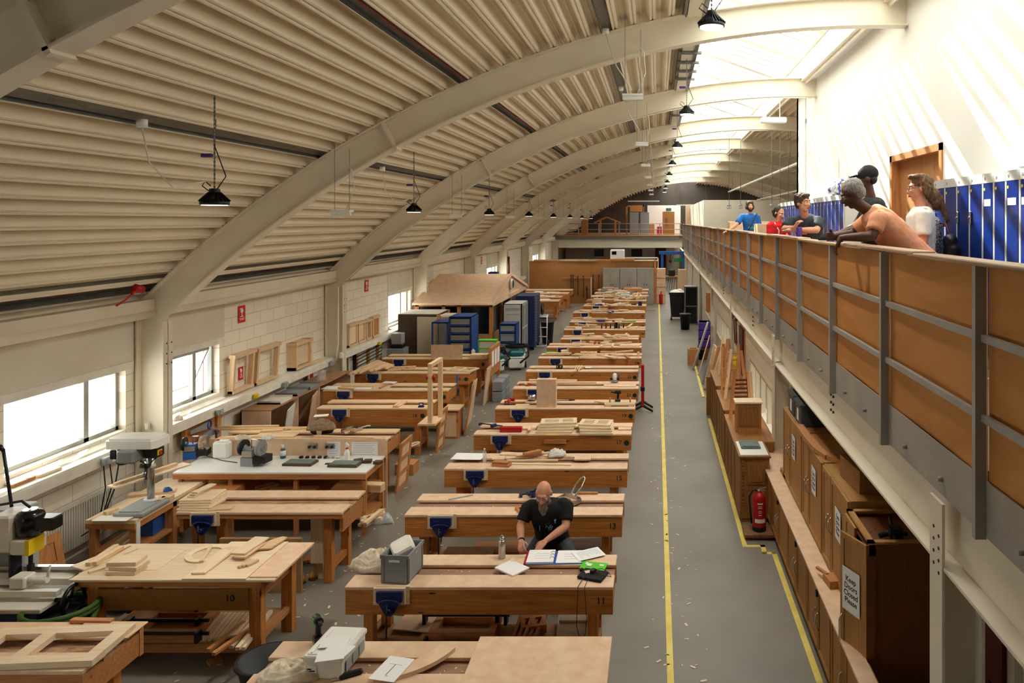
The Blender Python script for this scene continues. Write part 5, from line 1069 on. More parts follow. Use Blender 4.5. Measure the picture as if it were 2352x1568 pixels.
# ---- bench 19
x, y = P(1255, 935); m = MB(); m.box(-.17, .17, -.02, .1, 0, .49); solo('upright_board', m, 'mdf', 'brown block board standing upright on a bench', 'board', (x, y, BT))
L19 = 'on the bench with the upright board'
t = thing('tin', 'open metal tin tipped over '+L19, 'tin', (*P(1221, 920), BT)); m = MB(); m.cyl((-.06, 0, .055), .055, .13, 18, 'x'); part('can', m, 'steel', t); m = MB(); m.cyl((-.062, 0, .055), .045, .003, 18, 'x'); part('rim', m, 'black', t)
gclamp('red spring clamp nearest the left end '+L19, (1165, 924), .1, rz=10, c1='red'); gclamp('second red spring clamp '+L19, (1172, 918), .09, rz=60, c1='red')
sheet('yellow paper pad '+L19, (1200, 929), .24, .07, BT, 5, mt='birch_x'); pl('narrow batten left of the tin '+L19, (1170, 922), (1207, 922), .05, .03, mt='redpine_x')
m = MB(); m.tube([(-.2, 0, .01), (.1, 0, .012)], .006, 8); m.tube([(.1, 0, .012), (.2, .01, .015)], .016, 10); solo('long_handled_tool', m, 'iron', 'long tool with a dark handle '+L19, 'tool', (*P(1296, 918), BT), .15)
t = thing('cordless_drill', 'dark cordless drill standing upright on its battery', 'drill', (*P(1419, 922), BT), 0); m = MB(); m.box(-.05, .05, -.03, .03, 0, .05, None, .008); part('battery', m, 'dark_box', t); m = MB(); m.tube([(.0, 0, .05), (.01, 0, .16)], .02, 10); m.tube([(.06, 0, .17), (-.05, 0, .17)], [.03, .026], 12); part('body', m, 'black_soft', t); m = MB(); m.tube([(-.05, 0, .17), (-.1, 0, .17), (-.13, 0, .17)], [.02, .015, .005], 10); part('chuck', m, 'iron', t)
t = thing('shooting_board', 'pegged jig board on the bench with the upright board', 'jig', (*P(1424, 932), BT)); m = MB(); m.box(-.27, .26, -.05, .05, .02, .045); m.box(-.25, .25, .0, .03, .045, .06); part('board', m, 'birch_x', t); 
for x in (-.18, .18): m = MB(); m.cyl((x, .03, .045), .014, .1, 10); part('peg', m, 'redpine_z', t)
for x in (-.2, .2): m = MB(); m.box(x-.05, x+.05, -.05, .05, 0, .02); part('foot', m, 'pine_x', t)
pl('thin stick behind the pegged jig board', (1366, 920), (1410, 926), .03, .02, mt='pine_x')
# ---- bench 21
L21 = 'on the bench behind the upright board'
pl('long batten at the front of the pile '+L21, (1205, 880), (1366, 880), .05, .03, BT+.002, 'pine_x'); pl('long batten in the middle of the pile '+L21, (1210, 877), (1370, 876), .05, .03, BT+.034, 'pine_x'); pl('shorter batten on top of the pile '+L21, (1215, 871), (1325, 872), .06, .025, BT+.066, 'birch_x')
pl('white strip along the front edge '+L21, (1280, 887), (1338, 888), .03, .01, mt='birch_x'); gclamp('red handled tool at the left end '+L21, (1210, 884), .3, rz=3, c1='red')
slab_('square pale panel at the right end '+L21, (1440, 884), .36, .2, .02, BT, 0, 'mdf', 'panel', 'panel'); slab_('board under the router '+L21, (1403, 884), .28, .2, .012, BT, 3, 'mdf')
t = thing('router', 'hand router with white top and blue strap', 'router', (*P(1412, 878), BT+.014)); m = MB(); m.cyl((0, 0, 0), .07, .02, 18); part('base', m, 'steel', t); m = MB(); m.lathe([(.035, .02), (.04, .06), (.04, .15), (.025, .17)]); part('body', m, 'white_plastic', t); m = MB(); m.ell((-.07, 0, .06), (.03, .03, .03), 10, 6); m.ell((.07, 0, .06), (.03, .03, .03), 10, 6); part('knob', m, 'black', t); m = MB(); m.tube([(.08, 0, .08), (.1, 0, .18)], .012, 6); part('strap', m, 'blue', t)
# ---- bench 23
L23 = 'on the bench with the black charger'
t = thing('battery_charger', 'small black and yellow charger box', 'charger', (*P(1285, 846), BT)); m = MB(); m.box(-.07, .07, -.05, .05, 0, .08, None, .01); part('body', m, 'black', t); m = MB(); m.box(-.05, -.03, -.051, -.05, .03, .07); m.box(.02, .04, -.051, -.05, .03, .07); part('yellow_marks', m, 'yellow', t)
sheet('white printed sheet '+L23, (1347, 844), .2, .12, BT+.002, -5, 4)
for i in range(3): pl('thin pale stick in the fan '+L23, (1318+5*i, 852), (1326+5*i, 838), .02, .012, BT+.01*i, 'birch_x', group='thin sticks beside the sheet')
pl('dark block beside the fan of sticks '+L23, (1325, 849), (1342, 842), .05, .03, mt='redpine_x')
# ---- benches 24 to 34: smaller clutter, each piece a thing of its own
def spread(tag_, y0, items, z=BT):
    pass
Q = [ # label, kind, pixel centre, size
 ('green case on the bench with a small frame', 'slab', (1268, 805), .28, .12, .05, 'green', 0), ('pale board under the green case', 'slab', (1272, 812), .46, .2, .03, 'pine_x', 3), ('upright pale block at the aisle end of the bench with the green case', 'slab', (1466, 808), .06, .05, .12, 'birch_z', 0),
 ('small glued frame on the bench with the green case', 'frame', (1352, 808), .4, .14, .04, 'pine_x', 0), ('long board slanting on the bench with the green case', 'pl', (1338, 818), (1388, 811), .09, .025, 'pine_x'), ('thin panel leaning near the aisle end behind the arrowed number', 'pl', (1398, 812), (1440, 815), .08, .02, 'birch_x'), ('L shaped offcut near the upright block', 'pl', (1434, 812), (1446, 822), .05, .04, 'redpine_x'),
 ('thin white strip on the bench with the green case', 'pl', (1312, 821), (1420, 821), .03, .01, 'birch_x'), ('black hinge tool on the bench with the green case', 'gc', (1315, 814), .12, 'iron'),
 ('red ear defenders on the bench with two pale posts', 'muff', (1371, 792)), ('left pale post on the bench with red ear defenders', 'pl', (1379, 796), (1385, 789), .05, .05, 'birch_x'), ('right pale post on the bench with red ear defenders', 'pl', (1406, 796), (1408, 789), .04, .05, 'birch_x'), ('rail between the two pale posts', 'pl', (1384, 792), (1406, 791), .04, .04, 'pine_x'), ('long board at the aisle end of the bench with red ear defenders', 'pl', (1423, 792), (1470, 792), .16, .03, 'pine_x'),
 ('red ear defenders on the short bench', 'muff', (1347, 771)), ('ladder shaped frame at the left of the short bench', 'frame', (1327, 771), .42, .12, .04, 'pine_x', 0), ('open box frame at the right of the short bench', 'frame', (1425, 771), .4, .16, .05, 'pine_x', 5), ('thick block on the open box frame', 'pl', (1434, 769), (1440, 762), .05, .04, 'birch_x'), ('brown board on the front of the short bench', 'slab', (1425, 776), .42, .12, .02, 'mdf', 0),
 ('pale board at the left end of the chisel rack bench', 'slab', (1337, 750), .8, .16, .03, 'pine_x', 0), ('white door panel overhanging the chisel rack bench', 'slab', (1444, 752), .42, .24, .03, 'birch_x', 0), ('batten under the overhanging white panel', 'pl', (1423, 761), (1463, 761), .05, .02, 'pine_x'),
 ('white long board at the left of the bench with the purple box', 'slab', (1335, 740), .72, .12, .02, 'white_plastic', 0), ('purple box beneath a pale plank', 'slab', (1379, 739), .22, .12, .06, 'purple', 0), ('pale wedge resting on the purple box', 'pl', (1372, 732), (1394, 730), .1, .05, 'birch_x'), ('black upright tool box beside the aisle end', 'slab', (1415, 740), .1, .08, .18, 'black', 0), ('pale upright block beside the black tool box', 'slab', (1422, 738), .06, .05, .2, 'pine_z', 0), ('red pot beside the black tool box', 'slab', (1407, 740), .08, .08, .05, 'red', 0), ('green level lying at the aisle end', 'pl', (1428, 737), (1460, 737), .04, .03, 'green'),
 ('pale board at the left end of the next bench with a purple box', 'slab', (1355, 709), .7, .25, .03, 'pine_x', 0), ('purple box lying among offcuts', 'slab', (1402, 713), .24, .12, .06, 'purple', 0), ('brown board right of the purple box among offcuts', 'slab', (1434, 705), .35, .2, .04, 'mdf', 0), ('open white drawing pad at the aisle end', 'slab', (1468, 708), .4, .18, .01, 'paper', 3), ('dark scraps by the brown board', 'gc', (1372, 708), .25, 'iron'), ('long lath reaching over the aisle', 'pl', (1470, 707), (1505, 707), .03, .03, 'redpine_x'),
 ('pale heap board near the purple carton', 'pl', (1393, 697), (1405, 701), .08, .05, 'birch_x'), ('purple carton on the bench nearest the offcut pile', 'slab', (1374, 699), .25, .14, .07, 'purple', 0), ('red can behind the purple carton', 'slab', (1383, 695), .08, .08, .08, 'red', 0), ('curved pale piece by the purple carton', 'pl', (1405, 699), (1417, 696), .08, .07, 'birch_x'), ('white block near the purple carton', 'slab', (1428, 697), .28, .14, .08, 'birch_x', 8), ('dark plane near the aisle end', 'slab', (1456, 697), .2, .1, .05, 'darkwood_x', 0),
 ('brown panel standing on a bench near the grey cupboards', 'slab', (1371, 686), .36, .04, .24, 'mdf', 0), ('long pale panel with pink edge', 'slab', (1380, 688), 1.1, .3, .03, 'redpine_x', 0), ('white curved form on a far bench', 'slab', (1435, 677), .4, .2, .1, 'tee_white', 0), ('thin plank slanting on a far bench', 'pl', (1406, 678), (1424, 682), .06, .05, 'birch_x'),
 ('white drawing board with dark ends', 'slab', (1432, 673), 1.3, .3, .02, 'paper', 0), ('blue case at the end of the white drawing board', 'slab', (1455, 672), .35, .16, .05, 'navy', 0), ('black case on the white drawing board', 'slab', (1407, 673), .36, .12, .04, 'black', 0),
 ('grey box at the left of the last bench', 'slab', (1389, 662), .3, .2, .14, 'drawer_grey', 0), ('pale timber box at the right of the last bench', 'slab', (1455, 660), .82, .3, .16, 'redpine_x', 0), ('coil of dark tubing on the last bench', 'gc', (1425, 665), .7, 'black'),
 ('blue lamp standing at the aisle end of a far bench', 'slab', (1470, 694), .14, .14, .16, 'navy', 0)]
for it in Q:
    k = it[1]
    if k == 'slab': slab_(it[0], it[2], it[3], it[4], it[5], BT, it[7], it[6], {'slab': 'offcut'}.get(k) if 'board' not in it[0] else 'board', 'case' if 'case' in it[0] or 'box' in it[0] else 'offcut')
    elif k == 'pl': pl(it[0], it[2], it[3], it[4], it[5], BT, it[6])
    elif k == 'muff': muffs(it[0], it[2])
    elif k == 'gc': gclamp(it[0], it[2], it[3], c1=it[4])
    elif k == 'frame': frame_(it[0], it[2], it[3], it[4], it[5], BT, it[7], (.3, .7), (), .04, it[6])
for i in range(6):   # chisel rack
    x, y = P(1382+10*i, 755); m = MB(); m.tube([(0, 0, .02), (0, .05, .16)], .022, 8); m.tube([(0, -.06, .01), (0, 0, .03)], .01, 6); solo('hand_plane', m, 'black', 'black handled plane standing in the row of six', 'hand plane', (x, y, BT), 0, 'black planes in a row on a bench')
for i in range(34):  # pile of short offcuts
    x, y = P(1436+rnd.random()*48, 684+rnd.random()*6); L = .16+rnd.random()*.14; m = MB(); m.box(-L/2, L/2, -.022, .022, -.02, .02)
    solo('offcut', m, 'birch_x' if i % 4 else 'pine_x', 'short pale offcut in the heap near the end of the aisle side row', 'offcut', (x, y, BT+.03+.14*rnd.random()), 0, 'heap of short offcuts', (rnd.random()*.6-.3, rnd.random()-.5, rnd.random()*3.1))
CLT = {24: 'the bench with the green case', 25: 'the bench with two pale posts', 26: 'the short bench', 27: 'the bench with six black planes', 28: 'the bench with the purple box under a wedge', 29: 'the bench with the white drawing pad', 30: 'the bench with the purple carton', 31: 'the bench before the offcut heap', 32: 'the third last bench', 33: 'the second last bench', 34: 'the last bench'}
for n, x0, x1, y0, s_, ho, tr in ROW:
    if n < 24: continue
    for i in range(9):
        L = .15+rnd.random()*.6; wd = .03+rnd.random()*.09; th = .015+rnd.random()*.035; x = x0+.35+rnd.random()*(x1-x0-.7); y = y0+.1+rnd.random()*.42
        m = MB(); m.box(-L/2, L/2, -wd/2, wd/2, 0, th); solo('offcut', m, rnd.choice(['birch_x', 'pine_x', 'pine_x', 'mdf', 'white_plastic']), 'loose pale piece of timber scattered on '+CLT[n], 'offcut', (x, y, BT+.002+.03*(i % 3)), rnd.gauss(0, .5), 'loose timber on '+CLT[n])
for y0, nm in ((30.1, 'nearest'), (31.6, 'second'), (33.2, 'third')):
    for i in range(7):
        L = .2+rnd.random()*.6; x = -5.6+rnd.random()*1.3; m = MB(); m.box(-L/2, L/2, -.05, .05, 0, .02+.03*rnd.random()); solo('offcut', m, rnd.choice(['birch_x', 'pine_x', 'paper']), 'loose board or sheet lying on the %s far wall side bench' % nm, 'offcut', (x, y0+.1+rnd.random()*.4, BT+.002), rnd.gauss(0, .4), 'loose pieces on the %s far wall side bench' % nm)
# ---- left row: bench 8
frame_('large pale door frame lying on the corner workbench', (105, 1478), 1.0, .5, .045, BT+.004, 4, (.42,), (), .1, 'birch_x')
slab_('brown board on the far strip of the corner workbench', (245, 1445), .5, .24, .012, BT, 0)
pl('pale stick on the corner workbench behind the door frame', (165, 1420), (258, 1422), .05, .03, BT, 'redpine_x'); sheet('scrap of blue and white paper inside the door frame', (125, 1463), .16, .1, BT+.003, 15)
# bench 10
slab_('translucent square sheet on the deep bench numbered 10', (335, 1285), .5, .42, .003, BT, 0, 'birch_x', 'panel', 'panel')
for i, (cx, cyy) in enumerate(((291, 1303), (297, 1293), (292, 1282))): slab_('thick pale block in the stack of three, '+['lowest', 'middle', 'topmost'][i], (cx, cyy), .27, .17, .035, BT+.037*i, [0, -4, 2][i], 'birch_x', 'block', 'block')
pl('long pale batten at the left edge of bench 10', (202, 1292), (268, 1249), .05, .035, BT+.016, 'pine_x'); pl('second long pale batten beside the left edge batten', (216, 1290), (280, 1252), .05, .035, BT+.016, 'pine_x'); slab_('thin board under the two long battens', (242, 1278), .2, .5, .014, BT, -22, 'birch_y'); pl('short pale stick pointing at the block stack', (203, 1312), (258, 1295), .03, .02, BT, 'birch_x')
pl('thin dark edged strip right of the battens', (232, 1290), (300, 1253), .03, .015, BT, 'redpine_x')
arcpl('horseshoe shaped plywood former on bench 10', (476, 1273), .13, .19, 40, 320, .015, BT, 'birch_x', 'horseshoe_former'); pl('triangular strip across the horseshoe former', (462, 1287), (484, 1252), .035, .01, BT+.017, 'birch_x')
m = MB(); m.box(-.29, .29, -.4, .38, 0, .012); solo('board', m, 'birch_x', 'large thin ply sheet overhanging the right of bench 10', 'board', (-4.02, 7.12, BT+.0005)); m = MB(); m.box(-.13, .13, -.36, .36, 0, .012); solo('board', m, 'mdf', 'pale extension board at the far right of bench 10', 'board', (-3.59, 7.12, BT+.0005))
pl('wide pale board slanting on the ply sheet', (455, 1315), (520, 1262), .13, .018, BT+.014, 'birch_x'); pl('second wide board partly under the first on the ply sheet', (470, 1308), (540, 1255), .1, .012, BT+.001+.013, 'pine_x')
pl('upper wide board of the crossed heap', (545, 1270), (602, 1232), .15, .018, BT+.06, 'birch_x'); pl('second board of the crossed heap, just under the top one', (548, 1278), (596, 1245), .13, .018, BT+.04, 'pine_x'); x, y = P(600, 1262); m = MB(); m.prism([(-.18, -.1), (.12, -.05), (.16, .2), (.1, .22)], 0, .014); solo('triangular_board', m, 'pine_x', 'triangular board in the crossed heap', 'board', (x, y, BT+.026))
for i in range(3): pl('short grooved moulding under the crossed heap', (548+9*i, 1300-2*i), (575+9*i, 1283), .03, .024, BT+.014, 'pine_x', group='short mouldings under the crossed heap')
# under bench 10
frame_('glued pine carcass on the shelf under bench 10', (400, 1425), .62, .42, .09, .226, 0, (), (), .07, 'redpine_x')
for i, yy in enumerate((1392, 1425, 1455)):
    a = P(300, yy, .34); b = P(480, yy, .34); L = b[0]-a[0]; m = MB(); m.box(0, L, -.008, .008, 0, .03); m.box(0, .03, -.06, .015, -.03, .05); m.box(L*.86, L*.9, -.06, .015, -.05, .05); solo('sash_clamp', m, 'black', 'black sash clamp across the pine carcass, '+['rear', 'middle', 'front'][i]+' one under bench 10', 'clamp', (a[0], a[1], .33))
for i in range(8):
    for r_ in range(2): pl('grooved pale moulding stacked under bench 10', (458+11*i+3*r_, 1470-4*r_-1.2*i), (510+10*i, 1410-5*r_), .035, .022, .227+.024*r_, 'pine_x', group='grooved mouldings stacked under bench 10')
for i, (a, b) in enumerate((((478, 1490), (560, 1425)), ((490, 1498), (590, 1430)), ((530, 1482), (590, 1415)), ((545, 1486), (610, 1408)), ((558, 1486), (622, 1400)))): pl('long rough stick under the right end of bench 10', a, b, .04, .03, .229+.03*(i % 2)+.02, 'redpine_x' if i < 2 else 'birch_x', group='long rough sticks under bench 10')
pl('reddish offcut lying on the floor under bench 10', (478, 1520), (508, 1508), .1, .03, 0, 'redpine_x')
# bench 12
for i in range(5): slab_('square brown sheet in the pile on the left of bench 12', (465+rnd.randint(-3, 3), 1157-i*5.4), .36, .34, .018, BT+.0185*i, -4+2*i, 'birch_x', 'board', 'board', 'square sheets piled on bench 12')
for i in range(3): pl('narrow board slanting on the brown sheet pile, '+['lowest', 'middle', 'topmost'][i], (438+4*i, 1140-5*i), (478+6*i, 1118-4*i), .09, .015, BT+.094+.017*i, 'birch_x')
pl('flat board at the front edge above the blue vice', (475, 1167), (535, 1163), .12, .015, BT, 'pine_x'); m = MB(); m.box(-.07, .07, -.15, .15, 0.2, .75); m.box(-.05, .05, -.1, .1, 0, .2); solo('panel', m, 'birch_z', 'pale boxed panel standing under the right end of bench 12', 'panel', (-3.86, 8.56, .0)); slab_('big dark board stored under bench 12', (600, 1235), .9, .04, .6, .0, 0, 'mdf_dark', 'board', 'board')
for i in range(6): pl('rough offcut in the heap at the foot of bench 12', (690+9*i, 1290-2*i), (725+8*i, 1262), .04, .03, .002+.031*(i % 3), 'redpine_x', group='rough offcuts under bench 12')
for i, (x, rz) in enumerate(((687, 40), (733, -10))):
    X, Y = P(x, 1330 if i == 0 else 1320, 0); t = thing('work_boot', 'tan leather work boot on the floor under bench 12, '+['left one lying turned', 'right one standing upright'][i], 'boot', (X, Y, 0), R(rz)); m = MB(); m.tube([(0, .09, .02), (0, .09, .18)], [.045, .05], 14); m.ell((0, -.05, .045), (.05, .12, .05), 14, 8); m.ell((0, .07, .05), (.048, .06, .055), 12, 8); part('upper', m, 'boot', t); m = MB(); m.box(-.045, .045, -.15, .13, 0, .02, None, .008); part('sole', m, 'darkwood_x', t); m = MB(); m.tube([(0, .09, .17), (0, .09, .185)], .052, 14); part('collar', m, 'black', t)
# bottom right: white plastic scrap on the floor
cloth('crumpled clear plastic bag on the floor by the sharpening counter', (877, 1198), .3, .22, .1, 0, 'poly', seed=12)
# ---- sharpening counter things
def grinder(label, c, rz, body, s=1.0):
    x, y = pz(c[0], c[1], BT); t = thing('wet_grinder', label, 'grinder', (x, y, BT), R(rz)); m = MB(); m.prism([(-.1*s, -.06*s), (.06*s, -.06*s), (.06*s, .08*s), (-.1*s, .08*s)], 0, .1*s); m.box(-.09*s, .05*s, -.05*s, .07*s, .1*s, .2*s, None, .01); part('body', m, body, t)
    m = MB(); m.box(-.085*s, .045*s, -.062*s, -.06*s, .11*s, .18*s); part('plate', m, 'steel', t)
    for sx, mt in ((-1, 'black'), (1, 'rail_ply' if s < 1.05 else 'drawer_grey')): m = MB(); m.cyl((sx*.11*s-.02 if sx < 0 else .09*s, .01, .2*s), .09*s, .04*s, 24, 'x'); wv = part('wheel', m, mt, t); m = MB(); m.cyl((sx*.11*s-.024 if sx < 0 else .09*s-.004, .01, .2*s), .03*s, .05*s, 16, 'x'); part('hub', m, 'steel', wv)
    m = MB(); m.prism([(.06*s, -.07*s), (.2*s, -.05*s), (.2*s, .09*s), (.06*s, .09*s)], .04*s, .12*s); part('water_trough', m, 'black', t)
    m = MB(); m.tube([(-.0, 0, .2*s), (-.0, 0, .3*s), (.18*s, 0, .3*s)], .007, 6); part('tool_rest', m, 'chrome', t); return t
grinder('blue based wet grinder at the wall end of the sharpening counter', (443, 1052), 12, 'blue', 1.0); grinder('larger grinder with a grey body and blue label on the sharpening counter', (578, 1068), -8, 'drawer_grey', 1.15)
m = MB(); m.box(-.07, .07, -.012, -.008, 0, .09); m = MB(); X, Y = P(578, 1068); 
t = thing('jerrycan', 'white plastic jerrycan between the two grinders', 'container', (*P(511, 1050), BT)); m = MB(); m.box(-.105, .105, -.07, .07, 0, .22, None, .02); m.box(-.07, .07, -.05, .05, .22, .235, None, .005); part('body', m, 'white_plastic', t); m = MB(); m.cyl((-.06, 0, .235), .02, .015, 12); part('cap', m, 'red', t)
m = MB(); m.tube([(*P(468, 1046), BT+.01), (*P(510, 1058), BT+.006), (*P(545, 1063), BT+.006)], .005, 6); solo('power_lead', m, 'black', 'black lead running between the two grinders', 'cable')
t = thing('soap_pump', 'turquoise pump bottle on the sharpening counter', 'bottle', (*P(650, 1052), BT)); m = MB(); m.lathe([(.033, 0), (.035, .01), (.035, .12), (.02, .14)], n=18); part('body', m, 'teal', t); m = MB(); m.cyl((0, 0, .04), .0355, .07, 18); part('label_band', m, 'paper', t); m = MB(); m.cyl((0, 0, .14), .014, .04, 12); m.bar((0, 0, .18), (-.03, -.01, .185), .014, .012); part('pump', m, 'white_plastic', t)
t = thing('spray_bottle', 'white spray bottle with a red neck', 'bottle', (*P(797, 1056), BT)); m = MB(); m.lathe([(.035, 0), (.037, .01), (.034, .11), (.014, .15)], n=18); part('body', m, 'white_plastic', t); m = MB(); m.cyl((0, 0, .15), .017, .02, 12); part('neck', m, 'red', t); m = MB(); m.bar((.02, 0, .19), (-.02, 0, .23), .02, .025); m.bar((-.01, 0, .17), (-.0, 0, .23), .016, .016); part('trigger', m, 'white_plastic', t)
for i, (c, lb) in enumerate((((690, 1065), 'left'), ((793, 1068), 'right'))):
    t = thing('sharpening_stone', 'flat grey green sharpening stone on a wooden base, '+lb+' one on the white counter', 'stone', (*P(*c), BT), R(-3)); m = MB(); m.box(-.2, .2, -.1, .1, 0, .028, None, .004); part('wooden_base', m, 'darkwood_x', t); m = MB(); m.box(-.18, .18, -.085, .085, .028, .038); part('stone', m, 'stone_grey', t)
for i in range(5): X, Y = P(692+14*i, 1052); m = MB(); m.box(-.025, .025, -.02, .02, 0, .03, Rz(.3*i), .006); m.cyl((0, -.02, .02), .012, .04, 8, 'y'); solo('honing_guide', m, 'iron', 'small dark honing guide in the row behind the left stone', 'honing guide', (X, Y, BT), 0, 'honing guides behind the left stone')
for i in range(3): X, Y = P(754+11*i, 1052); m = MB(); m.box(-.02, .02, -.015, .015, 0, .02, Rz(.5*i), .005); solo('honing_guide', m, 'steel', 'small steel honing guide between the two stones', 'honing guide', (X, Y, BT), 0, 'steel honing guides between the stones')
for i, c in enumerate(((823, 1054), (845, 1055), (868, 1058))): slab_('dark wooden stone box behind the right stone, '+['left', 'middle', 'right'][i]+' of three', c, .1 if i else .12, .08, .04, BT, 25-20*i, 'darkwood_x', 'stone_box', 'box')
slab_('small black block between the two sharpening stones', (753, 1064), .07, .05, .008, BT, 10, 'black', 'block', 'block')
for x0, x1, y0, lb, nl in ((752, 782, 1014, 'left white instruction sheet on the backsplash', 6), (808, 868, 1015, 'wide creased instruction poster on the backsplash', 8)):
    a = py_(x0, y0, 10.29); b = py_(x1, 1050, 10.29); m = MB(); m.box(a[0], b[0], 10.285, 10.288, b[1], a[1]); o = solo('instruction_sheet', m, 'paper', lb, 'poster'); m = MB(); hh = a[1]-b[1]
    for i in range(nl): z = a[1]-hh*(i+.8)/(nl+.5); m.box(a[0]+.02, b[0]-.03-.02*(i % 3), 10.284, 10.285, z-.002, z+.003)
    part('print_lines', m, 'box_grey', o)
cloth('cream cloth thrown over the backsplash near the jerrycan', (548, 1012), .22, .1, .05, 1.055, seed=21).location.y = 10.3
cloth('thin crumpled net hanging on the backsplash behind the larger grinder', (608, 1012), .16, .08, .04, 1.055, 'tee_white', seed=22).location.y = 10.3
# counter shelves
slab_('stack of thick brown boards on the upper shelf at the wall end', (490, 1122), .6, .4, .13, .52, 0, 'redpine_x'); pl('rounded plank pointing out of the counter shelf', (590, 1120), (665, 1100), .14, .03, .52, 'pine_x'); pl('narrow plank leaning in the middle shelf bay', (632, 1105), (672, 1118), .05, .03, .52, 'redpine_x'); pl('wide plank in the middle shelf bay', (620, 1122), (730, 1118), .12, .03, .52, 'pine_x')
for i in range(5): pl('long board in the pile at the aisle end of the upper shelf', (765+3*i, 1118-3*i), (880, 1124-3.5*i), .12, .022, .52+.024*i, 'pine_x', group='long boards on the upper counter shelf')
for i in range(16):
    pl('short offcut stuffed in the lower counter shelf', (825+rnd.random()*20, 1185+rnd.random()*22), (868+rnd.random()*14, 1165+rnd.random()*24), .05, .035, .222+.04*(i//5), 'pine_x' if i % 2 else 'birch_x', group='offcuts in the lower counter shelf')
# ---- drill table things
pl('long pale plank resting on the drill table and the sharpening counter', (255, 1117), (430, 1063), .16, .02, 1.0, 'birch_x'); pl('narrow batten on the long pale plank', (262, 1109), (405, 1062), .05, .03, 1.02, 'pine_x')
for c, sx, sy, h, rz, lb in (((385, 1138), .1, .12, .06, 5, 'square pine block with a taped joint, right one by the pillar drill'), ((367, 1143), .09, .12, .06, 5, 'square pine block, left one by the pillar drill'), ((284, 1172), .3, .12, .03, 8, 'shaped pine jig at the front of the drill table'), ((255, 1170), .06, .14, .05, -20, 'angled pine block left of the jig'), ((255, 1185), .34, .2, .012, 0, 'flat brown sheet on the front of the drill table'), ((350, 1128), .5, .12, .03, 20, 'brown board against the wall behind the pillar drill')): slab_(lb, c, sx, sy, h, .701, rz, 'pine_x' if 'brown' not in lb else 'mdf', 'block' if 'block' in lb else 'board', 'block' if 'block' in lb else 'board')
cloth('crumpled blue rag on the pine blocks', (384, 1128), .1, .08, .04, .762, 'blue', seed=31); slab_('white paper panel on the front edge of the drill table', (260, 1190), .4, .15, .004, .713, 0, 'white_paint', 'panel', 'panel')
slab_('pale plank lying on the lower shelf of the drill table', (300, 1225), .12, .9, .02, .331, 10, 'pine_y'); slab_('blue plastic tool case under the drill table', (372, 1205), .16, .25, .2, .331, 5, 'blue', 'case', 'case').location = (-6.1, 8.95, .331)
# ---- bench 14 (rucksack, brush)
blob('rucksack', [('e', (0, 0, .1), (.13, .1, .11)), ('e', (.05, .0, .05), (.14, .1, .06)), ('e', (-.06, -.03, .06), (.1, .08, .07))], 'bag', .012, 3, disp=(.02, .08)); o = bpy.data.objects['rucksack']; o.location = (*P(739, 995), BT); tag(o, 'black rucksack under a brown jacket on the bench behind the counter', 'rucksack')
cloth('brown jacket bundled on top of the black rucksack', (737, 985), .38, .24, .12, BT+.1, 'taupe_cloth', seed=41, name='jacket', cat='jacket'); sheet('white papers on top of the brown jacket', (738, 955), .2, .12, BT+.25, 15, n=6)
t = thing('paper_cup', 'white paper cup standing in front of the rucksack', 'cup', (*P(733, 1003), BT)); m = MB(); m.lathe([(.028, 0), (.04, .1), (.041, .1), (.037, .098), (.026, .004)], n=20); part('body', m, 'paper', t)
t = thing('dustpan', 'steel dustpan with a bristle brush beside the rucksack', 'dustpan', (*P(808, 990), BT), R(-25)); m = MB(); m.box(-.1, .1, -.12, .12, 0, .006); m.box(-.1, -.095, -.12, .12, 0, .05); m.box(.095, .1, -.12, .12, 0, .05); part('pan', m, 'steel', t); m = MB(); m.box(-.02, .05, -.16, .06, .01, .035, Rz(-.2)); b_ = part('brush_back', m, 'redpine_y', t); m = MB(); m.box(.05, .085, -.16, .06, .005, .03, Rz(-.2)); part('bristles', m, 'birch_y', b_); m = MB(); m.tube([(.05, .08, .03), (.12, .2, .05), (.16, .22, .05)], .01, 8); part('handle', m, 'white_plastic', t)
for i, (a, b, w_, t_, z_, lb) in enumerate((((470, 983), (720, 980), .06, .03, BT+.0, 'long slotted batten at the back of the rucksack bench'), ((500, 978), (640, 976), .05, .025, BT+.031, 'second batten resting on the slotted one'), ((520, 1003), (600, 999), .1, .02, BT, 'short stacked boards at the wall end of the rucksack bench'), ((590, 998), (680, 998), .2, .015, BT, 'square thin sheet in the middle of the rucksack bench'), ((600, 988), (650, 985), .12, .02, BT, 'pale offcut behind the thin sheet'), ((655, 985), (690, 983), .03, .02, BT, 'small sticks beside the rucksack'), ((710, 1006), (850, 1010), .05, .05, BT, 'low batten along the front edge of the rucksack bench'))):
    o = pl(lb, a, b, w_, t_, z_, 'pine_x')
    if o.location.y < 11.03: o.location.y = 11.04
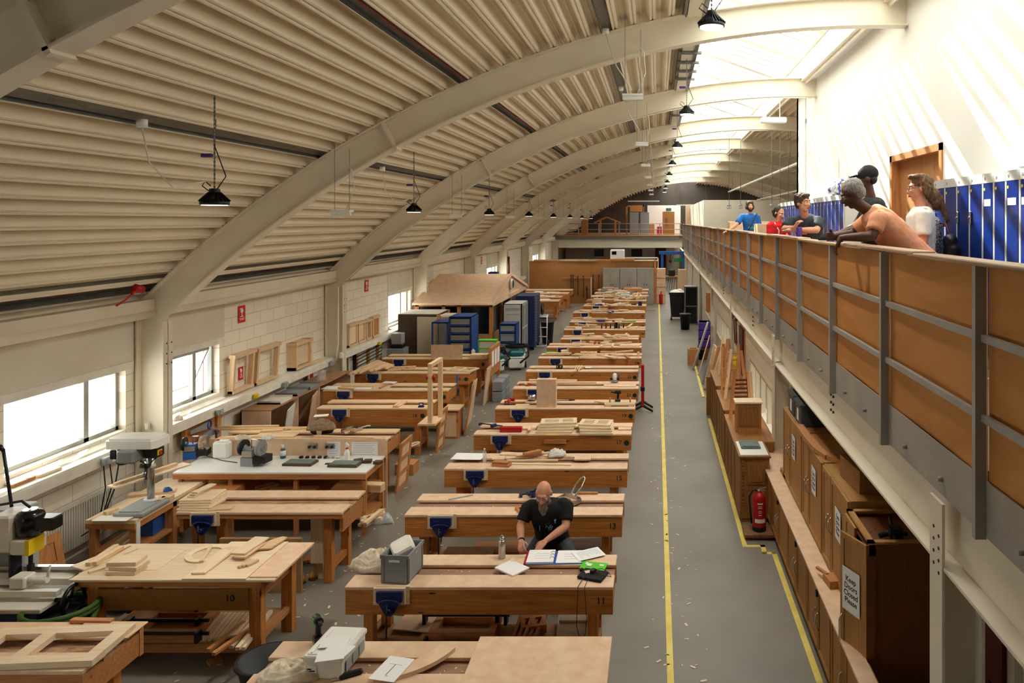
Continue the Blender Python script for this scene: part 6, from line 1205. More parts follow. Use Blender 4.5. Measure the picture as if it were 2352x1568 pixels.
# door panels on the aisle end of benches 14 and 16
for i, (x0, y, z, w_, h, lb) in enumerate(((-3.93, 11.05, .0, .5, .75, 'panelled door standing at the end of the rucksack bench'), (-3.9, 12.95, .0, .45, .72, 'small panelled door standing at the end of the bench numbered 16'))): leaning('panelled_door', lb, x0, y+.3, w_, h, .03, R(-90), R(6), 'redpine_z', (.07, (.35, .65), 'pine_z'))
leaning('panelled_door', 'tall panelled door leaning at the end of the bench with the white drawing sheet', -3.72, 14.3, .5, .98, .03, R(-78), R(10), 'redpine_z', (.07, (.45,), 'pine_z')); leaning('shaped_board', 'brown shaped board leaning behind the tall panelled door', -3.8, 14.95, .6, .85, .02, R(-85), R(8), 'mdf'); leaning('loose_board', 'plain brown board leaning at the end of the bench with the panelled tray', -3.85, 16.6, .5, .82, .02, R(-88), R(6), 'mdf')
slab_('brown box on the floor under the bench numbered 16', (935, 1060), .3, .3, .17, 0, 0, 'redpine_x', 'wooden_box', 'box'); t = thing('pedestal', 'narrow pine cupboard standing between the wall side benches', 'pedestal', (-3.86, 14.05, 0)); m = MB(); m.box(-.13, .13, -.15, .2, 0, .53); part('body', m, 'redpine_z', t); m = MB(); m.box(-.1, .1, -.16, -.15, .04, .49); part('door', m, 'pine_z', t); m = MB(); m.box(-.16, .16, -.19, .23, .53, .555); part('top', m, 'pine_x', t)
for i in range(9): pl('scrap of board on the shelf under the bench numbered 16', (915+rnd.random()*20, 1020+rnd.random()*10), (950+rnd.random()*15, 1012+rnd.random()*10), .07, .015, .207+.02*(i % 4), 'birch_x', group='board scraps under the bench numbered 16')
# bench 16: model gallows with ear defenders
t = thing('timber_stand', 'square pine gallows frame clamped to the end of the bench numbered 16', 'stand', (*P(991, 968, .7), .66)); m = MB()
m.box(-.2, .1, -.12, .4, 0, .03); part('base_board', m, 'pine_x', t); m = MB(); m.box(-.04, .03, -.08, -.02, .03, .97); part('post', m, 'pine_z', t); m = MB(); m.box(.02, .09, .3, .36, .03, 1.0); part('post', m, 'pine_z', t); m = MB(); m.bar((-.005, -.08, 1.0), (.055, .36, 1.03), .07, .06); part('arm', m, 'pine_y', t)
sx, sy, sz = t.location
o = muffs('red ear defenders hanging on the pine gallows frame', (985, 860)); o.location = (sx-.0, sy-.1, sz+.8); o.rotation_euler = (R(-90), 0, 0)
pl('left block of the pair on the bench numbered 16', (905, 931), (922, 921), .05, .04, BT, 'pine_x'); pl('right block of the pair on the bench numbered 16', (913, 932), (933, 920), .05, .03, BT, 'pine_x'); t = thing('small_vice', 'small blue clamp block near the number 16', 'clamp', (*P(966, 936), BT)); m = MB(); m.box(-.05, .05, -.03, .03, 0, .02); m.box(-.04, .04, -.015, .015, .02, .08, None, .008); part('body', m, 'vise_blue', t); m = MB(); m.box(-.025, .025, -.017, -.015, .035, .065); part('plate', m, 'white_plastic', t)
# bench 18
sheet('large white drawing sheet on the wall side bench', (800, 890), .95, .28, BT+.003, 0); slab_('thin board under the large white drawing sheet', (830, 890), 1.1, .34, .002, BT, 0)
pl('front batten on the white drawing sheet', (778, 888), (815, 891), .06, .035, BT+.008, 'pine_x'); pl('rear batten on the white drawing sheet', (785, 884), (860, 885), .06, .03, BT+.008, 'pine_x'); pl('slanting lath at the end of the white drawing sheet', (872, 890), (892, 880), .05, .015, BT+.01, 'redpine_x'); sheet('curled magazine on the wall side bench', (895, 878), .26, .16, BT+.03, -8, 5); pl('teal handled chisel in the well', (955, 887), (1000, 889), .015, .015, BT, 'teal', 'chisel', 'chisel')
# bench 20
for i in range(8): pl('long square batten in the bundle running to the wall', (800+12*i, 858-2*i), (868+5*i, 826+1.5*i), .05, .04, BT+.01+.042*(i % 3), 'pine_x', group='battens bundled toward the wall')
pl('long mortised batten on the bench numbered 20', (885, 843), (955, 840), .06, .05, BT, 'pine_x'); pl('second shorter batten on the bench numbered 20', (890, 848), (920, 847), .05, .03, BT, 'pine_x'); frame_('pale panelled door lying over the end of the bench numbered 20', (1062, 847), .6, .42, .025, BT, -14, (.5,), (.35,), .05, 'birch_x')
m = MB(); m.box(-.015, .015, -.015, .015, 0, .34); solo('blue_clamp_bar', m, 'blue', 'bright blue clamp handle beside the number 20', 'clamp', (*P(1047, 885, .75), .62), 0, None, (-.15, .05, 0))
leaning('tray_board', 'brown board standing on the bench in front of the drawer cabinet', -4.98+.0, 17.55, .75, .32, .02, 0, R(8), 'mdf', z=BT)
slab_('open pine drawer box at the end of the far wall side bench', (1090, 822), .4, .25, .1, BT, 0, 'pine_x', 'drawer_box', 'box'); bottle('white tin on the bench beside the green shelf unit', (1090, 812), .05, .14, mt='white_plastic')
# trolley with green rack and tool board
t = thing('green_rack', 'green framed rack of small drawers on the end of the far wall side bench', 'rack', (-4.1, 17.9, BT)); m = MB()
for z in (0, .17, .36): m.box(-.22, .22, 0, .2, z, z+.015)
m.box(-.22, -.2, 0, .2, 0, .37); m.box(.2, .22, 0, .2, 0, .37); part('frame', m, 'bright_green', t)
for z in (.02, .19):
    for x in (-.19, .0): m = MB(); m.box(x, x+.19, .01, .19, z, z+.14); part('drawer', m, 'poly', t)
t = thing('tool_board', 'pine framed tool board with white sheets, beside the green rack', 'tool board', (-3.78, 17.3, 0)); m = MB(); m.box(-.02, .02, -.5, .5, .55, 1.2); part('board', m, 'redpine_y', t)
for y in (-.3, 0, .28): m = MB(); m.box(.02, .024, y-.1, y+.1, .75, 1.1); part('sheet', m, 'paper', t)
for y in (-.45, .4): m = MB(); m.box(-.03, .03, y-.03, y+.03, 0, .55); part('leg', m, 'amber_z', t)
for i, (y, z) in enumerate(((16.9, .0), (16.9, .24), (17.35, .0), (17.35, .24))): m = MB(); m.box(-.12, .12, -.19, .19, 0, .22, None, .015); solo('storage_tub', m, 'drawer_grey', 'grey plastic tub under the tool board, '+['lower near', 'upper near', 'lower far', 'upper far'][i]+' one', 'tub', (-3.6, y, z))
# white trolley with waste bin, mitre saw
t = thing('sack_trolley', 'white tubular sack trolley in the aisle', 'trolley', (-3.75, 24.2, 0)); m = MB()
for x in (-.16, .16): m.tube([(x, 0, .05), (x, .1, 1.0)], .018, 8)
for z in (.3, .6, .95): m.tube([(-.16, .03, z), (.16, .03, z)], .015, 8)
m.tube([(-.16, 0, .05), (-.16, -.2, .03), (.16, -.2, .03), (.16, 0, .05)], .016, 8); part('frame', m, 'white_plastic', t)
for x in (-.2, .2): m = MB(); m.cyl((x-.02, .05, .1), .1, .04, 16, 'x'); part('wheel', m, 'black', t)
m = MB(); m.lathe([(.17, 0), (.22, .7), (.24, .72)], n=20); solo('waste_bin', m, 'black', 'black waste bin behind the white sack trolley', 'bin', (-3.65, 24.75, 0))
t = thing('mitre_saw', 'mitre saw with a black guard on a folding stand', 'saw', (-3.95, 25.6, 0)); m = MB()
for x in (-.3, .3): m.tube([(x, -.2, 0), (x*.6, 0, .7)], .02, 6); m.tube([(x, .2, 0), (x*.6, 0, .7)], .02, 6)
m.box(-.5, .5, -.06, .06, .7, .76); part('stand', m, 'galv', t); m = MB(); m.box(-.2, .2, -.2, .2, .76, .84, None, .02); part('table', m, 'box_grey', t); m = MB(); m.cyl((-.03, 0, 1.05), .2, .06, 22, 'x'); m.tube([(0, .1, .9), (0, .2, 1.2)], .04, 8); part('guard', m, 'black', t); m = MB(); m.box(.03, .035, -.05, .0, 1.05, 1.1); part('yellow_badge', m, 'yellow', t)
# ---- things along the wall
def wallbox(label, px, py, x=-6.84, s=(.06, .12, .1), mt='box_grey', name='socket_box', z=None):
    Y, Z = px_(px, py, x); m = MB(); m.box(-s[0]/2, s[0]/2, -s[1]/2, s[1]/2, -s[2]/2, s[2]/2, None, .01); m.box(s[0]/2-.005, s[0]/2+.012, -s[1]*.35, s[1]*.35, -s[2]*.35, s[2]*.35); return solo(name, m, mt, label, 'socket', (x+s[0]/2+.02, Y, Z))
wallbox('grey socket box on the ledge above the radiator', 236, 1058); wallbox('grey socket box on the ledge above the hand saws', 497, 946); wallbox('grey socket box above the cloth and boards rack', 649, 883); wallbox('grey socket box on the ledge by the red and white tape', 757, 834); wallbox('yellow isolator switch near the leaning panels', 582, 909, s=(.05, .1, .08), mt='yellow', name='isolator'); wallbox('yellow isolator switch near the machine guard at the far ledge', 868, 788, s=(.05, .1, .08), mt='yellow', name='isolator'); wallbox('white socket on the face of the nearest wall column', 333, 978, x=-6.98, s=(.02, .09, .09), mt='white_plastic'); wallbox('white junction box on the second wall column', 779, 816, x=-6.75, s=(.05, .12, .12), mt='white_plastic', name='junction_box')
m = MB(); m.tube([(-6.8, 9.1, 1.1), (-6.79, 9.12, .8), (-6.8, 9.05, .5), (-6.85, 8.95, .1)], .007, 6); m.tube([(-6.8, 9.2, 1.1), (-6.8, 9.25, .8), (-6.83, 9.1, .4)], .007, 6); solo('black_cables', m, 'black', 'two black cables hanging below the socket box above the radiator', 'cable')
def sign(label, px, py, x, w_, h, mt='sign_red'):
    Y, Z = px_(px, py, x); t = thing('safety_sign', label, 'sign', (x, Y, Z)); m = MB(); m.box(0, .006, -w_/2, w_/2, -h/2, h/2); part('plate', m, mt, t)
    m = MB(); M = Matrix(((0, 0, 1, .007), (-1, 0, 0, 0), (0, 1, 0, 0), (0, 0, 0, 1))); m.cyl((0.007, 0, h*.2), w_*.2, .001, 14, 'x'); m.box(.007, .008, -w_*.05, w_*.05, -h*.12, h*.12); m.box(.007, .008, -w_*.28, w_*.1, h*.28, h*.36); m.box(.007, .008, -w_*.25, w_*.25, -h*.16, -h*.12); part('symbol', m, 'paper', t)
    m = MB(); m.box(.007, .008, -w_*.36, w_*.36, -h*.27, -h*.24); m.box(.007, .008, -w_*.25, w_*.25, -h*.34, -h*.31); part('wording', m, 'paper', t)
sign('red emergency stop sign high on the wall past the open window', 555, 721, XL+.01, .21, .29); sign('small red emergency sign seen through the leaning pine frame', 553, 857, XL+.01, .13, .22); sign('red emergency sign on the wall between the second and third columns', 842, 656, XL+.01, .22, .28); sign('small red sign near the cabin', 1106, 598, XL+.01, .22, .3); sign('tiny red sign beyond the cabin', 1166, 586, XL+.01, .22, .3)
def wallframe(label, px0, px1, ptop, pbot, x=-7.02, f=.06, mt='pine_z', fill=None, d=.08, lean=0):
    y0, _ = px_(px0, 800, x); y1, _ = px_(px1, 800, x); zt = px_(px0, ptop, x)[1]; zb = max(1.21, px_(px0, pbot, x)[1]); t = thing('sample_frame', label, 'joinery frame', (x, (y0+y1)/2, zb), 0, None, (0, -lean, 0)); w2 = abs(y1-y0)/2; h = zt-zb
    m = MB(); m.box(-d/2, d/2, -w2, -w2+f, 0, h); m.box(-d/2, d/2, w2-f, w2, 0, h); m.box(-d/2-.01, d/2+.02, -w2-.02, w2+.02, h-f, h); m.box(-d/2, d/2+.02, -w2, w2, 0, f*.7); part('frame', m, mt, t)
    if fill: m = MB(); m.box(-d/4, d/4, -w2+f, w2-f, f, h-f); part('infill', m, fill, t)
    return t
wallframe('open pine frame with a red sign behind it, leaning on the wall', 528, 576, 815, 905, lean=R(-4)); wallframe('open pine frame, second along the wall ledge', 583, 633, 800, 885, lean=R(-4)); wallframe('small pine cupboard sample on the wall ledge', 668, 705, 788, 850, fill='birch_z', d=.2); wallframe('pine panelled sample, first beyond the second column', 798, 818, 745, 800, fill='birch_z'); wallframe('pine panelled sample, second beyond the second column', 820, 836, 740, 795, fill='birch_z'); wallframe('pine sample frame, third beyond the second column', 838, 850, 735, 785); wallframe('pine sample frame, fourth beyond the second column', 853, 868, 728, 780, fill='redpine_z')
for i, (p0, p1, w_, mt, lb) in enumerate((((30, 1112), (78, 1097), .05, 'redpine_x', 'turned pine offcut lying on the window ledge'), ((80, 1098), (95, 1092), .06, 'redpine_x', 'small pine block on the window ledge'), ((95, 1090), (150, 1070), .12, 'birch_x', 'flat pale sheet on the window ledge'), ((720, 836), (745, 822), .06, 'pine_x', 'pale batten on the ledge beside the sample cupboard'), ((710, 840), (728, 830), .05, 'pine_x', 'short stick on the ledge by the sample cupboard'))):
    X0, Y0 = pz(*p0, 1.24); X1, Y1 = pz(*p1, 1.24); m = MB(); L = math.hypot(X1-X0, Y1-Y0); m.box(-L/2, L/2, -w_/2, w_/2, 0, .03); solo('offcut', m, mt, lb, 'offcut', (-6.98, (Y0+Y1)/2, 1.205), R(86))
# hand saws hanging under the ledge
t = thing('hanging_board', 'pine board fixed below the ledge with saws', 'board', (-6.98, 11.4, .75)); m = MB(); m.box(-.02, .0, -.5, .4, 0, .3); m.box(0, .04, -.5, -.4, -.2, .31); m.box(0, .04, .3, .4, -.2, .31); part('frame', m, 'redpine_z', t)
for i, (dy, dz) in enumerate(((-.1, .2), (.1, .06))):
    t = thing('hand_saw', 'hand saw with blue handle below the ledge, '+['upper', 'lower'][i]+' one', 'saw', (-6.9, 11.4+dy, .75+dz)); m = MB(); M = Matrix(((0, 0, 1, 0), (1, 0, 0, 0), (0, 1, 0, 0), (0, 0, 0, 1))); m.prism([(-.35, -.02), (.1, -.06), (.1, .06), (-.35, .03)], 0, .003, M); part('blade', m, 'drawer_grey', t); m = MB(); m.tube([(0, .1+.05*math.cos(R(a))+.02, .06*math.sin(R(a))) for a in range(0, 361, 30)], .014, 8, cap=False); part('handle', m, 'blue', t)
cloth('scrap of cream cloth hanging on the ledge above the saws', (463, 975), .12, .14, .05, 1.2, seed=51).location = (-6.95, 10.75, 1.202)
# low rack with boards and jointer top, by wall
t = thing('board_rack', 'long brown storage rack with slanted dividers under the wall ledge', 'rack', (-6.72, 14.1, 0)); m = MB(); m.box(-.25, .25, -1.7, 1.55, .9, .92); m.box(-.25, .25, -1.7, 1.55, .2, .22); m.box(-.25, -.23, -1.7, 1.55, .2, .9); part('carcass', m, 'mdf_dark', t)
for y in (-1.7, -.75, 0.1, 1.53): m = MB(); m.box(-.25, .25, y, y+.02, .22, .9); part('divider', m, 'mdf', t)
leaning('stored_panel', 'white panel leaning in the front bay of the brown rack', -6.55, 13.1, .7, .6, .02, R(-75), R(8), 'white_plastic', z=.22); leaning('stored_panel', 'brown panel leaning in the middle bay of the brown rack', -6.55, 14.0, .6, .62, .02, R(-75), R(8), 'mdf', z=.22)
t = thing('visor', 'clear face visor lying on the brown rack', 'visor', (-6.7, 14.7, .92)); m = MB(); m.tube([(0, -.12, .1), (.1, 0, .12), (0, .12, .1)], .012, 6); part('headband', m, 'black', t); m = MB(); vs = [(.12*math.cos(R(a)), .14*math.sin(R(a)), z) for z in (.02, .22) for a in range(-80, 81, 20)]; m.add(vs, [[i, i+1, i+10, i+9] for i in range(8)]); part('shield', m, 'clearplastic', t)
for i, (y, lb) in enumerate(((13.0, 'flat black trimmed tray at the front of the brown rack'), (13.6, 'grey tray on the brown rack'), (14.1, 'second grey tray on the brown rack'))): m = MB(); m.box(-.2, .2, -.22, .22, 0, .03); m.box(-.2, .2, -.22, -.2, 0, .06); m.box(-.2, .2, .2, .22, 0, .06); solo('metal_tray', m, 'drawer_grey' if i else 'white_paint', lb, 'tray', (-6.7, y, .921))
t = thing('hazard_board', 'red and white striped barrier board under the ledge', 'board', (-7.0, 15.2, .5)); m = MB(); m.box(0, .02, -.35, .35, 0, .5); part('board', m, 'white_plastic', t)
for y in (-.3, .05, ): m = MB(); m.box(.02, .024, y, y+.14, 0, .5); part('red_stripe', m, 'sign_red', t)
t = thing('clamp_rack', 'white wall rack with rows of dark bar clamps', 'rack', (-7.02, 18.0, .62)); m = MB(); m.box(-.02, 0, -1.1, .9, 0, .5); part('backboard', m, 'white_paint', t)
for y in (-.8, -.1, .5): m = MB(); m.box(0, .05, y, y+.1, 0, .5); part('batten', m, 'redpine_z', t)
for q in range(5): m = MB(); m.bar((.08, -1.0, .08+.08*q), (.08, .7, .12+.08*q), .012, .02); m.box(.04, .12, -1.0, -.97, .03+.08*q, .13+.08*q); part('bar_clamp', m, 'iron', t)
m = MB()
for i in range(3): m.tube([(-7.0+.05*i, 16.15+.05*i, .0), (-7.02+.05*i, 16.2+.05*i, 1.75)], .022, 8)
solo('steel_tubes', m, 'galv', 'bundle of upright steel tubes beside the second wall column', 'tube', kind='stuff')
t = thing('bench_machine', 'grey bench machine on the far wall ledge beside the steel cupboard', 'machine', (-6.6, 18.9, .95)); m = MB(); m.box(-.14, .14, -.12, .12, 0, .28, None, .02); part('body', m, 'box_grey', t); m = MB(); m.box(-.15, .15, -.13, .13, -.1, 0, None, .01); part('base', m, 'black', t)
m = MB(); m.box(-.2, .2, -.2, .2, 0, .85); solo('machine_stand', m, 'box_grey', 'grey stand under the bench machine by the wall', 'stand', (-6.6, 18.9, 0))
m = MB(); m.tube([(-6.72, 15.62, 2.7), (-6.72, 15.62, 1.5), (-6.74, 15.6, 1.3), (-6.75, 15.6, 1.15)], .016, 8); solo('conduit_pipe', m, 'white_plastic', 'white conduit running down the second wall column', 'pipe')
# red and black barrier stand in the aisle
t = thing('barrier_stand', 'red barrier post with black splayed feet beside the benches', 'barrier', (*P(1476, 945, 0), 0)); m = MB(); m.box(-.03, .03, -.04, .04, .12, 1.0); m.box(-.03, .03, .3, .36, .12, .95); m.bar((0, 0, .9), (0, .33, .9), .03, .05); part('panel', m, 'red', t); m = MB(); m.box(-.045, .045, -.05, .05, .45, .53); part('band', m, 'black', t)
for y in (0, .33):
    m = MB()
    for s in (-1, 1): m.tube([(0, y, .14), (s*.22, y-.06, .02)], [.035, .022], 8)
    m.cyl((0, y, .1), .035, .05, 10); part('foot', m, 'black', t)
# ---- leaning timber on the aisle side
def leanplank(label, x, y, L, w_, t_, tilt, rz, mt='pine_z', group=None):
    m = MB(); m.box(-t_/2, t_/2, -w_/2, w_/2, 0, L); return solo('leaning_plank', m, mt, label, 'timber', (x, y, 0), 0, group, (0, R(tilt), R(rz)))
for i, (x, y, L, w_, tl, mt) in enumerate(((1.0, 20.3, 1.25, .16, 18, 'drawer_grey'), (1.05, 20.9, 1.3, .12, 18, 'white_paint'), (1.1, 19.6, 1.1, .1, 16, 'pine_z'), (1.15, 18.6, 1.2, .2, 14, 'drawer_grey'), (1.15, 18.0, 1.0, .2, 16, 'pine_z'), (1.2, 17.5, 1.15, .25, 14, 'redpine_z'), (1.15, 17.0, 1.1, .12, 17, 'pine_z'), (1.2, 16.6, 1.2, .2, 15, 'redpine_z'))):
    leanplank(['long grey board leaning on the wall, nearest the purple boxes', 'white edged board leaning beside the purple boxes', 'narrow pine batten leaning before the purple boxes', 'wide grey board leaning in the middle of the timber row', 'pine board leaning in the middle of the timber row', 'wide red pine board in the leaning timber row', 'thin pine batten near the front of the leaning timber', 'front board of the leaning timber row, beside the chests'][i], x, y, L, w_, .025, tl, [0, 5, -4, 3, -6, 4, 8, -3][i], mt)
frame_('open pine frame standing by the small black bin', (1592, 800), .3, .3, .45, 0, 0, (), (), .05, 'redpine_z')
for i in range(7): pl('short pale stick in the bundle on the floor by the purple boxes', (1580+2*i, 811+1.2*i), (1592+3*i, 800+1.0*i), .04, .03, .001+.031*(i % 2), 'birch_x', group='sticks on the floor by the yellow line')
def ladder(label, x, y, z, h, wd, tilt, rz, n, mt='redpine_z'):
    t = thing('step_ladder', label, 'ladder', (x, y, z), 0, None, (R(tilt), 0, R(rz)))
    for s in (-1, 1): m = MB(); m.box(s*wd/2-.02, s*wd/2+.02, -.04, .04, 0, h); part('stile', m, mt, t)
    for i in range(n): m = MB(); m.box(-wd/2+.02, wd/2-.02, -.04, .04, .12+i*(h-.2)/n, .145+i*(h-.2)/n); part('tread', m, 'maroon' if n > 5 else mt, t)
    return t
ladder('small pine stair model with dark treads standing on the chests', 1.45, 12.6, .89, .62, .28, -20, 5, 6)
ladder('tall pine ladder frame leaning behind the stair model', 1.35, 13.6, .91, .85, .3, -14, -8, 4); ladder('second pine ladder frame near the red brown door', 1.5, 14.6, .96, .7, .3, -10, 10, 4)
for i, (x, y, L, tl) in enumerate(((1.2, 12.0, .75, 6), (1.22, 13.2, .9, 8), (1.3, 14.2, .85, 5), (1.6, 12.2, .7, -4), (1.62, 13.3, .85, -6), (1.25, 15.0, .8, 8), (1.55, 15.2, .7, -5))):
    m = MB(); m.box(-.025, .025, -.03, .03, 0, L); solo('upright_post', m, 'pine_z' if i % 2 else 'redpine_z', 'square pine newel post standing on the oak chests', 'post', (x, y, .9 if y < 14 else .965), 0, 'newel posts standing on the oak chests', (R(-8), R(tl), 0))
m = MB(); m.box(-.25, .25, -.02, .02, 0, .8); solo('door_sample', m, 'oak_z', 'panelled oak door standing at the front of the storage chests', 'panel', (1.3, 15.6, 0))
for i, y in enumerate((16.4, 16.6, 16.2)): m = MB(); m.tube([(0, 0, 0), (.02, 0, -.55)], .014, 8); m.box(-.03, .03, -.05, .05, -.0, .05); solo('hanging_tool', m, ['redpine_z', 'iron', 'maroon'][i], ['brown handled tool hanging high on the block wall', 'dark clamp hanging high on the block wall', 'dark red tool hanging high on the block wall'][i], 'tool', (1.74, y, 1.9))
m = MB(); m.box(-.1, .02, -.22, .22, 0, .62); solo('wall_cabinet', m, 'amber_z', 'orange brown cabinet fixed high on the block wall', 'cabinet', (1.72, 24.0, 1.15))
for i, (x, y, h, w_, rz, tl, lb) in enumerate(((1.25, 18.8, .95, .4, 88, 14, 'open pine frame leaning in the timber row, behind the yellow container'), (1.2, 17.2, 1.0, .45, 92, 15, 'tall pine frame leaning at the near end of the timber row'), (1.3, 19.6, .85, .35, 86, 12, 'short pine frame leaning near the purple boxes'))): leaning('door_frame', lb, x, y, w_, h, .04, R(-rz), R(tl), 'pine_z', (.06, (.5,), None))
# conveyors under gallery far
m = MB(); m.box(-.25, .25, -.25, .25, 0, 1.25); solo('board_stack', m, 'mdf', 'tall stack of brown boards standing at the far end of the aisle', 'boards', (1.5, 43.4, 0))
t = thing('stacked_chairs', 'jumble of dark stools and trestles in the far machine area', 'trestle', (1.0, 44.0, 0)); m = MB()
for i in range(6): m.tube([(-.4+.15*i, rnd.random(), 0), (-.2+.1*i, rnd.random(), .9)], .02, 6)
m.box(-.5, .4, -.2, .5, .75, .8); part('trestle', m, 'redpine_x', t); m = MB(); m.box(-.3, .1, 0, .3, .8, 1.2, None, .05); part('machine', m, 'black', t)
# shavings on the floor
m = MB()
for i in range(420):
    a = rnd.random(); x = -3.6+rnd.gauss(0, .6) if i % 3 else -.1+rnd.random()*.6; y = 5.5+rnd.random()**1.5*18; s = .008+rnd.random()*.022
    m.box(-s, s, -s*.4, s*.4, 0.0015, .004, Matrix.Translation((x, y, 0)) @ Rz(rnd.random()*6))
solo('wood_shavings', m, 'birch_x', 'wood shavings and dust scattered on the concrete floor', 'shavings', kind='stuff')
m = MB()
for i in range(260):
    b_ = rnd.choice(ROW[:7]); x = b_[1]+.1+rnd.random()*(b_[2]-b_[1]-.2); y = b_[3]+.26+rnd.random()*.14; s = .003+rnd.random()*.009
    m.box(-s, s, -s*.4, s*.4, BT-.0395, BT-.0375, Matrix.Translation((x, y, 0)) @ Rz(rnd.random()*6))
solo('bench_sawdust', m, 'birch_x', 'sawdust and crumbs lying in the wells of the benches', 'sawdust', kind='stuff')
# distinct labels for the numbered benches
for o in bpy.data.objects:
    l = o.get('label') or ''
    if l.startswith('workbench numbered'):
        pass
# ================================================================ GALLERY THINGS, LAMPS, PEOPLE
LX = 2.93
def locker(y0, y1, label, tiers=1, group=None, back=XG-.01, colr='locker_blue', tape=None):
    t = thing('locker', label, 'locker', (LX, (y0+y1)/2, ZG), 0, group); h = (y1-y0)/2; z1 = 1.79
    m = MB(); m.box(.015, back-LX, -h, h, 0, z1); m.box(0, .02, -h, -h+.018, 0, z1); m.box(0, .02, h-.018, h, 0, z1); m.box(-.002, .02, -h, h, z1-.085, z1); m.box(0, .02, -h, h, 0, .06)
    if tiers == 2: m.box(0, .02, -h, h, .9, .92)
    part('carcass', m, 'locker_frame', t)
    for q in range(tiers):
        a, b = (.06, z1-.09) if tiers == 1 else ((.06, .9) if q == 0 else (.92, z1-.09))
        m = MB(); m.box(-.004, .012, -h+.02, h-.02, a, b); d = part('door', m, colr, t)
        zz = b-.3 if tiers == 2 else .74; m = MB(); m.box(-.022, -.004, h-.06, h-.03, zz-.06, zz+.06, None, .005); m.cyl((-.03, h-.045, zz), .012, .01, 10, 'x'); part('latch', m, 'steel', d)
        m = MB(); m.cyl((-.006, h-.045, b-.05), .014, .003, 12, 'x'); part('number_disc', m, 'yellow', d)
        if tape: m = MB(); m.box(-.0065, -.0045, -h+.05, h-.04, b-.2, b-.14); part('tape_patch', m, 'paper', d)
    m = MB(); m.cyl((-.004, h-.05, z1-.045), .014, .003, 12, 'x'); part('maker_mark', m, 'drawer_grey', t)
ye = [7.82, 7.52, 7.22, 6.93, 6.65]
for i in range(4): locker(ye[i+1]+.002, ye[i]-.002, 'blue two door locker behind the woman with the bag, '+['farthest', 'second farthest', 'second nearest', 'nearest'][i]+' of the four', 2)
ye = [6.65, 6.43, 6.21, 5.97, 5.75, 5.53]
for i in range(5): locker(ye[i+1]+.002, ye[i]-.002, 'tall single door blue locker at the right edge, '+['first after the two door lockers', 'second, without a tape patch', 'third, with a torn tape patch', 'fourth, cut by the frame edge', 'fifth, at the very edge'][i], 1, tape=i in (0, 2, 3))
n = 22; y = 17.55
for i in range(n):
    w_ = (17.55-11.6)/n; locker(y-w_+.002, y-.002, 'tall blue locker in the long row beyond the timber door', 1, 'long row of blue lockers beyond the timber door'); y -= w_
blob('plastic_sack', [('e', (0, 0, .12), (.16, .25, .14)), ('e', (0, .2, .1), (.14, .2, .1)), ('e', (.0, -.2, .14), (.12, .16, .13))], 'sack_film', .02, 2, disp=(.08, .1)) if 'sack_film' in MT else None
mat('sack_film', 'e9ebf2', '3f55a8', (9, 9, 9), .3, lo=.52, hi=.56, detail=2)
o = blob('plastic_sack', [('e', (0, 0, .12), (.16, .25, .14)), ('e', (0, .2, .1), (.14, .2, .1)), ('e', (.0, -.2, .14), (.12, .16, .13))], 'sack_film', .02, 2, disp=(.08, .1)); o.location = (3.1, 12.6, ZG+1.79); tag(o, 'blue and white plastic sack on top of the long locker row', 'sack')
t = thing('paper_bag', 'brown paper bag on the nearest lockers of the long row', 'bag', (3.12, 11.9, ZG+1.79), .2); m = MB(); m.box(-.1, .1, -.15, .15, 0, .22, None, .02); part('body', m, 'redpine_z', t); m = MB(); m.tube([(-.03, -.05, .22), (-.03, 0, .3), (-.03, .05, .22)], .006, 6); part('handle', m, 'black', t)
m = MB(); m.tube([(XG-.02, 17.0, 4.6), (XG-.02, 17.0, 7.1)], .02, 8); solo('wall_conduit', m, 'white_plastic', 'vertical white conduit on the sunlit gallery wall', 'pipe')
m = MB(); m.box(XG-.03, XG+.02, 16.9, 17.1, 6.35, 6.42); solo('wall_bracket', m, 'box_grey', 'small bracket high on the sunlit gallery wall', 'bracket')
m = MB(); m.box(2.95, 3.4, 5.0, 6.05, ZG+1.79, ZG+2.0, None, .02); solo('rolled_blind_box', m, 'cream_panel', 'cream box on top of the lockers at the right edge', 'box')
m = MB(); m.box(XG-.06, XG+.0, 13.9, 14.0, 4.9, 5.3, None, .02); solo('door_stop', m, 'white_plastic', 'white curved fitting on the sunlit wall above the long locker row', 'fitting')
# timber bits and bench on the gallery behind the red tee
m = MB(); m.box(0, 1.5, -.3, .3, 0, .35, None, .01); solo('timber_crate', m, 'pine_x', 'pine boxes on the gallery bench beside the blue shirted man', 'box', (1.95, 20.0, 3.72)); m = MB(); m.box(0, 2.0, -.4, .4, 0, .98); solo('gallery_bench', m, 'redpine_x', 'pine work table on the gallery behind the blue shirted man', 'table', (1.9, 20.1, ZG+.01))
m = MB(); m.box(0, .6, -.3, .3, 0, 1.3); m.box(.1, .14, -.31, -.3, 0, 1.25); solo('timber_stack', m, 'pine_z', 'stacked pine boards behind the woman in red', 'boards', (2.28, 17.0, ZG))
for i, x in enumerate((2.2, 2.55, 3.5, 3.75, 4.0)):
    t = thing('pendant_socket', 'small caged pendant socket hanging before the white partition, '+['farthest left', 'second from the left', 'middle', 'second from the right', 'farthest right'][i], 'pendant', (x*.98, 22.0, 4.45)); m = MB()
    for a in range(4): m.tube([(.05*math.cos(a*1.57), .05*math.sin(a*1.57), .1), (.06*math.cos(a*1.57), .06*math.sin(a*1.57), 0)], .006, 5)
    m.cyl((0, 0, .08), .055, .05, 12); m.cyl((0, 0, .0), .06, .015, 12); part('cage', m, 'drawer_grey', t); m = MB(); m.tube([(0, 0, .12), (0, 0, arc(14.3, x*.98)-4.45)], .008, 6); part('flex', m, 'galv', t)
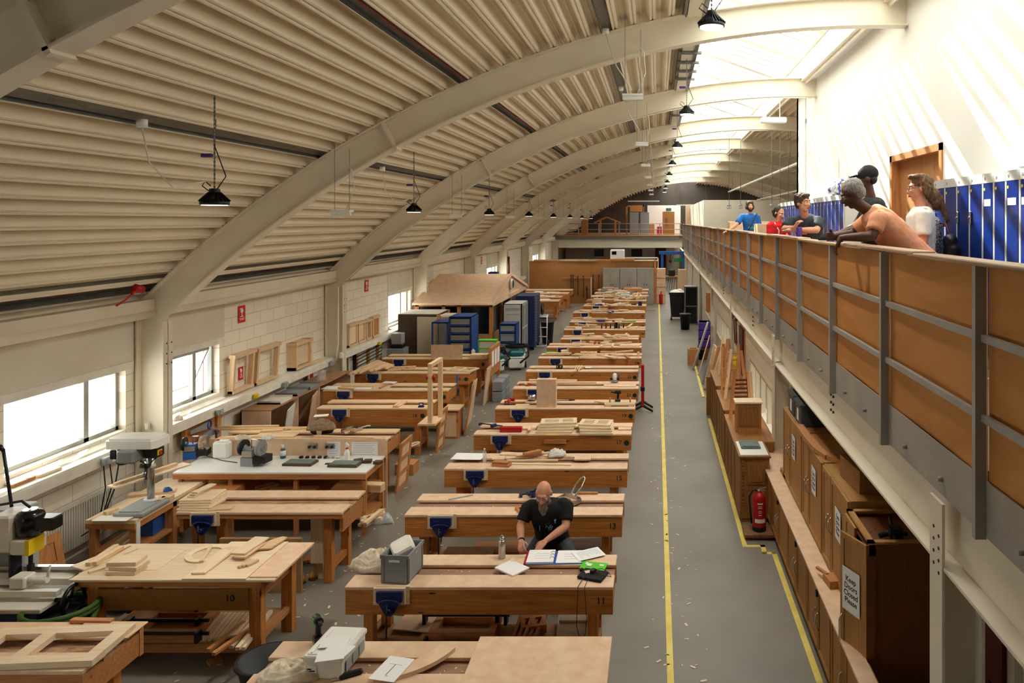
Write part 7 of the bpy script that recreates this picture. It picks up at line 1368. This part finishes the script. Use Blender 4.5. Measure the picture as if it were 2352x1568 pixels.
def tubelight(label, p0, p1, hang=(0, 1)):
    t = thing('strip_light', label, 'strip light', p0); d = Vector(p1)-Vector(p0); m = MB(); m.bar((0, 0, 0), d, .09, .05); m.bar(Vector((0, 0, -.03)), d+Vector((0, 0, -.03)), .04, .03); part('batten', m, 'white_plastic', t)
    m = MB()
    for q in (.1, .9): c = d*q; m.tube([c, c+Vector((0, 0, arc(14.3, p0[0]+c.x)-p0[2]))], .008, 6)
    part('suspension', m, 'galv', t)
tubelight('long strip light hanging diagonally beyond the white wall end', (4.0, 41, 5.7), (4.0, 20, 5.72)); tubelight('second long strip light beyond the white wall, lower one', (6.0, 44, 5.35), (6.0, 24, 5.4))
tubelight('short strip light over the far mezzanine store room', (-1.9, 49, 5.4), (.2, 49, 5.4)); tubelight('strip light over the brown board partition', (1.2, 45, 5.05), (3.2, 45, 5.07)); tubelight('strip light hanging in the dark left part of the mezzanine', (-6.0, 52, 5.2), (-3.4, 52, 5.2))
t = thing('projector', 'white projector unit hanging from the roof near the white wall end', 'projector', (2.78, 17.6, 6.42)); m = MB(); m.box(-.3, .3, -.12, .12, 0, .12, None, .02); part('body', m, 'white_plastic', t); m = MB()
for x in (-.18, .15): m.tube([(x, 0, .12), (x, 0, .72)], .01, 6)
part('hanger', m, 'white_paint', t)
# ---- lamps
def highbay(name_):
    t = thing('high_bay_lamp', name_, 'lamp', (0, 0, 0)); m = MB()
    m.lathe([(.05, .1), (.055, .15), (.05, .17), (.02, .175)], n=20); m.lathe([(.135, 0), (.14, .01), (.14, .03), (.075, .1), (.05, .105)], n=28)
    for i in range(24): a = 2*math.pi*i/24; m.bar((.05*math.cos(a), .05*math.sin(a), .125), (.14*math.cos(a), .14*math.sin(a), .035), .006, .03)
    part('housing', m, 'black', t); m = MB(); m.cyl((0, 0, -.006), .122, .008, 28); return t, part('lens', m, 'lens_on', t)
L0, len0 = highbay('lamp'); lens_dim = len0.data.copy(); lens_dim.materials.clear(); lens_dim.materials.append(MT['lens_dim'])
m = MB(); m.tube([(.03, 0, .17), (.12, 0, .3), (.0, 0, .62), (0, .02, .9)], .006, 6); m.tube([(-.05, 0, .14), (-.13, 0, .2), (-.1, 0, .25), (-.04, 0, .2)], .006, 6); part('flex', m, 'black', L0)
m = MB()
for i in range(52):
    z = .19+i*.022; a = (i % 2)*1.57; m.box(-.009, .009, -.003, .003, z-.0125, z+.0125, Rz(a))
ch0 = part('chain', m, 'galv', L0)
m = MB(); m.box(-.14, -.02, -.02, .02, .5, .54, None, .008); part('connector', m, 'purple', L0)
ORDN = ['nearest', 'second', 'third', 'fourth', 'fifth', 'sixth', 'seventh', 'eighth']
lm = bpy.data.lights.new('lamp_light', 'SPOT'); lm.energy = LAMP_W*6; lm.spot_size = R(130); lm.spot_blend = .6; lm.shadow_soft_size = .12; lm.color = (1, .93, .82)
for X, Z, lab in ((-4.18, 4.24, 'black chain hung lamp over the wall side benches, '), (.52, 5.92, 'lit dished lamp hanging beside the skylight, ')):
    for k in range(8):
        Y = 7+5.75*k; L = dup(L0)
        L.location = (X, Y, Z); L.scale = (.9, .9, .9)
        if X < 0:
            for c in L.children:
                if c.name.startswith('lens'): c.data = lens_dim
        L['label'] = lab+ORDN[k]+' from the camera'
        lo = bpy.data.objects.new('lamp_light', lm); col.objects.link(lo); lo.parent = L; lo.location = (0, 0, -.03)
for q in list(L0.children)+[L0]: bpy.data.objects.remove(q)
for k in range(7):
    for X, Z in ((-4.25, 4.16), (-.3, 5.62)):
        Y = (10.0 if X < -1 else 9.4)+5.75*k; zt = arc(14.3, X)
        t = thing('emergency_light', 'white box light on twin chains '+('above the wall side benches, ' if X < -1 else 'left of the skylight lamps, ')+ORDN[k]+' from the camera', 'emergency light', (X, Y, Z)); m = MB(); m.prism([(-.13, -.06), (.13, -.06), (.1, .06), (-.1, .06)], 0, .05); m.box(-.13, .13, -.07, .07, .05, .075); part('body', m, 'white_plastic', t)
        m = MB(); m.tube([(-.1, 0, .07), (-.1, 0, zt-Z)], .004, 5); m.tube([(.1, 0, .07), (.1, 0, min(.9, zt-Z))], .004, 5); part('chain', m, 'drawer_grey', t); m = MB(); m.tube([(.05, 0, .07), (.16, .02, .35), (.14, .0, .6), (.0, 0, .8)], .006, 6); part('flex', m, 'white_paint', t)
for k, (X, Y) in enumerate(((-4.52, 6.5), (-4.52, 12.2), (-.68, 9.9), (-.68, 14.2))):
    z = arc(14.3, X); t = thing('ceiling_rose', 'white round cable rose on the galvanised roof strip, '+['nearest of the lower strip', 'second of the lower strip', 'nearest of the upper strip', 'second of the upper strip'][k], 'ceiling rose', (X, Y, z-.02)); m = MB(); m.cyl((0, 0, -.05), .045, .07, 18); part('body', m, 'white_plastic', t)
    tx = (-4.18 if X < -2 else .52)-X if k < 2 else .38; m = MB(); m.tube([(0, 0, -.05), (.03, .05, -.35), (.15, .2, -.58), (tx-.05, .45, -.5)] if k < 2 else [(0, 0, -.05), (.15, -.1, -.5), (.36, -.3, -.85)], .007, 6); part('flex', m, 'white_paint', t)
t = thing('alarm_beacon', 'red beacon with a bent arm at the eaves by the biggest roof frame', 'beacon', (-6.75, 9.6, 3.05)); m = MB(); m.tube([(0, -.35, -.02), (0, -.2, .03), (.02, -.1, .1)], .012, 6); m.bar((.02, -.1, .1), (.03, -.02, .18), .03, .03); part('arm', m, 'sign_red', t); m = MB(); m.tube([(.02, -.06, .18), (.06, .04, .14)], .05, 14); part('lens', m, 'red', t)
# ---------------------------------------------------------------- people
def person(label, loc, rz, J, skin, shirt, trous, hair, headrot=(0, 0, 0), s=1.0, hairkind='short', sleeve=.55, voxel=.011, face=True, beard=None, glasses=False, cap=None, lipm='lips', hands=('relax', 'relax'), shoes='black_soft', wide=1.0, female=False):
    """J: joints in metres, person faces local -y; keys hip, chest, neck, head, shL shR elL elR wrL wrR hiL hiR knL knR anL anR"""
    t = thing('person', label, 'person', loc, rz); V = {k: Vector(v)*s for k, v in J.items() if k not in ('hem', 'hdL', 'hdR', 'nofoot')}
    hips, chest, neck, head = V['hip'], V['chest'], V['neck'], V['head']; up = (chest-hips).normalized(); side = (V['shR']-V['shL']).normalized(); fwd = side.cross(up).normalized()*-1
    if fwd.y > 0 and abs(fwd.y) > .3: fwd = -fwd
    w = wide
    HR = Euler(headrot).to_matrix().to_4x4(); HM = Matrix.Translation(head) @ HR
    prims = [('c', neck-up*.03, head-Vector((0, 0, .05)), .054, .054)]
    for a, b in (('shL', 'elL'), ('shR', 'elR')): prims.append(('c', V[a], V[b], .052*w, .042)); 
    for a, b in (('elL', 'wrL'), ('elR', 'wrR')): prims.append(('c', V[a], V[a].lerp(V[b], .35), .042, .043)); prims.append(('c', V[a].lerp(V[b], .35), V[b], .043, .027))
    TR = Matrix((side, up.cross(side).normalized(), up)).transposed().to_euler(); prims += [('e', hips.lerp(chest, .5), (.125*w, .095*w, .2), TR), ('e', chest, (.145*w, .1*w, .14), TR), ('c', V['shL'], V['shR'], .038, .038), ('e', hips, (.15*w, .11*w, .1), TR)]
    for a, b, c in (('hiL', 'knL', 'anL'), ('hiR', 'knR', 'anR')): prims += [('c', V[a], V[b], .085, .055), ('c', V[b], V[b].lerp(V[c], .35), .055, .055), ('c', V[b].lerp(V[c], .35), V[c], .055, .036)]
    def hp(x, y, z): return HM @ Vector((x, y, z))
    E = tuple(headrot)
    prims += [('e', hp(0, .012, .035), (.075, .093, .09), E), ('e', hp(0, -.02, -.035), (.058, .07, .075), E), ('e', hp(0, -.052, -.085), (.032, .03, .026), E), ('c', hp(0, -.088, .02), hp(0, -.112, -.022), .011, .015), ('e', hp(-.013, -.1, -.027), (.01, .01, .009)), ('e', hp(.013, -.1, -.027), (.01, .01, .009)),
              ('e', hp(0, -.08, .038), (.058, .016, .012), E), ('e', hp(-.033, -.075, -.012), (.024, .02, .02), E), ('e', hp(.033, -.075, -.012), (.024, .02, .02), E), ('e', hp(0, -.088, -.055), (.024, .014, .014), E), ('e', hp(-.077, .012, .0), (.012, .022, .032), E), ('e', hp(.077, .012, .0), (.012, .022, .032), E)]
    # hands: palm, four unequal fingers, thumb
    for sd, key, el in ((0, 'wrL', 'elL'), (1, 'wrR', 'elR')):
        W = V[key]; d = (W-V[el]).normalized(); hd = J.get('hd'+('L' if sd == 0 else 'R'))
        if hd: d = Vector(hd[0]).normalized()
        nrm = Vector(hd[1]).normalized() if hd else Vector((1 if sd == 0 else -1, 0, 0)); nrm = (nrm-d*nrm.dot(d)).normalized(); ac = d.cross(nrm)*(1 if sd == 0 else -1)
        curl = {'relax': .45, 'flat': .12, 'grip': 1.15}[hands[sd]]
        prims += [('c', W, W+d*.02, .026, .028)]
        for q in (-1, 0, 1): prims.append(('c', W+d*.025+ac*.02*q, W+d*.08+ac*.024*q, .016, .014))
        for q in range(4):
            b0 = W+d*.085+ac*(.0315-.021*q); ln = (.072, .08, .075, .06)[q]; dd = d.copy(); p = b0; rr = .0095
            for sg in range(3):
                dd = (dd*math.cos(curl)+nrm*math.sin(curl)).normalized() if sg else (dd*math.cos(curl*.6)+nrm*math.sin(curl*.6)).normalized()
                p2 = p+dd*ln*(.45, .32, .23)[sg]; prims.append(('c', p, p2, rr, rr-.0008)); p = p2; rr -= .0008
        b0 = W+d*.03+ac*.03; d1 = (d*.7+ac*.75+nrm*.25).normalized(); p1 = b0+d1*.035; d2 = (d*.95+ac*.25+nrm*.4).normalized(); prims += [('c', b0, p1, .014, .012), ('c', p1, p1+d2*.032, .0115, .009)]
    part_ = blob('body', prims, skin, min(voxel, .009) if voxel < .012 else voxel, 2, t)
    # shirt
    sl = sleeve; ns = 9
    def ring(c, a, b): return (c, side*a*w, fwd*b*w)
    hp_, ch = hips, chest
    lo_ = hp_-up*J.get('hem', .06)
    secs = [ring(lo_, .178, .138), ring(hp_+up*.06, .172, .13), ring(hp_.lerp(ch, .5), .168, .13), ring(ch-up*.02, .19, .138), ring(ch+up*.1, .2, .13), ring(neck-up*.045, .16, .1), ring(neck-up*.01, .085, .072)]
    sp = [('t', secs)]
    for a, b in (('shL', 'elL'), ('shR', 'elR')): q = V[a].lerp(V[b], sl); sp += [('c', V[a].lerp(ch, .15), V[a].lerp(V[b], .12), .085, .076), ('k', V[a], q, .074, .072 if sl > .5 else .07)]
    sh = blob('shirt', sp, shirt, .012, 5, t, disp=(.012, .07))
    # trousers
    tp = [('e', hips-up*.02, (.172*w, .13*w, .12)), ('c', V['hiL'], V['hiR'], .1, .1)]
    for a, b, c in (('hiL', 'knL', 'anL'), ('hiR', 'knR', 'anR')): tp += [('c', V[a], V[b], .1, .074), ('c', V[b], V[b].lerp(V[c], .3), .074, .074), ('k', V[b].lerp(V[c], .3), V[b].lerp(V[c], .97), .074, .062)]
    blob('trousers', tp, trous, .014, 3, t, disp=(.012, .08))
    for c in ('anL', 'anR'):
        a = V[c]; fd = Vector((fwd.x, fwd.y, 0)).normalized() if c not in J.get('nofoot', ()) else fwd; m = MB(); blob('shoe', [('c', a+Vector((0, 0, -.04))-fd*.03, a+Vector((0, 0, -.055))+fd*.14, .042, .036), ('c', a, a-Vector((0, 0, .03)), .045, .045)], shoes, .012, 2, t)
    if face:
        for sx in (-1, 1):
            m = MB(); m.ell((0, 0, 0), (.0125, .0125, .0125), 12, 8); e = part('eye', m, 'eye_white', t); e.matrix_local = HM @ Matrix.Translation((sx*.031, -.078, .014)); m = MB(); m.ell((0, -.0095, 0), (.006, .005, .006), 10, 6); part('iris', m, 'eye_dark', e)
            m = MB(); m.tube([hp(sx*.048, -.083, .036), hp(sx*.03, -.096, .042), hp(sx*.012, -.095, .037)], [.003, .0045, .003], 6); part('eyebrow', m, hair, t)
        m = MB(); m.tube([hp(-.022, -.092, -.055), hp(-.008, -.102, -.052), hp(.008, -.102, -.052), hp(.022, -.092, -.055)], [.003, .006, .006, .003], 8); m.tube([hp(-.02, -.092, -.059), hp(0, -.102, -.061), hp(.02, -.092, -.059)], [.003, .006, .003], 8); part('lips', m, lipm, t)
    hr = []
    if hairkind in ('short', 'curly', 'grey_crop'):
        k = .012 if hairkind == 'grey_crop' else .026
        hr = [('e', hp(0, .028, .052), (.078+k*.5, .09+k*.6, .082+k*.6), E), ('e', hp(0, .06, .0), (.07, .06, .07), E)]
        if hairkind != 'grey_crop':
            for i in range(16): a = i/16*6.283; hr.append(('e', hp(.07*math.cos(a), .02+.07*math.sin(a), .085+.02*math.sin(a*3)), (.03, .03, .028)))
            hr += [('e', hp(-.03, -.055, .105), (.04, .035, .025), E), ('e', hp(.03, -.055, .11), (.04, .035, .025), E), ('e', hp(-.072, .02, .03), (.018, .04, .04), E), ('e', hp(.072, .02, .03), (.018, .04, .04), E)]
        if hairkind == 'curly': hr += [('e', hp(s_*.085, .02, -.01), (.03, .05, .06), E) for s_ in (-1, 1)]+[('e', hp(0, .09, -.02), (.07, .04, .07), E)]
    elif hairkind == 'mullet':
        hr = [('e', hp(0, .03, .055), (.092, .105, .092), E), ('e', hp(0, .075, -.01), (.085, .06, .09), E), ('e', hp(0, .1, -.08), (.06, .045, .07), E), ('e', hp(0, .11, -.12), (.045, .03, .06), E)]+[('e', hp(.05*math.cos(i), -.02+.03*math.sin(i), .12), (.04, .05, .025), E) for i in range(6)]+[('e', hp(s_*.08, .045, -.01), (.018, .04, .06), E) for s_ in (-1, 1)]
    elif hairkind == 'bun':
        hr = [('e', hp(0, .03, .045), (.084, .098, .09), E), ('e', hp(0, .08, -.02), (.07, .05, .07), E), ('e', hp(0, .13, .0), (.045, .045, .045), E), ('e', hp(-.074, .01, -.03), (.014, .03, .06), E), ('e', hp(.074, .01, -.03), (.014, .03, .06), E)]
    elif hairkind == 'pony':
        hr = [('e', hp(0, .03, .045), (.086, .1, .09), E), ('c', hp(0, .11, .02), hp(0, .17, -.2), .04, .025), ('e', hp(0, .08, -.03), (.075, .05, .08), E)]
    if hr and not cap: blob('hair', hr, hair, .008, 2, t, disp=(.022, .03) if hairkind in ('curly', 'mullet') else (.012, .025))
    if cap:
        blob('cap', [('e', hp(0, .015, .06), (.09, .105, .085), E), ('e', hp(0, .02, .12), (.05, .06, .03), E)], cap, .008, 2, t); m = MB(); m.tube([hp(-.05, -.09, .06), hp(0, -.16, .05), hp(.05, -.09, .06)], .01, 6); m.ell((0, 0, 0), (.07, .06, .008), 14, 6, HM @ Matrix.Translation((0, -.11, .055))); part('cap_peak', m, cap, t)
        blob('hair', [('e', hp(0, .05, -.0), (.07, .05, .055), E)], hair, .008, 1, t)
    if beard:
        bd = [('e', hp(0, -.06, -.085), (.05, .045, .045), E), ('e', hp(-.052, -.03, -.045), (.018, .045, .05), E), ('e', hp(.052, -.03, -.045), (.018, .045, .05), E), ('e', hp(0, -.1, -.04), (.026, .01, .008), E)]
        if beard[1] == 'long': bd += [('e', hp(0, -.075, -.12), (.05, .042, .06), E), ('e', hp(0, -.08, -.17), (.03, .028, .04), E), ('c', hp(0, -.085, -.18), hp(.02, -.06, -.36), .013, .007)]
        blob('beard', bd, beard[0], .007, 1, t, disp=(.012, .02))
    if glasses:
        m = MB()
        for sx in (-1, 1): m.tube([HM @ Vector((sx*.031+.021*math.cos(R(a)), -.104, .01+.015*math.sin(R(a)))) for a in range(0, 361, 30)], .0018, 5, cap=False); m.tube([hp(sx*.052, -.102, .014), hp(sx*.078, .01, .014)], .002, 5)
        m.tube([hp(-.01, -.104, .014), hp(.01, -.104, .014)], .002, 5); part('glasses', m, glasses, t)
    return t, HM
def stand(h=1.0, lean=0):  # upright pose facing -y
    return dict(hip=(0, 0, .95), chest=(0, .0, 1.28), neck=(0, .01, 1.47), head=(0, -.01, 1.62), shL=(-.175, .01, 1.4), shR=(.175, .01, 1.4), elL=(-.22, .03, 1.12), elR=(.22, .03, 1.12), wrL=(-.22, -.05, .88), wrR=(.22, -.05, .88), hiL=(-.09, 0, .92), hiR=(.09, 0, .92), knL=(-.1, -.01, .5), knR=(.1, -.01, .5), anL=(-.11, .02, .1), anR=(.11, .02, .1))
# seated writing man, faces the camera (local -y)
BX, BY = -1.13, 7.78
J = dict(hip=(0.03, .06, .72), chest=(.0, -.03, 1.03), neck=(-.02, -.09, 1.19), head=(-.03, -.17, 1.285), hem=.1, shL=(-.2, -.07, 1.12), shR=(.19, -.05, 1.13), elL=(-.27, -.16, .95), elR=(.2, -.2, .96), wrL=(-.22, -.40, .89), wrR=(.02, -.36, .885),
         hdL=((.15, -.85, -.25), (.6, .2, -.8)), hdR=((-.55, -.75, -.35), (-.1, .1, -1)), hiL=(-.09, .04, .69), hiR=(.13, .04, .69), knL=(-.2, -.16, .6), knR=(.26, -.14, .6), anL=(-.22, .02, .22), anR=(.28, .04, .22), nofoot=())
t, HM = person('bald bearded man in a black tee writing at the bench', (BX, BY, 0), 0, J, 'skin_light', 'tee_black', 'jeans', 'beard_grey', (R(22), 0, R(-4)), hairkind='none', beard=('beard_grey', 'long'), glasses='drawer_grey', hands=('grip', 'relax'), sleeve=.75, voxel=.008, wide=1.05)
mat('tee_print', '7fb2c4', rough=.9)
m = MB(); rr = random.Random(3)
for i in range(26):
    x = -.08+.17*rr.random(); z = .9+.17*rr.random(); m.tube([(x, -.185-.02*rr.random(), z), (x+.02*rr.random()-.01, -.19, z+.02), (x+.03*rr.random()-.015, -.185, z+.045)], .004, 4)
o = part('tee_print', m, 'tee_print', t, (0, .035, 0)); 
m = MB(); m.tube([(-.19, -.5, .955), (-.17, -.53, .86)], .0045, 8); part('pen', m, 'box_grey', t); m = MB()
for a, b, r_ in (((-.252, -.235, .94), (-.245, -.3, .915), .0375),): m.tube([a, b], r_+.004, 12)
m = MB(); m.tube([(-.222, -.375, .905), (-.22, -.385, .9)], .031, 12); part('wristband', m, 'black', t)
m = MB(); m.cyl((0, 0, .57), .16, .04, 24); 
t = thing('stool', 'round wooden stool beneath the writing man', 'stool', (BX+.03, BY+.06, 0)); m = MB(); m.cyl((0, 0, .575), .17, .035, 24); part('seat', m, 'redpine_x', t)
for i in range(4): a = i*1.57+.8; m = MB(); m.tube([(.1*math.cos(a), .1*math.sin(a), .575), (.17*math.cos(a), .17*math.sin(a), 0)], .018, 8); part('leg', m, 'redpine_z', t)
m = MB(); m.tube([(.14*math.cos(R(a)), .14*math.sin(R(a)), .2) for a in range(0, 361, 30)], .01, 6, cap=False); part('foot_ring', m, 'galv', t)
# blue tee man at the back
J = stand(); J.update(elL=(-.36, -.12, 1.19), wrL=(-.56, -.16, 1.06), hdL=((-.8, -.2, -.2), (0, 0, -1)), elR=(.25, .02, 1.1), wrR=(.25, -.06, .9))
t, HM = person('bearded person in a blue tee with a cross body strap', (2.30, 18.25, ZG), R(8), J, 'skin_light', 'tee_blue', 'black_soft', 'hair_brown', (0, 0, 0), 1.06, 'curly', .75, .012, beard=('hair_dark', 'short'))
m = MB(); m.tube([(.15, -.1, 1.56), (.0, -.19, 1.3), (-.14, -.17, 1.02)], .012, 6); m.box(-.24, -.05, -.21, -.13, .86, 1.06, None, .02); part('cross_body_bag', m, 'black', t); m = MB()
for i in range(9): m.ell((-.08+.022*i, -.178, 1.2+.015*math.sin(i*2)), (.012, .006, .016), 8, 5)
part('tee_print', m, 'green', t)
# red tee woman
J = stand(); J.update(elL=(-.2, -.04, 1.1), wrL=(.02, -.22, 1.12), elR=(.21, -.02, 1.1), wrR=(.03, -.26, 1.16), head=(0, -.03, 1.61))
t, HM = person('dark haired woman in a red tee looking down at her hands', (2.17, 13.2, ZG), R(28), J, 'skin_light', 'tee_red', 'black_soft', 'hair_dark', (R(18), 0, R(8)), .93, 'bun', .75, .011, female=True)
m = MB(); m.tube([(-.12, -.05, 1.34), (-.09, -.14, 1.2), (-.1, -.13, 1.0)], .01, 6); part('bag_strap', m, 'cloth', t)
# grey tee man leaning on the rail
J = dict(hip=(0, .32, .96), chest=(0, .12, 1.22), neck=(0, .0, 1.37), head=(0, -.07, 1.52), shL=(-.19, .03, 1.3), shR=(.19, .03, 1.3), elL=(-.23, -.1, 1.2), elR=(.2, -.14, 1.19), wrL=(-.03, -.27, 1.22), wrR=(-.06, -.22, 1.19), hdR=((-.9, -.35, 0), (0, 0, -1)), hdL=((.4, -.2, .8), (.9, 0, -.2)),
         hiL=(-.09, .32, .93), hiR=(.09, .32, .93), knL=(-.1, .24, .5), knR=(.1, .3, .5), anL=(-.11, .3, .1), anR=(.11, .4, .1))
t, HM = person('person in a dark grey tee leaning on the balustrade holding a jar', (1.95, 9.75, ZG), R(-30), J, 'skin_light', 'tee_grey', 'jeans', 'hair_brown', (0, 0, R(68)), 1.05, 'short', .78, .009, hands=('grip', 'flat'))
m = MB(); m.box(-.045, .05, -.02, -.016, -.012, .016); mm = Matrix.Translation((-.01, -.05, 1.24)); 
m = MB(); m.box(-.04, .045, -.038, -.034, 1.19, 1.215); part('orange_print', m, 'orange', t, (0, .0, .0)); m = MB(); m.tube([(.0+.0, -.036, 1.235), (-.045, -.036, 1.225), (-.06, -.036, 1.2), (-.04, -.036, 1.18)], .003, 5); part('green_print', m, 'tee_print', t)
m = MB(); m.lathe([(.035, 0), (.037, .01), (.037, .11), (.033, .12)], (.04, -.33, 1.17), 18); part('jar', m, 'purple', t)
# orange tee man leaning over
J = dict(hip=(0, .42, .99), chest=(0, .15, 1.26), neck=(0, -.03, 1.44), head=(0, -.15, 1.57), hem=.1, shL=(-.2, .03, 1.37), shR=(.2, .03, 1.37), elL=(-.27, -.12, 1.22), elR=(.27, -.03, 1.215), wrL=(-.08, -.3, 1.21), wrR=(.16, -.27, 1.2), hdR=((-.1, -.45, -.9), (.2, 1, -.3)),
         hiL=(-.09, .42, .94), hiR=(.09, .42, .94), knL=(-.1, .4, .5), knR=(.1, .44, .5), anL=(-.11, .46, .1), anR=(.11, .5, .1))
t, HM = person('grey haired man in an orange tee leaning over the balustrade', (1.88, 6.5, ZG), R(-97), J, 'skin_dark', 'tee_orange', 'khaki', 'hair_grey', (R(28), 0, R(-14)), 1.02, 'grey_crop', .72, .008, lipm='lips_dark', wide=1.1)
# black cap man
J = stand(); J.update(elL=(-.24, -.12, 1.2), wrL=(-.1, -.3, 1.13), elR=(.24, -.08, 1.2), wrR=(.1, -.3, 1.13), hdL=((.6, -.6, 0), (0, 0, -1)), hdR=((-.6, -.6, 0), (0, 0, -1)), neck=(0, -.03, 1.47), head=(0, -.06, 1.62))
person('man in a black cap and black jacket beside the orange tee', (2.19, 7.45, ZG), R(-100), J, 'skin_dark', 'jacket_black', 'black_soft', 'hair_dark', (R(8), 0, R(-12)), 1.1, 'cap', .98, .011, cap='black_soft', lipm='lips_dark')
# white tee person
J = stand(); J.update(elL=(-.23, -.02, 1.14), wrL=(-.2, -.22, 1.1), elR=(.23, -.0, 1.14), wrR=(.2, -.2, 1.1), hem=.12)
person('person in a white tee and glasses with brown hair', (2.49, 6.98, ZG), R(-103), J, 'skin_light', 'tee_white', 'jeans', 'hair_light', (R(6), 0, R(4)), 1.03, 'mullet', .78, .009, glasses='black')
# woman with bag
J = stand()
t, HM = person('woman in a dotted top with a ponytail and a black shoulder bag', (2.70, 7.35, ZG), R(-108), J, 'skin_light', 'dotted', 'black_soft', 'hair_light', (R(4), 0, 0), .97, 'pony', .8, .012)
blob('shoulder_bag', [('e', (.32, .2, 1.06), (.09, .09, .13)), ('e', (.32, .18, 1.17), (.07, .07, .08)), ('e', (.32, .22, 1.02), (.08, .08, .1))], 'bag', .012, 2, t, disp=(.01, .06)); m = MB(); m.tube([(-.12, .05, 1.34), (.05, .16, 1.32), (.28, .18, 1.2)], .01, 6); m.tube([(.0, .02, 1.36), (.18, .15, 1.34), (.33, .18, 1.2)], .01, 6); part('bag_strap', m, 'maroon', t)
cloth('black cap lying on the balustrade top beside the leaning men', (1928, 551), .2, .22, .06, 3.89, 'black_soft', seed=61); o = bpy.data.objects[-1] if False else None
for o in bpy.data.objects:
    if o.get('label') == 'black cap lying on the balustrade top beside the leaning men': o.location = (1.8, 7.75, 3.885)
# ================================================================ final seating and labels
BEN = {}
for o in bpy.data.objects:
    if o.parent is None and o.name.startswith('workbench'):
        xs = []; ys = []
        for c in o.children:
            if c.name.startswith(('front_worktop', 'back_worktop', 'worktop')):
                for v in c.bound_box: xs.append(v[0]); ys.append(v[1])
        BEN[o.name] = (o.location.x+min(xs), o.location.x+max(xs), o.location.y+min(ys), o.location.y+max(ys))
def ext(o):
    P_ = []
    for q in [o]+list(o.children_recursive):
        if q.type == 'MESH':
            for v in q.bound_box: P_.append(q.matrix_world @ Vector(v))
    return P_
bpy.context.view_layer.update()
for o in list(bpy.data.objects):
    if o.parent is None and o.get('label') and .8 < o.location.z < 1.12 and -6.6 < o.location.x < -.2 and o.location.y > 12.5 and not o.name.startswith(('workbench', 'person', 'ear_defenders', 'machine', 'timber_stand', 'green_rack', 'tray')):
        y = o.location.y; x = o.location.x
        c = [(max(0, a[2]+.04-y, y-(a[3]-.04)), a) for a in BEN.values() if a[0]-.1 < x < a[1]+.1]
        if not c: continue
        d, a = min(c, key=lambda q: q[0])
        if 0 < d < .9: o.location.y = a[2]+.08 if y < a[2]+.04 else a[3]-.1
        P_ = ext(o); y0 = min(p.y for p in P_); y1 = max(p.y for p in P_)
